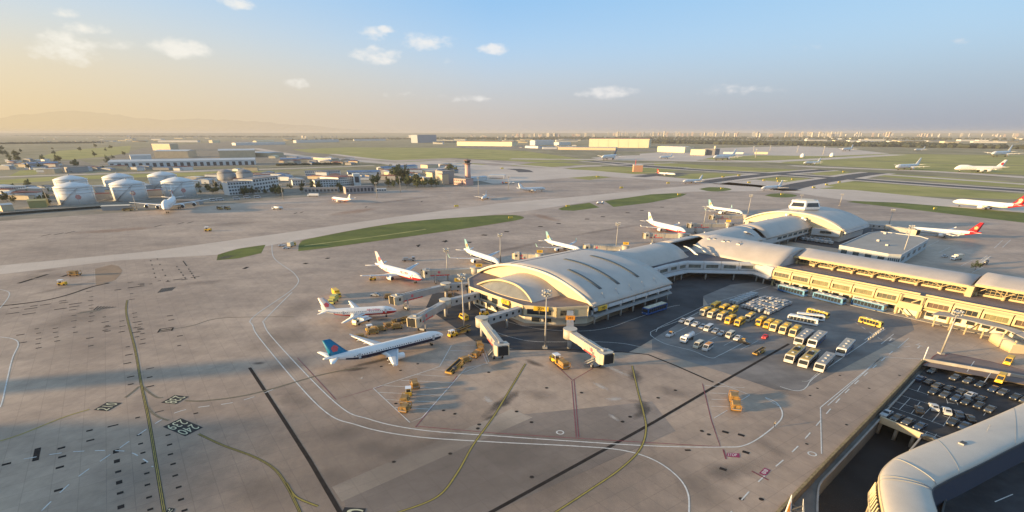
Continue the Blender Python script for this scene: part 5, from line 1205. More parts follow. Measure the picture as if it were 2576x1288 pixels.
# ---------------------------------------------------------------- storage tanks
TKW = mat("tank white", (.66,.66,.65), .5, var=.06, scale=.1)
def tank(label, loc, first=None):
    if first is not None: return dup(first, loc, 0, label, "white storage tanks")
    t = thing("storage_tank", label, "storage tank", loc, 0, "white storage tanks")
    mb = MB(); mb.smooth = True; mb.lathe([(17.2,0),(17.2,17.4)], 64); sh = mb.build("shell", TKW, t)
    mb = MB(); mb.smooth = True
    for z in (11.6, 14.9, 17.2): mb.lathe([(17.22,z),(17.7,z),(17.7,z+.4),(17.22,z+.4)], 64)
    mb.build("stiffening_ring", WHITE, sh)
    mb = MB(); mb.smooth = True; mb.lathe([(17.4,17.5),(14,19.1),(9,20.6),(4.5,21.6),(.6,22.1)], 64); rf_ = mb.build("dome_roof", TKW, t)
    MB().cyl((0,0,22),(0,0,23.2),.7,n=10).build("vent", GREYM, rf_)
    for k in range(6):
        a = k*math.pi/3 + .2; MB().bar((17.25*math.cos(a),17.25*math.sin(a),.2),(17.25*math.cos(a),17.25*math.sin(a),17.2),.3,.12).build("seam", SHADE, sh)
    mb = MB(); mb.lathe([(18.4,0),(18.4,.5)], 48); mb.build("base_ring", CONC, t)
    mb = MB()
    for i in range(24):
        a0, a1 = -1.9+i*.05, -1.9+(i+1)*.05; mb.bar((17.9*math.cos(a0),17.9*math.sin(a0),.3+i*.7),(17.9*math.cos(a1),17.9*math.sin(a1),.3+(i+1)*.7),.9,.12)
    mb.build("spiral_stair", GREYM, t)
    mb = MB()   # red round emblem painted on the shell
    a = math.atan2(-loc[1], -loc[0]) + .1
    for q in range(6):
        an = q*math.pi/3; da, dz = math.cos(an)*1.4/17.2, math.sin(an)*1.3
        n = 10; mb.add([(17.28*math.cos(a+da+math.cos(2*math.pi*i/n)*1.3/17.2), 17.28*math.sin(a+da+math.cos(2*math.pi*i/n)*1.3/17.2), 8+dz+math.sin(2*math.pi*i/n)*1.25) for i in range(n)], [tuple(range(n))])
    for i in range(len(mb.v)): r_ = 1 + .0006*(i//10); mb.v[i] = (mb.v[i][0]*r_, mb.v[i][1]*r_, mb.v[i][2])
    mb.build("emblem", mat("faded red emblem", (.55,.25,.22), .6), sh)
    return t
T = []
for x_, y_ in ((199,516),(333,505.5),(457,497.5)):
    q_ = G(x_, y_); q_ = q_ + q_.normalized()*17.2; T.append((q_.x, q_.y, 0))
K1 = tank("front white storage tank, leftmost of the three bearing red emblems, sunlit on its left edge", T[0])
tank("front white storage tank in the middle of the row", T[1], K1); tank("front white storage tank at the right end of the row", T[2], K1)
for p, lb in zip(T, ("domed white tank right behind the leftmost front tank", "domed white tank right behind the middle front tank", "domed white tank right behind the right front tank")):
    tank(lb, (p[0]-78, p[1]+98, 0), K1)
# tank yard wall and low buildings
def wall(label, px, h, m, th=.4, f=full, name="boundary_wall", z=0):
    p = Z(f, px); t = thing(name, label, "wall", p[0]); mb = MB()
    for a, b in zip(p, p[1:]): mb.bar(a + Vector((0,0,h/2)), b + Vector((0,0,h/2)), th, h)
    mb.build("panel", m, t, p[0]); mb = MB()
    for a, b in zip(p, p[1:]): mb.bar(a + Vector((0,0,h+.06)), b + Vector((0,0,h+.06)), th+.3, .2)
    mb.build("coping", CONC, t, p[0]); return t
DKG = mat("dark hedge wall", (.03,.035,.03), .9, var=.3, scale=.5)
wall("long dark wall along the apron edge before the storage tanks", [(-60,547),(120,533),(300,520)], 2.2, DKG, 1.2)
wall("low pale bund wall around the storage tanks", [(120,520),(300,511),(410,503),(540,492)], .8, CONC)
wall("pale bund wall behind the storage tanks", [(235,512),(275,500),(370,492),(395,480)], .8, CONC)
# ---------------------------------------------------------------- vehicles
PHY = random.Random(5)
SILV = mat("silver paint", (.36,.37,.385), .3, metal=.3); CW_ = mat("car white", (.52,.53,.54), .3); CBK = mat("car black", (.02,.021,.025), .22, spec=.6); CGR = mat("car dark grey", (.055,.058,.065), .25, spec=.6)
CBL = mat("car dark blue", (.02,.035,.075), .25, spec=.6); BEI = mat("bus beige", (.56,.52,.42), .4, var=.06); BUSB = mat("bus deep blue", (.012,.075,.24), .35); BUSG = mat("bus grey roof", (.30,.28,.255), .5, var=.12, scale=.4); LBL = mat("bus light blue", (.12,.30,.46), .35)
LAMPM = mat("headlamp glass", (.6,.6,.55), .2)
def wheels(t, xs, w, r, par=None):
    for x in xs:
        for sg in (-1, 1): MB().cyl((x, sg*(w/2-.28), r), (x, sg*(w/2+.02), r), r, n=12).build("wheel", TYRE, t)
def boxbus(name, cat, L, W, Hh, body, roof, kind="minibus", skirt=None):
    t = thing(name, "x", cat); z0 = .32; sl = .35 if kind == "minibus" else .18
    pr = [(-L/2,z0),(L/2,z0),(L/2+.04,z0+1.0),(L/2-sl,Hh-.25),(L/2-sl-.3,Hh-.06),(-L/2+.25,Hh-.06),(-L/2,Hh-.3)]
    mb = MB(); mb.side(pr, -W/2, W/2); bd = mb.build("body", body, t)
    MB().box((-.1,0,Hh-.02),(L-1.0,W-.28,.14)).build("roof_panel", roof, t)
    for sg in (-1, 1):
        zb, zt = z0+.95 if kind == "minibus" else z0+.75, Hh-.42
        mb = MB(); mb.box((-.25,sg*(W/2+.02),(zb+zt)/2),(L-1.5,.05,zt-zb)); mb.slot(1)
        for i in range(int(L/1.5)): mb.box((-L/2+1.1+i*1.5,sg*(W/2+.045),(zb+zt)/2),(.09,.03,zt-zb))
        mb.build("side_window", [GLASS, body], bd)
        if skirt: MB().box((0,sg*(W/2+.015),z0+.4),(L-.1,.04,.7)).build("skirt_panel", skirt, bd)
    mb = MB(); zf0, zf1 = z0+1.05, Hh-.35
    x0 = L/2+.06; x1 = L/2-sl+.05
    mb.add([(x0,-W/2+.15,zf0),(x0,W/2-.15,zf0),(x1+.02,W/2-.22,zf1),(x1+.02,-W/2+.22,zf1)], [(0,1,2,3)]); mb.build("windscreen", GLASS, t)
    MB().box((-L/2-.02,0,Hh*.66),(.05,W*.72,Hh*.26)).build("rear_window", GLASS, t)
    for sg in (-1, 1): MB().box((L/2+.04,sg*(W/2-.35),z0+.55),(.08,.4,.2)).build("headlight", LAMPM, t); MB().box((L/2+.1,sg*(W/2+.18),Hh*.62),(.12,.16,.5)).build("mirror", TYRE, t)
    wheels(t, (L*.30, -L*.28), W, .42 if kind == "minibus" else .5)
    if kind != "minibus":
        for x in (-L*.22, L*.02, L*.26): MB().box((x,0,Hh+.12),(.9,.7,.16)).build("roof_hatch", mat("roof hatch", (.62,.6,.56), .5), t)
        if kind == "coach": MB().box((-.5,0,Hh+.2),(2.8,1.7,.3)).build("air_conditioner", TYRE, t)
    else: MB().box((-L*.1,0,Hh+.12),(1.6,1.2,.2)).build("air_conditioner", roof, t)
    return t
def car(name, cat, L, W, Hh, body, van=False, roofm=None, bar=False):
    t = thing(name, "x", cat); z0 = .22
    if van: pr = [(-L/2,z0),(L/2,z0),(L/2+.02,.85),(L/2-.25,1.05),(L/2-1.05,Hh-.05),(L/2-1.3,Hh),(-L/2+.1,Hh),(-L/2,Hh-.15)]
    else: pr = [(-L/2,z0),(L/2,z0),(L/2+.02,.62),(L/2-.1,.78),(L*.2,.93),(L*.03,Hh-.05),(-.1,Hh),(-L*.22,Hh-.02),(-L*.40,.98),(-L/2,.9)]
    n = len(pr); mb = MB()
    wl = [W/2*(1 if z < .97 else (.93 if van else .8)) for _, z in pr]
    vs = [(p[0],-w,p[1]) for p, w in zip(pr, wl)] + [(p[0],w,p[1]) for p, w in zip(pr, wl)]
    fs = [(i,(i+1) % n,n+(i+1) % n,n+i) for i in range(n)]
    for tt in tessellate_polygon([[Vector((p[0],p[1],0)) for p in pr]]): fs.append(tt); fs.append(tuple(n+i for i in reversed(tt)))
    mb.add(vs, fs); bd = mb.build("body", body, t)
    def strip(i, m, nm, ins=.1, off=.02):
        (xa,za),(xb,zb) = pr[i],pr[i+1]; a = Vector((xa,0,za)); b = Vector((xb,0,zb)); nrm = Vector((za-zb,0,xb-xa)).normalized()
        if nrm.z < 0: nrm = -nrm
        a2 = a.lerp(b,.1)+nrm*off; b2 = a.lerp(b,.92)+nrm*off; wa, wb = wl[i]-ins, wl[i+1]-ins
        MB().add([(a2.x,-wa,a2.z),(a2.x,wa,a2.z),(b2.x,wb,b2.z),(b2.x,-wb,b2.z)], [(0,1,2,3)]).build(nm, m, t)
    strip(3 if van else 4, GLASS, "windscreen")
    if not van: strip(7, GLASS, "rear_window")
    else: MB().box((-L/2-.01,0,Hh*.72),(.04,W*.7,.5)).build("rear_window", GLASS, t)
    for sg in (-1, 1):
        if van: q = [(L/2-.75,1.1),(-L/2+.25,1.1),(-L/2+.3,Hh-.25),(L/2-1.15,Hh-.25)]; y = W/2*.95
        else: q = [(L*.15,.97),(-L*.32,1.0),(-L*.2,Hh-.09),(L*.0,Hh-.1)]; y = W/2*.87
        MB().add([(x,sg*(y+(0.02 if van else (.02-(z-.97)*.13))),z) for x, z in q], [(0,1,2,3)]).build("side_window", GLASS, bd)
        MB().box((L/2+.0,sg*W*.36,.66 if not van else .78),(.08,.3,.14)).build("headlight", LAMPM, bd)
    if roofm: MB().box((-L*.1 if van else -.45,0,Hh+.02),(L*.62 if van else 1.3,W*.82 if van else W*.62,.06)).build("roof_panel", roofm, t)
    if bar: MB().box((-.1,0,Hh+.1),(.3,W*.6,.16)).build("light_bar", ORANGE, t)
    wheels(t, (L*.31,-L*.30), W, .33)
    return t
USED = set()
def place(proto, p, rz, label, group=None, cat=None, z=.07, scale=None):
    loc = (p.x, p.y, p.z + z)
    if proto.name not in USED:
        USED.add(proto.name); proto.location = loc; proto.rotation_euler = (0,0,rz); proto["label"] = label
        if group: proto["group"] = group
        if scale: proto.scale = scale if isinstance(scale, tuple) else (scale,)*3
        o = proto
    else: o = dup(proto, loc, rz, label, group, scale)
    return o
def ang(f, a, b):
    d = G(*f(*b)) - G(*f(*a)); return math.atan2(d.y, d.x)
AV = ang(r7, (780,350), (690,400))      # way the parked row faces (towards the camera's left)
MBY = boxbus("minibus", "minibus", 7.0, 2.1, 2.75, YEL, YEL); MBB = boxbus("minibus", "minibus", 7.0, 2.1, 2.75, BEI, YEL)
gr = "yellow minibuses parked in rows"
row = [(722,372),(800,395),(895,418),(975,455),(1070,478)]
for i, p in enumerate(row): place(MBB if i < 3 else MBY, G(*r7(*p)), AV, f"{ORD[i]} yellow roofed minibus from the left in the front row of five", gr, )
for i, p in enumerate([(825,315),(912,342),(1000,358)]): place(MBY, G(*r7(*p)), AV, f"{ORD[i]} yellow minibus from the left in the short back row of three", gr)
place(MBB, G(*r7(1172,430)), AV, "beige sided minibus set back between the two yellow rows", gr)
for i, p in enumerate([(1280,472),(1360,498)]): place(MBY, G(*r7(*p)), AV, f"{ORD[i]} of the two minibuses just left of the cream shuttle buses", gr)
SHB = boxbus("shuttle_bus", "minibus", 7.6, 2.4, 3.1, mat("cream yellow paint", (.66,.56,.32), .4), YEL)
for i, p in enumerate([(1428,525),(1522,552),(1622,580)]): place(SHB, G(*r7(*p)), AV, f"{ORD[i]} cream and yellow shuttle bus from the left, parked short of the long apron buses", "cream shuttle buses")
APB = boxbus("apron_bus", "bus", 13.5, 3.0, 3.0, mat("bus pale body", (.55,.54,.53), .4), BUSG, "apron", TYRE)
APW = boxbus("apron_bus", "bus", 13.5, 3.0, 3.0, WHITE, mat("bus warm roof", (.38,.34,.28), .5, var=.1), "apron", BUSB)
APY = boxbus("apron_bus", "bus", 13.5, 3.0, 3.0, mat("bus pale body", (.55,.54,.53), .4), mat("bus orange roof", (.52,.34,.08), .5, var=.15, scale=.6), "coach", TYRE)
g2 = "long apron buses parked side by side"
AB = ang(r7, (1780,570), (1640,690))
def bus(p, proto, lb, a=AB): place(proto, G(*r7(*p)), a, lb, g2)
bus((1710,640), APB, "grey roofed apron bus at the upper left of the six parked together"); bus((1842,660), APW, "white apron bus with pale roof dots, second in the upper row"); bus((2125,745), APW, "white apron bus parked apart to the right of the group")
bus((1622,810), APY, "apron bus with orange yellow roof at the lower left of the group"); bus((1760,855), APY, "apron bus with yellow roof stripe in the middle of the lower row"); bus((1918,895), APB, "apron bus with dark roof slot at the lower right of the group")
CO = boxbus("coach", "bus", 11.5, 2.5, 3.2, mat("coach yellow", (.70,.47,.08), .4), mat("coach yellow roof", (.62,.42,.08), .45), "apron")
place(CO, G(*r7(2385,480)), ang(r7,(2290,440),(2485,495)), "yellow coach alone on the open asphalt before the long wing", "yellow coaches", scale=.76); place(CO, G(*r7(1855,390)), ang(r7,(1770,360),(1945,405)), "yellow coach behind the white apron bus", "yellow coaches", scale=.76)
WB = boxbus("apron_bus", "bus", 13, 3.0, 3.0, WHITE, WHITE, "apron", WHITE); place(WB, G(*r7(1705,460)), ang(r7,(1580,435),(1830,485)), "white apron bus with broad black windows, parked broadside", None, scale=.88); place(WB, G(*r7(1780,425)), ang(r7,(1640,390),(1880,415)), "low white vehicle squeezed between the broadside white bus and the yellow coach", None, scale=.8)
BB = boxbus("apron_bus", "bus", 14, 3.0, 3.1, BUSB, mat("bus sandy roof", (.50,.46,.34), .5, var=.15), "apron", BUSB); place(BB, G(*r7(215,350)), ang(r7,(320,300),(120,365)), "deep blue apron bus in the shade beside the near hall")
LB = boxbus("apron_bus", "bus", 14, 3.0, 3.1, LBL, mat("bus pale grey roof", (.48,.50,.50), .5), "apron", BUSB)
for i, (p, a, b) in enumerate((((1600,165),(1460,125),(1760,205)),((1965,245),(1800,205),(2130,290)),((2365,310),(2200,265),(2530,350)))):
    o = place(LB, G(*r7(*p)) + Vector((0,0,0)), ang(r7, a, b), ["blue apron bus at the left end of three against the long wing", "blue apron bus with yellow sunlit roof, middle of three against the long wing", "pale blue apron bus at the right end of three against the long wing"][i], "blue apron buses against the wing", scale=None)
# cars and vans in the yard
cw = car("parked_car", "car", 4.5, 1.8, 1.45, CW_); cs = car("parked_car", "car", 4.5, 1.8, 1.45, SILV); ck = car("parked_car", "car", 4.6, 1.8, 1.45, CBK); cg = car("parked_car", "car", 4.6, 1.82, 1.46, CGR); cb = car("parked_car", "car", 4.6, 1.82, 1.46, CBL)
vw = car("van", "van", 5.2, 1.9, 2.1, CW_, True); vb = car("van", "van", 5.2, 1.9, 2.1, BEI, True, BEI); vo = car("van", "van", 5.4, 1.95, 2.2, CW_, True, ORANGE); cy = car("escort_car", "car", 4.6, 1.85, 1.6, CW_, False, YEL, True); vy = car("van", "van", 5.4, 1.95, 2.3, YEL, True, YEL)
crd = car("parked_car", "car", 3.6, 1.6, 1.4, RED); cdk = car("escort_car", "car", 4.6, 1.85, 1.6, CBK, False, YEL, True)
yc = "white cars parked in a row in the bus yard"
for i, (p, pr_) in enumerate((((500,450),cs),((565,470),vw),((630,485),cw),((700,510),cs),((757,530),vw),((832,553),cs),((890,578),cs),((972,600),vb),((1052,625),cw))):
    place(pr_, G(*r7(*p)), AV, f"{ORD[i]} vehicle from the left in the single row of white cars and vans", yc)
place(cdk, G(*r7(1120,662)), AV + math.pi/2, "dark car with yellow roof at the right end of the white car row"); place(cy, G(*r7(375,590)), AV, "white escort car with yellow roof parked alone at the yard's left edge")
place(vb, G(*r7(655,700)), AV, "beige van beside the orange roofed one"); place(vo, G(*r7(748,725)), AV, "white van with orange roof in the bus yard"); place(crd, G(*r7(1327,612)), AV, "small bright red car alone in the yard")
place(vy, G(*h5(2330,1190)), ang(h5,(2400,1090),(2300,1200)), "yellow van with white roof on the road under the canopy's end"); place(vy, G(*q1(1640,300)), ang(q1,(1670,240),(1610,315)), "yellow van parked on reddish paving above the car deck")
place(vy, G(*r5(1425,790)), ang(r5,(1465,800),(1380,750)), "yellow van on dark asphalt under the long grey jet bridge")
# tank truck, tow truck and apron trucks
def truck(name, label, cat, p, rz, cabm, boxm, L=8., kind="box"):
    t = thing(name, label, cat, (p.x,p.y,.07), rz)
    MB().box((-.3,0,.75),(L-.6,1.6,.35)).build("chassis", DARKM, t)
    mb = MB(); mb.side([(L/2-2.0,.6),(L/2,.6),(L/2,1.5),(L/2-.35,2.5),(L/2-2.0,2.5)], -1.15, 1.15); cb_ = mb.build("cab", cabm, t)
    MB().add([(L/2+.02,-1.0,1.5),(L/2+.02,1.0,1.5),(L/2-.32,.95,2.38),(L/2-.32,-.95,2.38)], [(0,1,2,3)]).build("windscreen", GLASS, cb_)
    for sg in (-1,1): MB().box((L/2-1.1,sg*1.16,1.9),(1.1,.04,.7)).build("side_window", GLASS, cb_)
    if kind == "tank":
        mb = MB(); mb.smooth = True; mb.cyl((-L/2+.1,0,1.85),(L/2-2.3,0,1.85),1.0,n=18); mb.build("tank", boxm, t); MB().box((-1,0,2.9),(L*.55,.5,.12)).build("catwalk", GREYM, t)
    elif kind == "box": MB().box((-1.1,0,2.1),(L-2.4,2.4,2.4)).build("cargo_box", boxm, t)
    elif kind == "stair":
        mb = MB(); mb.bar((-L/2,0,1.2),(L/2-.5,0,3.6),1.8,.3); mb.bar((L/2-.5,0,3.6),(L/2+.8,0,3.6),1.8,.3); mb.build("stairway", boxm, t)
        mb = MB()
        for sg in (-1,1): mb.bar((-L/2,sg*.9,2.2),(L/2-.5,sg*.9,4.6),.1); mb.bar((L/2-.5,sg*.9,4.6),(L/2+.8,sg*.9,4.6),.1)
        mb.build("handrail", WHITE, t)
    else: MB().box((-1.1,0,1.15),(L-2.4,2.3,.3)).build("flatbed", boxm, t); MB().box((-1.6,0,1.8),(L*.35,1.9,1.0)).build("equipment_box", boxm, t)
    wheels(t, (L*.32,-L*.28), 2.3, .48); return t
truck("tank_truck", "white tank truck in the bus yard behind the beige van", "truck", G(*r7(545,640)), AV, WHITE, WHITE, 8, "tank")
truck("catering_truck", "white service truck below the engine of the red lettered airliner", "truck", G(*r5(550,825)), ang(r5,(620,800),(480,855)), WARMW, WHITE, 9, "flat")
truck("cargo_truck", "cream box truck on the shaded apron behind the wing", "truck", G(*r8(2085,440)), R(200), WHITE, BEI, 8); truck("stair_truck", "grey stair truck near the ridge of the wing on the right apron", "truck", G(*r8(2275,475)), R(30), SILV, GREYM, 8, "stair")
truck("cargo_truck", "yellow truck with raised bed behind the red lettered airliner's tail", "truck", G(*r5(330,595)), ang(r5,(300,560),(360,610)), YEL, YEL, 8); truck("cargo_truck", "pale yellow green box truck beside the red lettered airliner's tail", "truck", G(*r5(305,650)), ang(r5,(330,620),(280,660)), mat("pale lime paint", (.5,.48,.14), .5), mat("pale lime paint", (.5,.48,.14), .5), 7)
truck("tank_truck", "white tank truck alone on the mid apron before the offices", "truck", G(*r2(790,820)), R(175), WHITE, WHITE, 11, "tank"); truck("cargo_truck", "long white truck parked by the apron edge before the offices", "truck", G(*r2(1150,688)), R(180), WHITE, WHITE, 14)
truck("stair_truck", "small stair truck on the apron behind the red chinned airliner", "truck", G(*r5(950,290)), R(10), SILV, GREYM, 8, "flat")
truck("service_truck", "white utility truck in the gap between the two grass islands", "truck", G(*r3(1745,765)), R(20), WHITE, WHITE, 9, "flat")
for i, (p, s_) in enumerate((((835,1190),.9),((880,1215),.9))): place(cw, G(*r2(*p)), R(20), ["white car on the perimeter road by the grass tip, left of two", "white car on the perimeter road by the grass tip, right of two"][i])
truck("cargo_truck", "pale yellow box truck on the service road at the long grass island's tip", "truck", G(*r2(935,1195)), R(80), YEL, BEI, 7)
place(cs, G(*r5(660,590)), R(170), "grey car on the apron behind the red lettered airliner"); place(cw, G(*r8(2000,420)), R(20), "white car on the shaded apron behind the wing")
for i, (x, y) in enumerate(((145,735),(215,730),(380,720),(485,708),(590,705))): place(vw, G(*r2(x,y)), R(25), f"{ORD[i]} white van from the left in the line before the white offices", "white vans before the offices", scale=1.35)
truck("fire_engine", "orange fire engine at the apron edge right of the control tower", "fire engine", G(*r3(790,560)), R(185), RED, ORANGE, 10, "flat"); truck("service_truck", "pale service truck beside the orange fire engine", "truck", G(*r3(860,560)), R(185), WHITE, WHITE, 9, "flat")
# ---------------------------------------------------------------- baggage equipment
CVR = mat("baggage cover sheet", (.40,.385,.375), .6, var=.15, scale=.5); CVB = mat("baggage cover blue grey", (.32,.35,.37), .6, var=.15, scale=.5)
def cart(name, cov, L=3.2, W=1.7, Hh=1.7):
    t = thing(name, "x", "cart"); MB().box((0,0,.42),(L,W,.16)).build("chassis", DARKM, t)
    mb = MB(); mb.side([(-L/2+.1,.5),(L/2-.1,.5),(L/2-.1,Hh-.15),(L/2-.35,Hh),(-L/2+.35,Hh),(-L/2+.1,Hh-.15)], -W/2+.05, W/2-.05); mb.build("cover", cov, t)
    MB().bar((L/2,0,.4),(L/2+.8,0,.3),.1).build("tow_bar", DARKM, t); wheels(t, (L*.3,-L*.3), W, .22); return t
k1, k2 = cart("baggage_cart", CVR), cart("baggage_cart", CVB)
A_, B_, C_, D_ = [G(*r7(*p)) for p in ((1085,312),(1330,212),(1620,275),(1385,392))]
ax = math.atan2((B_-A_).y, (B_-A_).x); nR, nC = 7, 9; cs_ = (B_-A_).length/nR*.8/3.2; cw_ = (D_-A_).length/nC*.74/1.7
for i in range(nR):
    for j in range(nC):
        p = A_.lerp(B_, (i+.35)/nR).lerp(D_.lerp(C_, (i+.35)/nR), (j+.3)/nC) + Vector((PHY.uniform(-.25,.25), PHY.uniform(-.25,.25), 0))
        if (i, j) in ((5,1),(5,2),(0,6)): continue
        place(k1 if PHY.random() < .8 else k2, p, ax + PHY.uniform(-.06,.06), "covered baggage cart in the dense block parked beside the wing", "covered baggage carts in the yard block", scale=(cs_*PHY.uniform(.9,1.05), cw_*PHY.uniform(.86,1.0), PHY.uniform(.9,1.25)))
A_, B_, C_, D_ = [G(*r7(*p)) for p in ((955,270),(1190,180),(1265,190),(1050,292))]
for i in range(6):
    for j in range(3):
        p = A_.lerp(B_, (i+.5)/6).lerp(D_.lerp(C_, (i+.5)/6), (j+.4)/3); place(k2, p, ax, "blue grey covered cart in the narrow strip left of the dense block", "blue grey covered carts", scale=((B_-A_).length/6*.82/3.2, (D_-A_).length/3*.78/1.7, 1.1))
for i, (x, y) in enumerate(((1240,965),)): pass
CT = "stacked carts in the dark court"
for i in range(13):
    p = G(*r8(965 + (i % 7)*34 + (i//7)*20, 298 + (i % 7)*5 - (i//7)*16)); place(k1 if i % 2 else k2, p, ax + .9, "baggage cart in the dark court behind the wing", CT, scale=1.3)
def dolly(name, m):
    t = thing(name, "x", "dolly"); MB().box((0,0,.5),(3.4,1.9,.2)).build("deck", m, t)
    mb = MB()
    for x in (-1.6,-.8,0,.8,1.6): mb.cyl((x,-.85,.66),(x,.85,.66),.09,n=6)
    mb.build("roller", GREYM, t)
    for sg in (-1,1):
        mb = MB(); mb.bar((1.65*sg,-.9,.6),(1.65*sg,-.9,1.5),.1); mb.bar((1.65*sg,.9,.6),(1.65*sg,.9,1.5),.1); mb.bar((1.65*sg,-.9,1.5),(1.65*sg,.9,1.5),.12); mb.build("end_rail", m, t)
    MB().box((-.2,0,1.15),(2.2,1.5,.9)).build("load", mat("brown load", (.30,.19,.07), .7, var=.3, scale=.8), t)
    wheels(t, (1.1,-1.1), 1.9, .25); return t
def tractor(name, m):
    t = thing(name, "x", "tractor"); MB().box((0,0,.65),(2.9,1.5,.7)).build("body", m, t); MB().box((.9,0,1.1),(1.0,1.4,.35)).build("bonnet", m, t)
    mb = MB()
    for x in (-1.0,.35):
        for y in (-.6,.6): mb.bar((x,y,1.0),(x,y,2.0),.09)
    mb.box((-.35,0,2.05),(1.7,1.45,.1)); mb.build("canopy", WHITE, t); MB().box((-.6,0,1.15),(.6,1.0,.4)).build("seat", TYRE, t); wheels(t, (.95,-.9), 1.6, .38); return t
def loader(name, m):
    t = thing(name, "x", "loader"); MB().box((0,0,.7),(6.5,2.0,.5)).build("chassis", m, t); MB().bar((-3.2,0,1.0),(3.6,0,1.7),1.1,.3).build("belt", TYRE, t)
    mb = MB()
    for sg in (-1,1): mb.bar((-3.2,.62*sg,1.25),(3.6,.62*sg,1.95),.12,.2)
    mb.build("side_rail", m, t); MB().box((-1.4,-.85,1.4),(1.2,.7,.9)).build("driver_seat", DARKM, t); wheels(t, (2.0,-2.0), 2.0, .42); return t
OCH = mat("worn orange paint", (.46,.225,.035), .5, var=.3, scale=.7)
d1, d2, tr, ld = dolly("container_dolly", OCH), dolly("container_dolly", mat("ochre paint", (.42,.26,.06), .5, var=.2)), tractor("baggage_tractor", YEL), loader("belt_loader", mat("ochre paint", (.42,.26,.06), .5, var=.2))
def seq(items, f, grp, sc=1.25):
    for i, (pr_, x, y, a, lb) in enumerate(items): place(pr_, G(*f(x,y)), a, lb, grp, scale=sc)
aq = ang(q3,(1340,520),(1420,340))
seq([(d1,1415,345,aq+.4,"topmost orange dolly of the crooked chain in the hatched bay"),(tr,1368,400,aq+.2,"white topped tractor between the orange dollies in the hatched bay"),(d2,1340,455,aq,"brown dolly below the tractor in the hatched bay"),(d1,1343,522,aq-.2,"bottom dolly of the chain in the hatched bay")], q3, "dollies in the hatched bay", 1.2)
ar = ang(r5,(1430,1170),(1590,1040))
seq([(d2,1440,1160,ar-.5,"lowest ochre dolly of the chain at the jet bridge foot"),(d1,1530,1115,ar,"middle orange dolly of the chain at the jet bridge foot"),(d1,1570,1070,ar+.4,"upper orange dolly of the chain at the jet bridge foot"),(d2,1562,1030,ar+.6,"darkest brown dolly, topmost at the jet bridge foot")], r5, "dollies at the jet bridge foot", 1.2)
seq([(tr,925,1160,ang(r6,(1000,1210),(920,1150)),"yellow baggage tractor between the two front jet bridges"),(d1,990,1205,ang(r6,(1000,1210),(920,1150)),"orange dolly hitched behind the yellow tractor")], r6, None, 1.5)
seq([(d1,2045,445,ang(q4,(2045,520),(2030,420)),"upper yellow dolly standing on hatched lines by the dark drain"),(d1,2060,510,ang(q4,(2045,520),(2030,420)),"lower yellow dolly standing on hatched lines by the dark drain")], q4, None, 1.35)
seq([(d1,540,965,.4,"orange dolly under the far wing of the blue tailed plane"),(tr,625,895,.5,"white topped tractor in the cart line behind the blue tailed plane"),(d2,640,915,.4,"brown dolly just below the white topped tractor"),(d1,710,890,.4,"orange cart next right of the white topped tractor"),(d1,785,862,.4,"orange cart in the middle of the line behind the blue tailed plane"),(d2,850,870,.4,"brown cart left of the grey jet bridge's wheels"),(ld,895,825,.5,"belt loader at the end of the grey jet bridge")], r5, "carts behind the blue tailed plane", 1.3)
seq([(ld,1345,1235,ang(r5,(1300,1275),(1400,1200)),"dark belt loader lying on the hatched bay's upper corner"),(tr,1330,940,.7,"white tractor at the foot of the left lamp mast"),(ld,1395,915,.7,"white loader at the foot of the left lamp mast")], r5, None, 1.25)
place(tr, G(*r5(640,455)), .3, "yellow green tractor under the red chinned airliner's wing", None); place(ld, G(*r7(1265,770)), ang(r7,(1210,790),(1320,740)), "black and white belt loader parked alone beside the dark drain", None, scale=.9)
seq([(tr,1600,760,.2,"orange tractor on asphalt beside the hall's left facets"),(d1,780,610,.2,"orange dolly by the cab of the upper grey jet bridge"),(d1,1300,605,.2,"orange dolly under the upper grey jet bridge's walkway"),(d2,1345,545,.2,"ochre dolly beneath the upper walkway")], r5, None, 1.3)
place(d1, G(*q7(635,525)), .1, "yellow dolly on the left apron beside the earth patch", None, scale=1.6); place(tr, G(*q7(530,605)), .1, "small yellow tractor on the left apron", None, scale=1.3); place(tr, G(*q7(1755,150)), .1, "yellow tractor far out on the left apron near the white strip", None, scale=1.6)
seq([(ld,2215,890,-.7,"loader trailing away from the huge airliner before the tanks"),(ld,2290,890,-.7,"second loader beyond the huge airliner's wing tip"),(ld,1290,905,.2,"dark equipment under the huge airliner's left wing")], r1, None, 1.5)
# posts on the far apron, traffic posts
# low barrier line of small posts in the yard
bar_ = thing("barrier", "line of small concrete barriers across the asphalt before the wing", "barrier", G(*h5(340,760)))
for i in range(9):
    p = G(*h5(235,840)).lerp(G(*h5(445,675)), i/8); MB().box((p.x,p.y,.4),(.7,.5,.8),i*.5).build("barrier_block", CONC, bar_, bar_.location.copy())
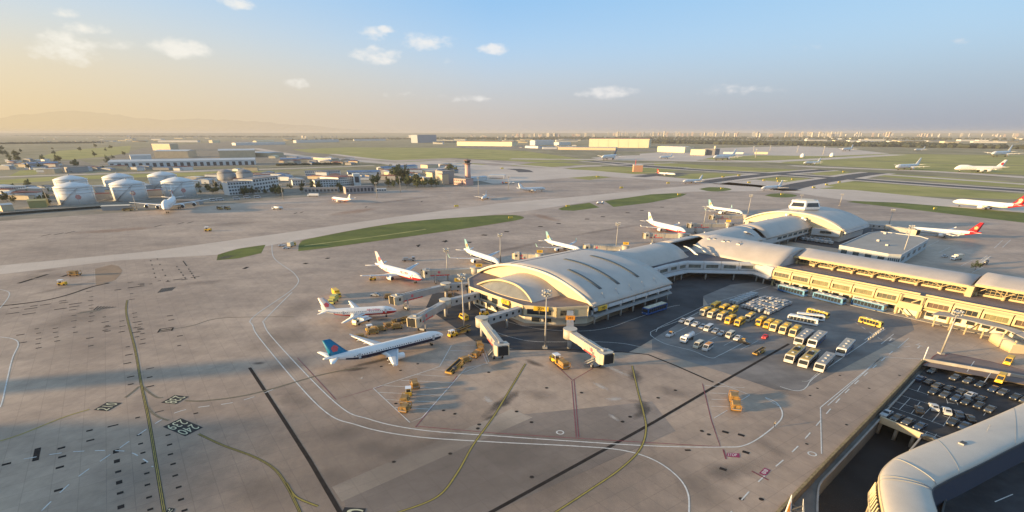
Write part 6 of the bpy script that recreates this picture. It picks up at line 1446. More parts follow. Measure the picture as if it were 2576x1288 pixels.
# worker
def person(label, p, rz, h=1.75):
    t = thing("person", label, "person", (p.x,p.y,.06), rz)
    me = bpy.data.meshes.new("body"); V_ = [(0,0,.95),(0,0,1.15),(0,0,1.38),(0,0,1.5),(0,.01,1.66),(.19,0,1.4),(.25,.02,1.12),(.27,.09,.88),(-.19,0,1.4),(-.25,.02,1.12),(-.27,.07,.88),(.1,0,.9),(.11,.08,.5),(.11,.0,.08),(.11,.14,.04),(-.1,0,.9),(-.11,-.06,.5),(-.11,-.16,.1),(-.11,-.04,.04)]
    E_ = [(0,1),(1,2),(2,3),(3,4),(2,5),(5,6),(6,7),(2,8),(8,9),(9,10),(0,11),(11,12),(12,13),(13,14),(0,15),(15,16),(16,17),(17,18)]
    rr = [.15,.14,.16,.06,.11,.07,.055,.045,.07,.055,.045,.1,.075,.05,.045,.1,.075,.05,.045]
    me.from_pydata(V_, E_, []); o = bpy.data.objects.new("body", me); COL.objects.link(o); o.parent = t
    sk = o.modifiers.new("skin", 'SKIN'); o.modifiers.new("sub", 'SUBSURF').levels = 1
    for v, r in zip(me.skin_vertices[0].data, rr): v.radius = (r, r)
    me.skin_vertices[0].data[0].use_root = True; me.materials.append(mat("work clothes", (.05,.05,.07), .8))
    MB().lathe([(.16,1.1),(.2,1.2),(.21,1.4),(.12,1.46)], 10).build("safety_vest", mat("safety vest", (.6,.5,.35), .6), t)
    mb = MB(); mb.smooth = True; mb.lathe([(.118,1.7),(.115,1.75),(.06,1.8),(.01,1.81)], 10); mb.build("cap", mat("cap", (.45,.43,.4), .7), t); return t
person("worker in a pale vest walking on the curved white line at the right", G(1947,1075), .4)
# ---------------------------------------------------------------- sunken road, car deck and the curved roof building at the lower right
ROADZ, DZ = -7.0, -1.6
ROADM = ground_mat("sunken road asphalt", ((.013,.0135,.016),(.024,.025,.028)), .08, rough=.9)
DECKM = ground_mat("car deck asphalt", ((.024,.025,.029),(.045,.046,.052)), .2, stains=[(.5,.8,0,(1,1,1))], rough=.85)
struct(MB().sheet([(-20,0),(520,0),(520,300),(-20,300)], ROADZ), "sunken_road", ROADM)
rw = thing("retaining_wall", "long weathered retaining wall dropping from the apron edge to the sunken road", "wall", HOLE[2])
mb = MB(); WALLM = mat("stained retaining wall", (.15,.12,.085), .9, var=.35, scale=.5)
hp = [HOLE[i] for i in (7,0,1,2,3,4,5)]
for a, b in zip(hp, hp[1:]): mb.bar(a + Vector((.1,-.1,-3.6)), b + Vector((.1,-.1,-3.6)), .5, 7.3)
mb.build("wall_face", WALLM, rw, HOLE[2])
mb = MB()
for a, b in zip(hp[1:], hp[2:]): mb.bar(a + Vector((0,0,.25)), b + Vector((0,0,.25)), .6, .5)
mb.build("kerb_coping", mat("dry mossy coping", (.27,.21,.11), .95, var=.4, scale=1.2), rw, HOLE[2])
mb = MB(); mb.bar(HOLE[0] + Vector((0,0,.5)), HOLE[7] + Vector((0,0,.5)), .5, 1.0); mb.build("parapet", CONC, rw, HOLE[2])
# paved strip beside the wall
def q1z(pts, z): return [G(*q1(*p), z) for p in pts]
STR = q1z([(1060,180),(985,262),(840,425),(700,578),(560,700),(420,835),(330,960),(285,1080),(265,1200),(262,1330),(250,1500)], DZ - .4)
edge = [HOLE[0], HOLE[1], HOLE[2], HOLE[3], HOLE[4], HOLE[5]]
def foot(p):
    best = None
    for u, v in zip(edge, edge[1:]):
        d = v-u; t_ = max(0, min(1, (p-u).dot(d)/d.dot(d))); q = u + d*t_
        if best is None or (q-p).length < (best-p).length: best = q
    return Vector((best.x, best.y, 0))
ED = (HOLE[4]-HOLE[0]).normalized(); EN = Vector((-ED.y, ED.x, 0)); EN = EN if EN.dot(Vector((1,-1,0))) > 0 else -EN
FT = []
for i_, p in enumerate(STR):
    q = foot(Vector((p.x,p.y,0))); off = (Vector((p.x,p.y,0))-q).dot(EN)
    if off < 1.6: p2 = q + EN*1.6; STR[i_] = Vector((p2.x,p2.y,DZ-.4))
    FT.append(q)
mb = MB()
for i_ in range(len(STR)-1):
    p, q, e, f_ = STR[i_], STR[i_+1], FT[i_+1], FT[i_]
    if (e-f_).length < .05: continue
    mb.add([(p.x,p.y,DZ-.4),(q.x,q.y,DZ-.4),(e.x,e.y,DZ-.4),(f_.x,f_.y,DZ-.4),(p.x,p.y,ROADZ+.1),(q.x,q.y,ROADZ+.1)], [(0,3,2,1),(0,1,5,4)])
struct(mb, "paved_strip", ground_mat("strip paving", ((.12,.115,.105),(.19,.18,.165)), .1))
kb = thing("road_kerb", "pale curved kerb beside the dark sunken road, sweeping round to the bottom edge", "kerb", STR[5]); sp = smooth_path([p for p in STR[3:]], 6)
mb = MB()
for a, b in zip(sp, sp[1:]): mb.bar(a + Vector((0,0,.15)), b + Vector((0,0,.15)), .4, .35)
mb.build("kerb_stone", CONC, kb, STR[5])
# car deck
_sd = lambda v: Vector((v.x, v.y, DZ))
DK = [_sd(STR[0]), _sd(STR[1]), _sd(STR[3])] + q1z([(1062,712),(960,835),(1100,1000),(2100,1000),(2200,420)], DZ)
deck = thing("car_deck", "dark rooftop car deck with bay lines beside the sunken road", "parking deck", (DK[2].x, DK[2].y, DZ)); DL = deck.location.copy()
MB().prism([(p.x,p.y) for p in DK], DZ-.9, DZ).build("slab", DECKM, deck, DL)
mb = MB(); mb.bar(DK[2] + Vector((0,0,-.3)), DK[3] + Vector((0,0,-.3)), .5, 1.9); mb.build("front_parapet", mat("pale sandy parapet", (.50,.42,.29), .7, var=.15, scale=.4), deck, DL)
MB().bar(DK[3] + Vector((0,0,.1)), DK[4] + Vector((0,0,.1)), .4, 1.0).build("side_parapet", CONC, deck, DL)
MB().bar(DK[1] + Vector((0,0,.2)), DK[2] + Vector((0,0,.2)), .35, .9).build("side_parapet", CONC, deck, DL)
for u in (.1,.5,.9): p = DK[2].lerp(DK[3], u); MB().cyl((p.x+1,p.y+2,ROADZ),(p.x+1,p.y+2,DZ-.9),.5,n=10).build("column", CONC, deck, DL)
mb = MB()
def dl(a, b): p, q = q1z([a, b], DZ); mb.ribbon([p, q], .13, DZ+.02)
for a, b in (((940,350),(1110,405)),((985,312),(940,355)),((1045,335),(1020,378)),((1130,350),(1095,405)),((890,405),(1260,520)),((805,488),(1230,640)),((890,405),(805,488)),((965,430),(885,515)),((1040,458),(975,545)),((1120,500),(1045,578)),((1195,530),(1130,608)),((1270,560),(1215,640)),((850,452),(1000,500)),((1062,672),(1300,760)),((1095,680),(1062,715)),((1165,700),(1140,735)),((1560,500),(1520,560)),((1210,560),(1420,630)),((1300,470),(1240,460)),((1230,400),(1250,470)),((1310,430),(1325,480))): dl(a, b)
mb.build("bay_lines", WHITEL, deck, DL)
def roww(pts, pr_, word, grp, flip=0):
    a0 = ang(q1, pts[0], pts[-1]) + math.pi/2
    for i, (x, y) in enumerate(pts):
        pt = pr_[i % len(pr_)]; p = G(*q1(x, y), DZ); lab = f"{ORD[i]} car from the left in the {word} row of the dark car deck"
        place(pt, p, a0 + math.pi + flip + PHY.uniform(-.04,.04), lab, grp, z=.02)
g3 = "cars parked on the dark deck"
AR = ang(q1, (1000,290), (1800,480))
roww([(1130,235),(1300,285),(1400,308),(1492,338),(1590,372),(1660,395),(1755,432),(1830,455)], [ck,cg,cg,ck,cb,cg,ck,cg], "rearmost", g3)
roww([(1040,293),(1105,318),(1172,345),(1258,367),(1350,392),(1418,415),(1495,445)], [cb,ck,cg,ck,cg,cw,ck], "second", g3, math.pi)
roww([(1140,390),(1222,415),(1310,442),(1385,468),(1478,495),(1562,525)], [ck,cg,cb,ck,ck,cg], "third", g3)
roww([(1028,528),(1140,508),(1236,537),(1325,562),(1412,595)], [ck,cw,cw,cb,ck], "fourth", g3, math.pi)
roww([(1282,622),(1370,652)], [ck,cb], "fifth", g3)
roww([(782,558),(862,590),(945,620),(1035,655)], [cs,ck,cg,cb], "front", g3)
place(ck, G(*q1(1115,752), DZ), AR, "dark car half hidden under the edge of the curved roof", None, z=.02)
# light pole at the corner of the deck
cp_ = thing("marker_pole", "white pole standing at the corner where the apron wall meets the deck", "pole", HOLE[0]); MB().cyl((0,0,0),(0,0,5.2),.16,n=8).build("pole", WHITE, cp_); MB().box((0,0,.2),(.8,.8,.4)).build("base", CONC, cp_)
# curved roof building: tube of pale sheet metal bending round a corner
cz = 8.5
outer = [(2250,250),(1825,470),(1400,655),(1100,772),(920,850),(845,890),(780,945),(742,1000),(735,1060),(742,1140),(770,1288),(800,1420)]
inner = [(2250,560),(1825,760),(1500,925),(1300,1020),(1190,1078),(1165,1092),(1145,1105),(1132,1122),(1128,1145),(1135,1190),(1165,1288),(1200,1420)]
Po = [G(*q1(*p), cz) for p in outer]; Pi = [G(*q1(*p), cz) for p in inner]
Po = smooth_path(Po, 5); Pi = smooth_path(Pi, 5)
cr = thing("curved_roof_building", "foreground building with a pale rounded metal roof bending round a corner at the lower right", "building", (Po[20].x, Po[20].y, ROADZ)); CL2 = cr.location.copy()
ROOF2 = mat("brushed pale sheet roof", (.50,.45,.385), .42, var=.08, scale=.15)
mb = MB(); mb.smooth = True; rings = []
for a, b in zip(Po, Pi):
    w = (b-a); ring = []
    for j in range(17):
        th = math.pi*j/16; s_ = .5 - .5*math.cos(th); ring.append(a + w*s_ + Vector((0,0,1.35*math.sin(th)**.75 - .0)))
    rings.append(ring)
mb.loft(rings, closed=False); rt = mb.build("roof", ROOF2, cr, CL2)
mb = MB()
for a, b in zip(Po, Po[1:]): mb.bar(a + Vector((0,0,-.15)), b + Vector((0,0,-.15)), .35, .5)
mb.build("outer_gutter", WARMW, rt, CL2); mb = MB()
for a, b in zip(Pi, Pi[1:]): mb.bar(a + Vector((0,0,-.2)), b + Vector((0,0,-.2)), .4, .6)
mb.build("inner_gutter", DARKM, rt, CL2)
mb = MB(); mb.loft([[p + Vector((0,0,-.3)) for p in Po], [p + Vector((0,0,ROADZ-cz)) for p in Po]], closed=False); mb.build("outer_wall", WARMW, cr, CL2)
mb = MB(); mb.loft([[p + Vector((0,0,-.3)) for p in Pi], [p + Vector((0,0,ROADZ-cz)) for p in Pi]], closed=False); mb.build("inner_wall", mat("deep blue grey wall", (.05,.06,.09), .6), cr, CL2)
for k in (26, 38, 40):      # raised standing seams across the roof
    if k < len(rings):
        dd = (Po[min(k+1,len(Po)-1)]-Po[k-1]).normalized()*.09
        mb = MB(); mb.smooth = True; mb.loft([[p-dd, p-dd+Vector((0,0,.14)), p+dd+Vector((0,0,.14)), p+dd] for p in rings[k]]); mb.build("seam", GREYM, rt, CL2)
for k in (6, 14):
    dd = (Po[k+1]-Po[k-1]).normalized()*.05
    mb = MB(); mb.smooth = True; mb.loft([[p-dd, p-dd+Vector((0,0,.05)), p+dd+Vector((0,0,.05)), p+dd] for p in rings[k]]); mb.build("seam", GREYM, rt, CL2)
c = G(*q1(1362,772), cz+1.35); mb = MB(); mb.box((c.x,c.y,c.z+.12),(1.5,1.1,.3),.45); mb.slot(1).box((c.x,c.y,c.z+.3),(1.3,.9,.08),.45); mb.build("roof_hatch", [GREYM, DARKM], rt, CL2)
c = G(*q1(1540,690), cz+.9); mb = MB(); mb.bar(c, c+Vector((0,0,2.2)), .07); mb.bar(c+Vector((-.4,0,1.6)), c+Vector((.4,0,1.6)), .05); mb.build("antenna", GREYM, rt, CL2)
# glazed lower flank
fo = [p for p in Po if G(2200,1180,cz).y > p.y][:16]
mb = MB()
for k in range(len(Po)-1):
    if Po[k].y < G(*q1(738,1030), cz).y:
        a, b = Po[k], Po[k+1]; o_ = Vector((-.4, 0, 0)); f_ = MB(); f_.loft([[a+o_+Vector((0,0,-1.0)), b+o_+Vector((0,0,-1.0))], [a+o_*2.2+Vector((0,0,-3.4)), b+o_*2.2+Vector((0,0,-3.4))]], closed=False); f_.build("flank_window", GLASS, cr, CL2)
        f_ = MB(); f_.bar(a+o_*2.3+Vector((0,0,-3.5)), b+o_*2.3+Vector((0,0,-3.5)), .4, .5); f_.bar(a+o_+Vector((0,0,-1)), a+o_*2.2+Vector((0,0,-3.4)), .22); f_.build("flank_frame", WARMW, cr, CL2)
# raised ring road inside the bend
RZ = 1.5
rr = q1z([(2300,800),(1825,905),(1650,945),(1500,980),(1385,1035),(1300,1110),(1240,1190),(1215,1250),(1200,1330),(1190,1500),(2600,1500)], RZ)
rr_s = smooth_path(rr[:10], 5)
struct(MB().prism([(p.x,p.y) for p in rr_s] + [(rr[10].x, rr[10].y)], RZ-.9, RZ), "ring_road", DECKM)
mb = MB()
for a, b in zip(rr_s, rr_s[1:]): mb.bar(a + Vector((0,0,.3)), b + Vector((0,0,.3)), .35, .8)
pk = thing("road_parapet", "dark curved parapet of the raised road inside the bend of the rounded roof", "parapet", rr[5]); mb.build("parapet", mat("dark parapet", (.10,.095,.09), .8, var=.2), pk, rr[5])
m_ = MB(); m_.ribbon(q1z([(1605,1212),(1740,1155)], RZ), .2, RZ+.03); m_.ribbon(q1z([(1850,1100),(1960,1050)], RZ), .2, RZ+.03); struct(m_, "road_dash", WHITEL)
# pointed white canopy tips with a truss, at the bottom edge
ct = thing("pointed_canopy", "two white pointed fins joined by a dark truss at the bottom edge", "canopy", G(2002,1330)); T0 = ct.location.copy()
a0 = G(*q1(72,1160), 9.0); a1 = G(*q1(20,1300), 4.0); a2 = G(*q1(66,1300), 4.0); b0 = G(*q1(160,1190), 9.0); b1 = G(*q1(150,1300), 4.0); b2 = G(*q1(166,1300), 4.0)
def fin_(p, q, r, nm, m):
    n_ = (q-p).cross(r-p).normalized()*.12; MB().add([p-n_,q-n_,r-n_,p+n_,q+n_,r+n_], [(0,1,2),(5,4,3),(0,3,4,1),(1,4,5,2),(2,5,3,0)]).build(nm, m, ct, T0)
fin_(a0, a1, a2, "fin", WHITE); fin_(b0, b1, b2, "fin", WHITE)
ins = a0*.2 + a1*.4 + a2*.4; fin_(ins + (a0-ins)*.5 + Vector((-.1,-.1,.15)), ins + (a1-ins)*.5 + Vector((-.1,-.1,.15)), ins + (a2-ins)*.5 + Vector((-.1,-.1,.15)), "orange_panel", ORANGE)
mb = MB()
for u, v in ((.45,.8),(.8,.45),(.8,.99),(.99,.8),(.8,.8),(.99,.99)): mb.bar(a0.lerp(a2,u), b0.lerp(b1,v), .16)
mb.build("truss", DARKM, ct, T0)
mb = MB(); m0 = (a2+b1)/2; mb.cyl((a1.x,a1.y,ROADZ),(a1.x,a1.y,4.2),.3,n=8); mb.cyl((b1.x,b1.y,ROADZ),(b1.x,b1.y,4.2),.3,n=8); mb.build("mast", WHITE, ct, T0)
# reddish kerbed paving before the deck
RDP = ground_mat("reddish paving", ((.15,.115,.105),(.205,.16,.15)), .15)
patch("paving", q1, [(1063,182),(1110,155),(1150,110),(1180,85),(1260,92),(1300,95),(1560,150),(1830,225),(1950,260),(1950,340),(1825,325)], RDP, .03)
line("kerb_line", q1, [(1063,178),(1108,152),(1140,115),(1165,100),(1225,112),(1262,92),(1560,150),(1850,225)], .35, mat("red kerb paint", (.20,.06,.05), .8, var=.3), .05, sm=False)
line("bay_line", q1, [(1590,215),(1525,310)], .2, WHITEL, .05, sm=False); line("bay_line", q1, [(1450,150),(1395,230)], .2, WHITEL, .05, sm=False)
# ---------------------------------------------------------------- background buildings
BG = random.Random(21)
OFFW = mat("office white render", (.62,.62,.61), .7, var=.06, scale=.1); ROOFG = mat("grey roof felt", (.23,.22,.22), .9, var=.2, scale=.1); SAND = mat("sandy block wall", (.52,.43,.30), .7, var=.1, scale=.1)
ROOFB = mat("blue sheet roof", (.10,.17,.30), .5, var=.15, scale=.05); ROOFW = mat("pale sheet roof", (.47,.49,.50), .5, var=.12, scale=.03); ROOFR = mat("dull red roof", (.22,.085,.075), .8, var=.2, scale=.1); WINM = mat("far window", (.05,.06,.075), .3); BLKW = mat("grey block wall", (.33,.32,.31), .8, var=.1, scale=.05); HGC = mat("hangar cream", (.68,.60,.42), .6, var=.05, scale=.02)
def building(label, f, pts, top=None, h=None, wallm=OFFW, roofm=ROOFG, name="building", cat="building", floors=0, nwin=0, parapet=True, group=None, depth=None, z0=0, sides=(0,)):
    """pts: picture points along the visible foot (left to right); depth metres behind"""
    P = Z(f, pts)
    if h is None: h = zat(P[0], f(0, top)[1])
    d = P[-1]-P[0]; b = Vector((-d.y, d.x, 0)).normalized()
    if b.y < 0: b = -b
    if len(P) == 2: P = P + [P[1] + b*(depth or 12), P[0] + b*(depth or 12)]
    t = thing(name, label, cat, P[0], 0, group)
    w = MB().prism([(p.x,p.y) for p in P], 0, h).build("wall", wallm, t, P[0])
    cen_ = sum(P, Vector())/len(P)
    MB().prism([((cen_+(p-cen_)*1.012).x, (cen_+(p-cen_)*1.012).y) for p in P], h, h+.7 if parapet else h+.3).build("roof", roofm, t, P[0])
    if floors and nwin:
        for si in sides:
            a, c = P[si], P[(si+1) % len(P)]; dd = (c-a); L = dd.length; dd.normalize(); o = Vector((dd.y,-dd.x,0))
            if o.dot((a+c)/2-cen_) < 0: o = -o
            nw = nwin if si == 0 else max(2, int(nwin*L/(P[1]-P[0]).length)); ww = L/nw*.58; hh = h/floors*.52; rz = math.atan2(dd.y, dd.x)
            src = None
            for fl in range(floors):
                for i in range(nw):
                    p = a + dd*(L*(i+.5)/nw) + o*.08 - P[0]; z = h*(fl+.55)/floors
                    if src is None: src = MB().box((0,0,0),(ww,.2,hh)).build("window", WINM, w)
                    else:
                        n_ = src.copy(); COL.objects.link(n_); n_.parent = w; src2 = n_
                    q = src if fl == 0 and i == 0 else src2
                    q.location = (p.x,p.y,z); q.rotation_euler = (0,0,rz)
    return t
def shed(label, f, pts, top, depth, wallm=OFFW, roofm=ROOFW, name="warehouse", doors=0, ridge=.12, group=None, h=None):
    P = Z(f, pts)
    if h is None: h = max(3, zat(P[0], f(0, top)[1]))
    d = (P[1]-P[0]); L = d.length; d.normalize(); b = Vector((-d.y, d.x, 0))
    if b.y < 0: b = -b
    t = thing(name, label, "warehouse" if name == "warehouse" else name.replace("_", " "), P[0], 0, group); mb = MB()
    Q = [P[0], P[1], P[1]+b*depth, P[0]+b*depth]
    w = MB().prism([(p.x,p.y) for p in Q], 0, h).build("wall", wallm, t, P[0])
    up = Vector((0,0,1)); rr_ = h + depth*ridge
    e = .6; A, B, C, D = Q[0]-d*e-b*e+up*h, Q[1]+d*e-b*e+up*h, Q[2]+d*e+b*e+up*h, Q[3]-d*e+b*e+up*h; E1, E2 = (A+D)/2+up*(depth*ridge), (B+C)/2+up*(depth*ridge)
    mb.add([A,B,C,D,E1,E2], [(0,1,5,4),(4,5,2,3),(0,4,3),(1,2,5),(0,3,2,1)]); mb.build("roof", roofm, t, P[0])
    for i in range(doors):
        if name == "hangar":
            p = P[0] + d*(L*(i+.5)/doors) - b*.5; MB().box((p.x,p.y,h*.46),(L/doors*.94,.8,h*.92),math.atan2(d.y,d.x)).build("door", HGC, w, P[0]); continue
        p = P[0] + d*(L*(i+.5)/doors) - b*.12; MB().box((p.x,p.y,h*.36),(L/doors*.5,.2,h*.7),math.atan2(d.y,d.x)).build("door", WINM, w, P[0])
    return t
# tank yard neighbours and the white offices
building("white office block with rows of square windows, left of the two, behind parked vans", r2, [(310,680),(560,660)], 550, None, OFFW, ROOFG, floors=4, nwin=9, depth=16)
building("taller white office wing joined beside the square windowed block", r2, [(565,662),(815,620)], 520, None, OFFW, ROOFG, floors=4, nwin=9, depth=20)
building("white office with dark entrance bays and red roof, right of the pair", r2, [(1175,600),(1410,590)], 530, None, OFFW, ROOFG, floors=3, nwin=9, depth=22)
building("white office wing with four storeys and a dull red roof", r2, [(1412,590),(1560,575)], 500, None, OFFW, ROOFR, floors=4, nwin=8, depth=40)
building("white stair tower with a tall dark glass slot at the office's right end", r2, [(1562,582),(1632,580)], 468, None, OFFW, OFFW, floors=1, nwin=1, depth=18)
building("low white hall with two storeys in front of the grass strips", r2, [(1070,480),(1420,475)], 435, None, OFFW, ROOFG, floors=2, nwin=18, depth=14)
building("small white annex on the office group's left", r2, [(150,585),(275,600)], 545, None, OFFW, ROOFG, floors=2, nwin=6, depth=20)
for i, (x, s_) in enumerate(((170,-1),(365,1))):
    b = G(*r2(x, 570)); t = thing("silo", ["grey round silo, left of two behind the white annex","grey round silo, right of two behind the white annex"][i], "silo", (b.x,b.y+35,0)); mb = MB(); mb.smooth = True; mb.lathe([(12,0),(12,14)], 24); mb.build("shell", BLKW, t); mb = MB(); mb.smooth = True; mb.lathe([(12,14),(9,17),(4,18.6),(.3,19)], 24); mb.build("dome", mat("grey dome", (.22,.22,.23), .7), t)
building("low grey and white terrace building between the offices", r2, [(945,580),(1075,575)], 530, None, OFFW, ROOFG, floors=2, nwin=5, depth=18)
building("long low pale roofed building behind the offices", r2, [(700,520),(945,508)], 490, None, OFFW, ROOFW, depth=16)
building("red roofed low building behind the left offices", r2, [(550,510),(900,490)], 478, None, OFFW, ROOFR, depth=14)
building("long low grey garage with shuttered fronts along the apron edge", r2, [(1060,655),(1400,650)], 610, None, BLKW, ROOFG, floors=1, nwin=9, depth=10)
building("low grey station with pink doors at the apron edge", r2, [(1480,665),(1765,650)], 600, None, mat("pinkish grey wall", (.36,.31,.30), .8), ROOFG, floors=1, nwin=8, depth=12)
building("white cabin with dark door beside the grey station", r2, [(1785,640),(1885,638)], 615, None, OFFW, OFFW, floors=1, nwin=4, depth=6)
building("sandy windowless block left of the pink control tower", r2, [(2262,515),(2350,530)], 440, None, SAND, ROOFG, depth=30)
building("large grey windowless block next to the pink control tower", r2, [(2455,565),(2570,560)], 440, None, BLKW, ROOFG, depth=32)
building("slim sandy block in front of the grey windowless block", r2, [(2405,565),(2450,570)], 465, None, SAND, ROOFG, depth=12)
building("pale box building with sandy end on the grass behind the blocks", r2, [(2230,400),(2300,405)], 370, None, SAND, ROOFG, depth=30)
building("low sandy building half hidden by dark trees", r2, [(2090,510),(2260,535)], 480, None, SAND, ROOFW, depth=12)
shed("long low building with pale roof beside the dark trees", r2, [(1840,465),(2060,495)], 440, 14, SAND, ROOFW)
shed("long low hall with blue roof behind the offices", r2, [(1500,470),(1820,462)], 445, 20, OFFW, ROOFB, doors=8)
shed("blue roofed shed running right behind the sandy blocks", r2, [(1850,440),(2200,415)], 402, 18, OFFW, ROOFB)
# control tower
ctb = G(*r3(418,560)); th_ = zat(ctb, r3(0,310)[1])
tw = thing("control_tower", "slim pink control tower with flared dark cab on top", "control tower", ctb); PNK = mat("pink concrete", (.56,.36,.32), .7, var=.08, scale=.2)
mb = MB(); mb.smooth = True; mb.lathe([(4.6,0),(4.0,th_*.80)], 16); mb.build("shaft", PNK, tw)
mb = MB(); mb.lathe([(4.1,th_*.78),(6.6,th_*.81),(6.6,th_*.825),(3.6,th_*.83)], 16); mb.build("gallery", mat("tower gallery", (.30,.20,.18), .7), tw)
mb = MB(); mb.lathe([(3.4,th_*.825),(5.0,th_*.93)], 8); cbw = mb.build("glass_cab", GLASS, tw); mb = MB(); mb.lathe([(5.6,th_*.93),(5.6,th_*.955),(1.,th_*.98)], 8); mb.build("cab_roof", mat("tower roof", (.22,.13,.12), .7), tw)
MB().cyl((0,0,th_*.98),(0,0,th_*1.06),.25,n=6).build("antenna", DARKM, tw)
building("pink flat roofed block at the control tower's foot", r3, [(275,570),(395,580)], 510, None, PNK, ROOFG, floors=2, nwin=6, depth=16)
def shelter(label, f, a, b, top, depth):
    P = Z(f, (a, b)); h = zat(P[0], f(0, top)[1]); d = (P[1]-P[0]).normalized(); n_ = Vector((-d.y,d.x,0)); n_ = n_ if n_.y > 0 else -n_
    t = thing("shelter", label, "shelter", P[0]); MB().prism([(p.x,p.y) for p in (P[0],P[1],P[1]+n_*depth,P[0]+n_*depth)], h-.5, h).build("roof", ROOFW, t, P[0])
    for p in (P[0]+d, P[1]-d, P[1]-d+n_*(depth-1), P[0]+d+n_*(depth-1)): MB().bar(p, p+Vector((0,0,h-.5)), .5).build("post", OFFW, t, P[0])
shelter("open pale shelter on posts right of the control tower", r3, (615,510), (780,512), 475, 22)
shed("low pale shed right of the control tower", r3, [(440,540),(610,525)], 505, 12, OFFW, ROOFW)
# cargo area left of centre
shed("very long warehouse with dark dock doors and pale blue roof", r1, [(1100,470),(2576,440)], 415, 60, OFFW, ROOFW, doors=22, ridge=.06)
shed("second long warehouse behind, its roof stretching right", r1, [(1560,372),(1900,370)], 305, 70, SAND, ROOFW, ridge=.05)
shed("pale roofed warehouse with bright sandy gable, right of the second", r1, [(2210,372),(2576,366)], 300, 80, SAND, ROOFW, ridge=.05)
shed("warehouse with bright gable farther right in the cargo area", r2, [(200,275),(700,290)], 240, 60, SAND, ROOFW, ridge=.05)
for i, (f, a, b, top, dp, w_, r_, lb) in enumerate([
 (r1,(1320,395),(1530,390),350,30,OFFW,ROOFW,"small pale shed left of the warehouses"),
 (r1,(1540,295),(1720,298),232,40,SAND,ROOFW,"sandy stepped block beyond the warehouses"),
 (r1,(2140,222),(2220,220),196,30,HGC,HGC,"pair of bright cream cubes on the far grass"),
 (r1,(1590,215),(1990,215),195,40,OFFW,ROOFG,"low flat building on the far plain, left of the cream cubes"),
 (r1,(290,470),(600,460),430,30,BLKW,ROOFB,"blue roofed sheds in the scrub left of the tanks"),
 (r1,(450,530),(540,520),485,18,SAND,ROOFW,"small pale house in the scrub above the leftmost tank"),
 (r1,(690,520),(900,510),470,16,BLKW,ROOFG,"grey low building above the leftmost tank"),
 (r1,(0,730),(270,720),670,14,OFFW,ROOFW,"pale two storey block at the far left edge by the tanks"),
 (r1,(0,790),(160,780),750,10,SAND,ROOFW,"low sandy roofed shed at the left edge"),
 (r1,(215,785),(340,775),745,12,SAND,ROOFW,"small sandy shed left of the leftmost tank"),
 (r1,(300,880),(480,870),810,16,mat("yellow green tarp wall", (.34,.30,.12), .8),mat("yellow green tarp roof", (.36,.32,.14), .8),"yellowish sheeted shed beside the leftmost tank"),
 (r1,(30,915),(150,905),850,14,SAND,ROOFW,"pale shed with sloping roof behind the dark wall"),
 (r1,(1030,905),(1310,895),860,8,BLKW,CREAM,"cream flat roofed shed before the middle tank"),
 (r1,(1770,850),(2010,845),805,12,BLKW,ROOFG,"grey shed behind the huge airliner"),
 (r1,(1950,600),(2080,600),575,10,OFFW,ROOFW,"low white building right of the rear tanks"),
 (r1,(940,800),(1120,790),740,8,BLKW,ROOFR,"low pinkish pump house between the left and middle tanks"),
 (r1,(1480,760),(1640,750),705,8,BLKW,ROOFR,"low pinkish pump house between the middle and right tanks"),
 (r1,(950,690),(1100,685),655,8,OFFW,ROOFW,"white pipe shed between the left tanks"),
 (r1,(1400,720),(1560,700),660,6,BLKW,ROOFW,"long thin pipe shed behind the middle tank"),
 (r2,(820,340),(1130,335),315,40,BLKW,ROOFB,"blue roofed sheds at the end of the cargo area"),
 (r2,(1150,320),(1330,330),300,25,SAND,ROOFW,"sandy little terminal at the tip of the cargo area"),
 (r2,(700,305),(740,300),285,20,HGC,HGC,"bright cream shed at the long warehouse's far corner"),
 (r2,(370,175),(870,165),150,40,OFFW,ROOFW,"long white hangar row on the far plain"),
 (r2,(580,155),(760,150),130,30,HGC,HGC,"bright sunlit shed in front of the long white row"),
 (r2,(980,150),(1410,140),125,30,OFFW,ROOFW,"long low white sheds on the far plain"),
 (r2,(1560,130),(1880,128),115,30,OFFW,ROOFB,"low blue white sheds left of the far glass block"),
 (r2,(2200,150),(2390,145),70,60,mat("blue grey glass block", (.22,.28,.36), .4),ROOFB,"big blue grey glazed block on the far plain"),
 (r2,(2135,110),(2200,108),72,30,OFFW,OFFW,"white framed block beside the blue grey glazed one"),
 (r3,(305,178),(858,185),135,60,HGC,ROOFR,"long cream hangar with reddish roof, left of the biggest one"),
 (r3,(1632,195),(2235,200),108,110,HGC,ROOFR,"biggest cream hangar with tall sunlit doors on the far side"),
 (r3,(990,200),(1120,205),180,30,OFFW,ROOFB,"pale shed with blue roof right of the long cream hangar"),
 (r3,(1170,212),(1310,212),192,40,OFFW,ROOFB,"blue roofed shed before the biggest hangar, leftmost"),
 (r3,(1320,218),(1900,225),192,40,SAND,ROOFB,"long blue roofed row before the biggest hangar"),
 (r3,(1090,175),(1280,170),128,40,OFFW,ROOFW,"white stepped terminal block behind the blue sheds"),
 (r3,(1330,175),(1450,172),145,40,OFFW,ROOFW,"white block just left of the biggest hangar"),
 (r4,(20,165),(210,172),128,50,HGC,ROOFW,"cream two storey fire station block right of the biggest hangar"),
 (r4,(250,188),(350,190),150,40,HGC,HGC,"cream cube with stepped roof near the far apron"),
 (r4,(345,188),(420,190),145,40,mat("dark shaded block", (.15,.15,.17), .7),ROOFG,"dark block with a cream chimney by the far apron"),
 (r4,(480,180),(620,182),165,25,OFFW,ROOFB,"low pale shed on the far apron edge"),
 (r4,(700,182),(790,183),168,15,HGC,HGC,"long bright box on two legs at the far apron")]):
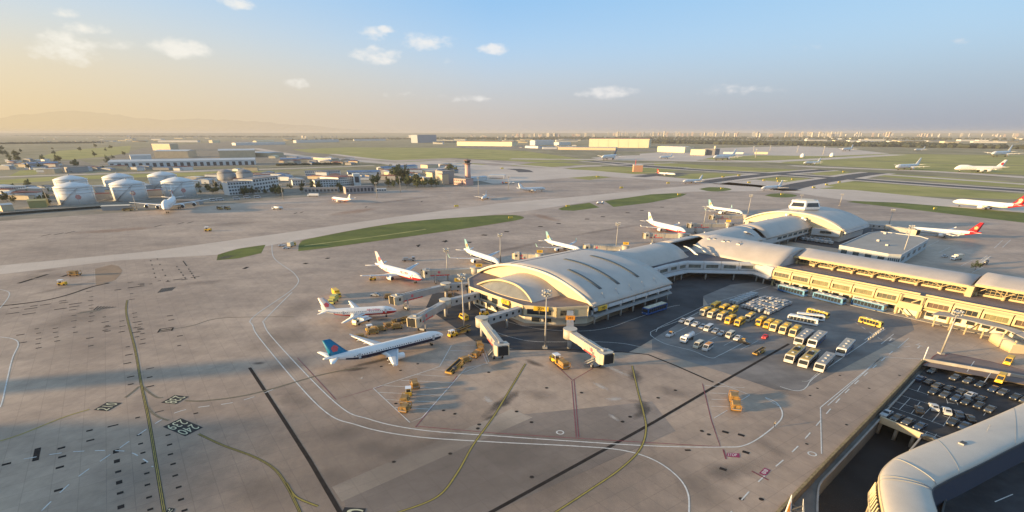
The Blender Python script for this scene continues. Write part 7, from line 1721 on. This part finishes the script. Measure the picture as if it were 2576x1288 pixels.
    if lb.startswith("biggest"): t = shed(lb, f, [a, b], top, dp, w_, r_, "hangar", 6, .03)
    elif "hangar" in lb: t = shed(lb, f, [a, b], top, dp, w_, r_, "hangar", 0, .04)
    elif "shed" in lb or "sheds" in lb: t = shed(lb, f, [a, b], top, dp, w_, r_, "shed", 0, .08)
    else: t = building(lb, f, [a, b], top, None, w_, r_, depth=dp, floors=(2 if "storey" in lb else 0), nwin=12)
c = G(*r4(415,188)); t = thing("chimney", "cream chimney rising from the dark block by the far apron", "chimney", (c.x,c.y-2,0)); MB().cyl((0,0,0),(0,0,zat(c, r4(0,125)[1])),4,3.4,n=10).build("shaft", HGC, t)
for i, (x, y0, y1) in enumerate(((690,165,130),(805,160,125),(995,170,125),(1175,185,130),(705,205,150))):
    c = G(*r4(x,y0)); t = thing("lamp_mast", f"{ORD[i]} thin mast from the left along the far pale apron" if i < 4 else "thin mast standing by the bright box on legs", "lamp mast", c); MB().cyl((0,0,0),(0,0,zat(c, r4(0,y1)[1])),1.1,.7,n=6).build("pole", CONC, t); MB().box((0,0,zat(c, r4(0,y1)[1])),(5,2,2)).build("lamp_head", OFFW, t)
for i, (x, y) in enumerate(((1030,205),(1235,200))):
    c = G(*r4(x,y)); t = thing("radome", ["small white dome on the far grass, left of two","small white dome on the far grass, right of two"][i], "dome", c); mb = MB(); mb.smooth = True; mb.lathe([(6,0),(6.6,3),(6,7),(4,10),(1.5,11.6),(.1,12)], 16); mb.build("shell", WHITE, t); MB().cyl((0,0,0),(0,0,.6),7,n=16).build("base", CONC, t)
c = G(*r3(2120,440)); t = thing("navigation_hut", "orange white navigation hut on the far grass island", "hut", c); mb = MB(); mb.box((0,0,6),(18,10,12)); mb.build("wall", mat("faded orange wall", (.55,.28,.18), .7), t); MB().box((0,0,12.4),(19,11,.8)).build("roof", OFFW, t); MB().cyl((-5,0,12),(-5,0,22),.5,n=6).build("antenna", RED, t)
# small yellow guidance signs on the grass
sg_ = "yellow taxiway guidance signs"
sp_ = None
for (f, x, y) in ((r3,845,912),(r3,2540,678),(r3,1420,795),(r3,300,795),(r3,1960,608),(r4,472,427),(r4,890,468),(r4,1110,420),(r4,1200,400),(r4,1288,383),(r4,860,357),(r4,765,370),(r4,660,385),(r4,965,362),(r4,865,376),(r4,590,335),(r4,1320,310),(r4,480,345),(r4,1955,568),(r3,760,413),(r3,1720,497),(r3,2430,562)):
    p = G(*f(x, y)); k_ = 1.0 + p.y/900
    if sp_ is None:
        t = thing("guidance_sign", "small yellow guidance sign standing on the airfield grass or apron", "sign", p, .3, sg_); MB().box((0,0,.75),(2.6,.4,1.0)).build("panel", mat("sign yellow", (.75,.55,.08), .5), t); mb = MB(); mb.bar((-1,0,0),(-1,0,.3),.15); mb.bar((1,0,0),(1,0,.3),.15); mb.build("legs", DARKM, t); sp_ = t; t.scale = (k_,)*3
    else: dup(sp_, p, .3, "small yellow guidance sign standing on the airfield grass or apron", sg_, k_)
# ---------------------------------------------------------------- trees
LEAF = [mat("leaf green dark", (.05,.068,.024), .8, var=.35, scale=.4), mat("leaf green mid", (.085,.105,.035), .8, var=.35, scale=.4)]
BARK = mat("bark", (.09,.065,.045), .9)
def tree(name, label, h, r, mi, seed):
    rd = random.Random(seed); t = thing(name, label, "tree"); mb = MB(); mb.cyl((0,0,0),(0,0,h*.55),h*.028,h*.014,n=7)
    for i in range(5):
        a = i*1.3+rd.random(); mb.cyl((0,0,h*(.28+.05*i)),(math.cos(a)*r*.6,math.sin(a)*r*.6,h*(.5+.07*i)),h*.012,h*.005,n=5)
    mb.build("trunk", BARK, t); mb = MB()
    cl = [(rd.gauss(0,.42)*r, rd.gauss(0,.42)*r, h*(.62+rd.gauss(0,.17))) for _ in range(20)]
    for (cx,cy,cz_) in cl:
        s_ = r*(.2+.25*rd.random())
        for _ in range(34):
            d = Vector((rd.gauss(0,1),rd.gauss(0,1),rd.gauss(0,.8))).normalized()*s_*rd.uniform(.5,1.1); p = Vector((cx,cy,max(cz_,h*.3)))+d
            u = Vector((rd.gauss(0,1),rd.gauss(0,1),rd.gauss(0,1))).normalized(); v = u.orthogonal().normalized(); l = h*.05*rd.uniform(.7,1.4)
            mb.slot(0 if rd.random() < .6 else 1); mb.add([p-u*l, p+v*l*.7, p+u*l, p-v*l*.7], [(0,1,2,3)])
    mb.build("crown", LEAF if mi == 0 else LEAF[::-1], t); return t
TR = [tree("broadleaf_tree", "x", 10, 4.5, 0, 1), tree("broadleaf_tree", "x", 12, 5, 1, 2), tree("round_tree", "x", 8, 4.2, 0, 3)]
TU = set()
def trees(f, pts, lab, grp, smin=.8, smax=1.3):
    for (x, y) in pts:
        k = BG.randrange(3); s_ = BG.uniform(smin, smax); p = G(*f(x, y)); pr_ = TR[k]
        if k not in TU:
            TU.add(k); pr_.location = p; pr_.scale = (s_,)*3; pr_["label"] = lab; pr_["group"] = grp
        else: dup(pr_, p, BG.uniform(0,6), lab, grp, s_)
trees(r2, [(BG.uniform(390,830), BG.uniform(640,690)) for _ in range(22)], "dark tree in the belt along the front of the left white offices", "trees before the offices", .6, 1.0)
trees(r2, [(BG.uniform(880,1500), BG.uniform(590,650)) for _ in range(16)], "dark tree between the office buildings and the low garages", "trees between the offices", .5, .9)
trees(r2, [(BG.uniform(1720,2470), BG.uniform(545,600)) for _ in range(34)], "dark tree in the thicket left of the sandy blocks", "trees of the thicket", .7, 1.2)
trees(r2, [(x, y) for x, y in ((1965,510),(1990,515),(2030,520),(2060,515),(2080,520),(2010,500))], "tall dark tree in the clump standing above the thicket", "tall trees of the clump", 1.5, 1.9)
trees(r2, [(BG.uniform(0,280), BG.uniform(600,690)) for _ in range(12)], "small tree on the grassy plots right of the tanks", "trees right of the tanks", .4, .8)
trees(r2, [(BG.uniform(2480,2640), BG.uniform(400,470)) for _ in range(12)], "tree among the roofs beside the control tower", "trees by the control tower", .7, 1.1)
trees(r1, [(BG.uniform(0,560), BG.uniform(660,860)) for _ in range(16)], "scattered tree in the yard left of the tanks", "trees left of the tanks", .5, .9)
trees(r1, [(BG.uniform(200,1350), BG.uniform(270,500)) for _ in range(18)], "scrubby tree on the green land beyond the tanks", "trees on the scrub land", .9, 1.7)
trees(r1, [(BG.uniform(0,220), BG.uniform(300,420)) for _ in range(14)], "tree at the far left edge of the scrub", "trees at the left edge", 1.0, 1.8)
trees(r4, [(1515,300)], "x", "x") if False else None
bp = G(*r8(2220,515)); dup(TR[2], bp, 0, "round dark shrub on the shaded apron beside the wing", None, .55)
# far woods: leaf masses nobody could count
WOODM = mat("far wood foliage", (.035,.045,.028), .9, var=.4, scale=.02)
def wood(name, f, a, b, n, hmin, hmax, deep, seed):
    rd = random.Random(seed); mb = MB(); A, B = G(*f(*a)), G(*f(*b))
    for i in range(n):
        p = A.lerp(B, rd.random()) + Vector((0, rd.uniform(0, deep), 0)); h = rd.uniform(hmin, hmax); r = h*rd.uniform(.7,1.3); k = 6; rg = []
        for (rr_, zz) in ((.75,.05),(1.,.4),(.85,.7),(.4,.95),(.05,1.03)):
            rg.append([(p.x+math.cos(2*math.pi*j/k)*r*rr_*rd.uniform(.7,1.2), p.y+math.sin(2*math.pi*j/k)*r*rr_*rd.uniform(.7,1.2), h*zz*rd.uniform(.9,1.1)) for j in range(k)])
        mb.loft(rg)
    o = mb.build(name, WOODM); o["kind"] = "stuff"; return o
wood("woodland", r4, (0,108), (2700,150), 1500, 9, 20, 900, 4)
wood("woodland", r4, (-700,82), (2700,88), 900, 10, 22, 2600, 5)
wood("woodland", r3, (-200,120), (1600,118), 700, 8, 18, 1500, 6)
wood("woodland", r1, (0,150), (2700,170), 900, 8, 18, 1600, 7)
wood("woodland", r1, (-100,235), (900,225), 260, 5, 12, 160, 8)
wood("woodland", r2, (900,130), (2500,110), 300, 8, 16, 900, 9)
wood("hedge", r2, (780,380), (1500,365), 160, 2, 5, 8, 12); wood("hedge", r1, (690,520), (1100,470), 90, 2, 5, 14, 13)
# unseen blocks left of the picture, shaped to cast long shadows across the apron
for (x0,x1,y0,y1,hh,nm,lb) in ((-356,-348,92,102,37,"unseen_tower","slim pale unseen tower beyond the left edge, placed to throw a long shadow"),(-310,-250,-40,79,24,"unseen_block","broad pale unseen block beyond the lower left edge, placed for its shadow")):
    t = thing(nm, lb, "building", (x0,y0,0)); w_ = MB().box(((x1-x0)/2,(y1-y0)/2,hh/2),(x1-x0,y1-y0,hh)).build("wall", OFFW, t); MB().box(((x1-x0)/2,(y1-y0)/2,hh+.4),(x1-x0+.6,y1-y0+.6,.8)).build("roof", ROOFG, t)
    for k in range(int(hh/4)): MB().box((x1-x0+.05,(y1-y0)/2,2.4+4*k),(.2,(y1-y0)*.9,1.6)).build("window_band", GLASS, w_)
# ---------------------------------------------------------------- the far town
TWM = [mat("town cream", (.55,.50,.42), .8), mat("town grey", (.40,.41,.43), .8), mat("town pink", (.48,.36,.32), .8)]
def blk(label, x, y, w, h, d, m, grp, name, cat):
    b = G(x, y); t = thing(name, label, cat, b, BG.uniform(-.5,.5), grp)
    MB().box((0,0,h/2),(w,d,h)).build("wall", m, t); MB().box((0,0,h+h*.03),(w*.45,d*.5,h*.06)).build("roof", TWM[1], t)
    for k in range(2): MB().box((w*(-.2+.4*k),-d/2-.3,h*.5),(w*.12,.6,h*.86)).build("window", WINM, t)
def town(x0, x1, y0, y1, n, hm, grp, lab, w=(18,40)):
    for _ in range(n):
        y = BG.uniform(y0, y1); h = BG.uniform(*hm); blk(lab, BG.uniform(x0,x1), y, BG.uniform(*w), h, BG.uniform(14,24), TWM[BG.choice((0,0,0,1,2))], grp, "tower_block", "tower block")
town(1300,1500,343,347,28,(35,60),"tower blocks left of the biggest hangar","pale distant tower block on the horizon left of the biggest hangar")
town(1530,1860,340,344,55,(45,85),"tower blocks above the biggest hangar","pale distant tower block on the horizon above the biggest hangar")
town(1860,2250,341,346,55,(40,80),"tower blocks in the middle of the skyline","pale distant tower block on the horizon right of the biggest hangar")
town(2250,2600,341,345,26,(25,60),"tower blocks at the right end of the skyline","pale distant tower block near the right end of the horizon")
town(1180,1320,344,349,12,(20,40),"tower blocks at the left end of the skyline","small pale tower block at the left end of the skyline")
town(300,1150,343,352,22,(12,30),"scattered blocks on the left horizon","small scattered pale block on the hazy left horizon")
def lows(x0, x1, y0, y1, n, grp, lab, w=(60,220), h=(7,14)):
    for _ in range(n):
        b = G(BG.uniform(x0,x1), BG.uniform(y0,y1)); L = BG.uniform(*w); hh = BG.uniform(*h); t = thing("far_shed", lab, "shed", b, BG.uniform(-.25,.1), grp)
        MB().box((0,0,hh/2),(L,BG.uniform(30,60),hh)).build("wall", BG.choice((OFFW,HGC,OFFW)), t); MB().box((0,0,hh+.5),(L*1.01,62,.9)).build("roof", BG.choice((ROOFW,ROOFW,ROOFB)), t)
lows(2050,2600,347,360,26,"low sheds in the dark wood","long low pale shed among the dark wood at the right")
lows(1880,2300,345,352,16,"low sheds below the skyline","long low pale shed just below the middle skyline")
lows(1080,1480,346,364,18,"low sheds around the long cream hangar","low pale shed around the long cream hangar")
lows(250,1080,345,358,22,"low sheds on the left plain","low pale shed scattered over the hazy left plain",(40,120),(5,9))
def houses(f, x0, x1, y0, y1, n, grp, lab):
    for _ in range(n):
        b = G(*f(BG.uniform(x0,x1), BG.uniform(y0,y1))); L, D_h, hh = BG.uniform(10,34), BG.uniform(8,14), BG.uniform(3,7); t = thing("low_house", lab, "house", b, BG.uniform(-.3,.3), grp)
        MB().box((0,0,hh/2),(L,D_h,hh)).build("wall", BG.choice((OFFW,SAND,BLKW,OFFW)), t); mb = MB(); mb.side([(-L/2-.4,hh),(L/2+.4,hh),(L/2+.4,hh+.2),(0,hh+1.4),(-L/2-.4,hh+.2)], -D_h/2-.4, D_h/2+.4); mb.build("roof", BG.choice((ROOFW,ROOFG,ROOFB,ROOFR)), t)
houses(r1, 0, 620, 400, 520, 26, "low houses on the scrub left of the long warehouse", "small low house in the scrub left of the long warehouse")
houses(r1, 0, 520, 680, 800, 14, "low houses left of the tanks", "small low house in the yard left of the tanks")
houses(r2, 820, 1560, 300, 372, 22, "low houses at the end of the cargo area", "small low building at the right end of the cargo area")
houses(r2, 1640, 2200, 440, 520, 16, "low houses left of the sandy blocks", "small low building behind the thicket of dark trees")
houses(r2, 2440, 2620, 380, 460, 10, "low houses by the control tower", "small low building behind the grey windowless block")
houses(r1, 700, 2576, 480, 505, 20, "low sheds along the long warehouse", "small low shed along the front of the long warehouse")
houses(r1, 1000, 1700, 640, 760, 10, "low sheds in the tank yard", "small low shed between the storage tanks")
houses(r2, 300, 1700, 480, 560, 30, "low pale houses around the offices", "low pale building packed between the white offices")
houses(r1, 1900, 2576, 560, 640, 12, "low pale houses right of the tanks", "low pale building right of the storage tanks")
houses(r1, 300, 1300, 150, 230, 22, "low houses on the far left plain", "small pale low building on the far left plain")
houses(r3, 900, 1500, 180, 215, 14, "low buildings before the biggest hangar", "small low building left of the biggest hangar")
# ---------------------------------------------------------------- hills on the left horizon
HM = bpy.data.materials.new("hazy hill"); HM.use_nodes = True; b_ = HM.node_tree.nodes["Principled BSDF"]; b_.inputs["Base Color"].default_value = (.16,.15,.15,1); b_.inputs["Roughness"].default_value = 1; b_.inputs["Alpha"].default_value = .045
def hill(px, dist):
    rows = []
    top = []; bot = []; back = []
    for (x, y) in px:
        d = ray(x, y); k = dist/d.y; top.append(d*k + Vector((0,0,H))); q = ray(x, 338); k2 = (dist-2500)/q.y; bot.append(Vector((q.x*k2, dist-2500, -30))); back.append(Vector((d.x*k, dist+3500, -30)))
    mb = MB(); mb.smooth = True; mb.loft([bot, top, back], closed=False); struct(mb, "hills", HM)
hp_ = [(-400,318),(-200,300),(-60,292),(0,296),(60,287),(120,283),(175,277),(230,283),(300,288),(350,298),(420,302),(500,297),(560,302),(640,306),(720,312),(800,318),(900,326),(1000,333)]
hp2 = [(hp_[i][0] + (hp_[i+1][0]-hp_[i][0])*k/4, hp_[i][1] + (hp_[i+1][1]-hp_[i][1])*k/4 + BG.uniform(-2,2)) for i in range(len(hp_)-1) for k in range(4)]
hill(hp2, 32000)
for o in [o for o in bpy.data.objects if o.get("label") == "x"]:      # prototypes that ended up unused
    for c in kids(o):
        for q in kids(c): bpy.data.objects.remove(q)
        bpy.data.objects.remove(c)
    bpy.data.objects.remove(o)
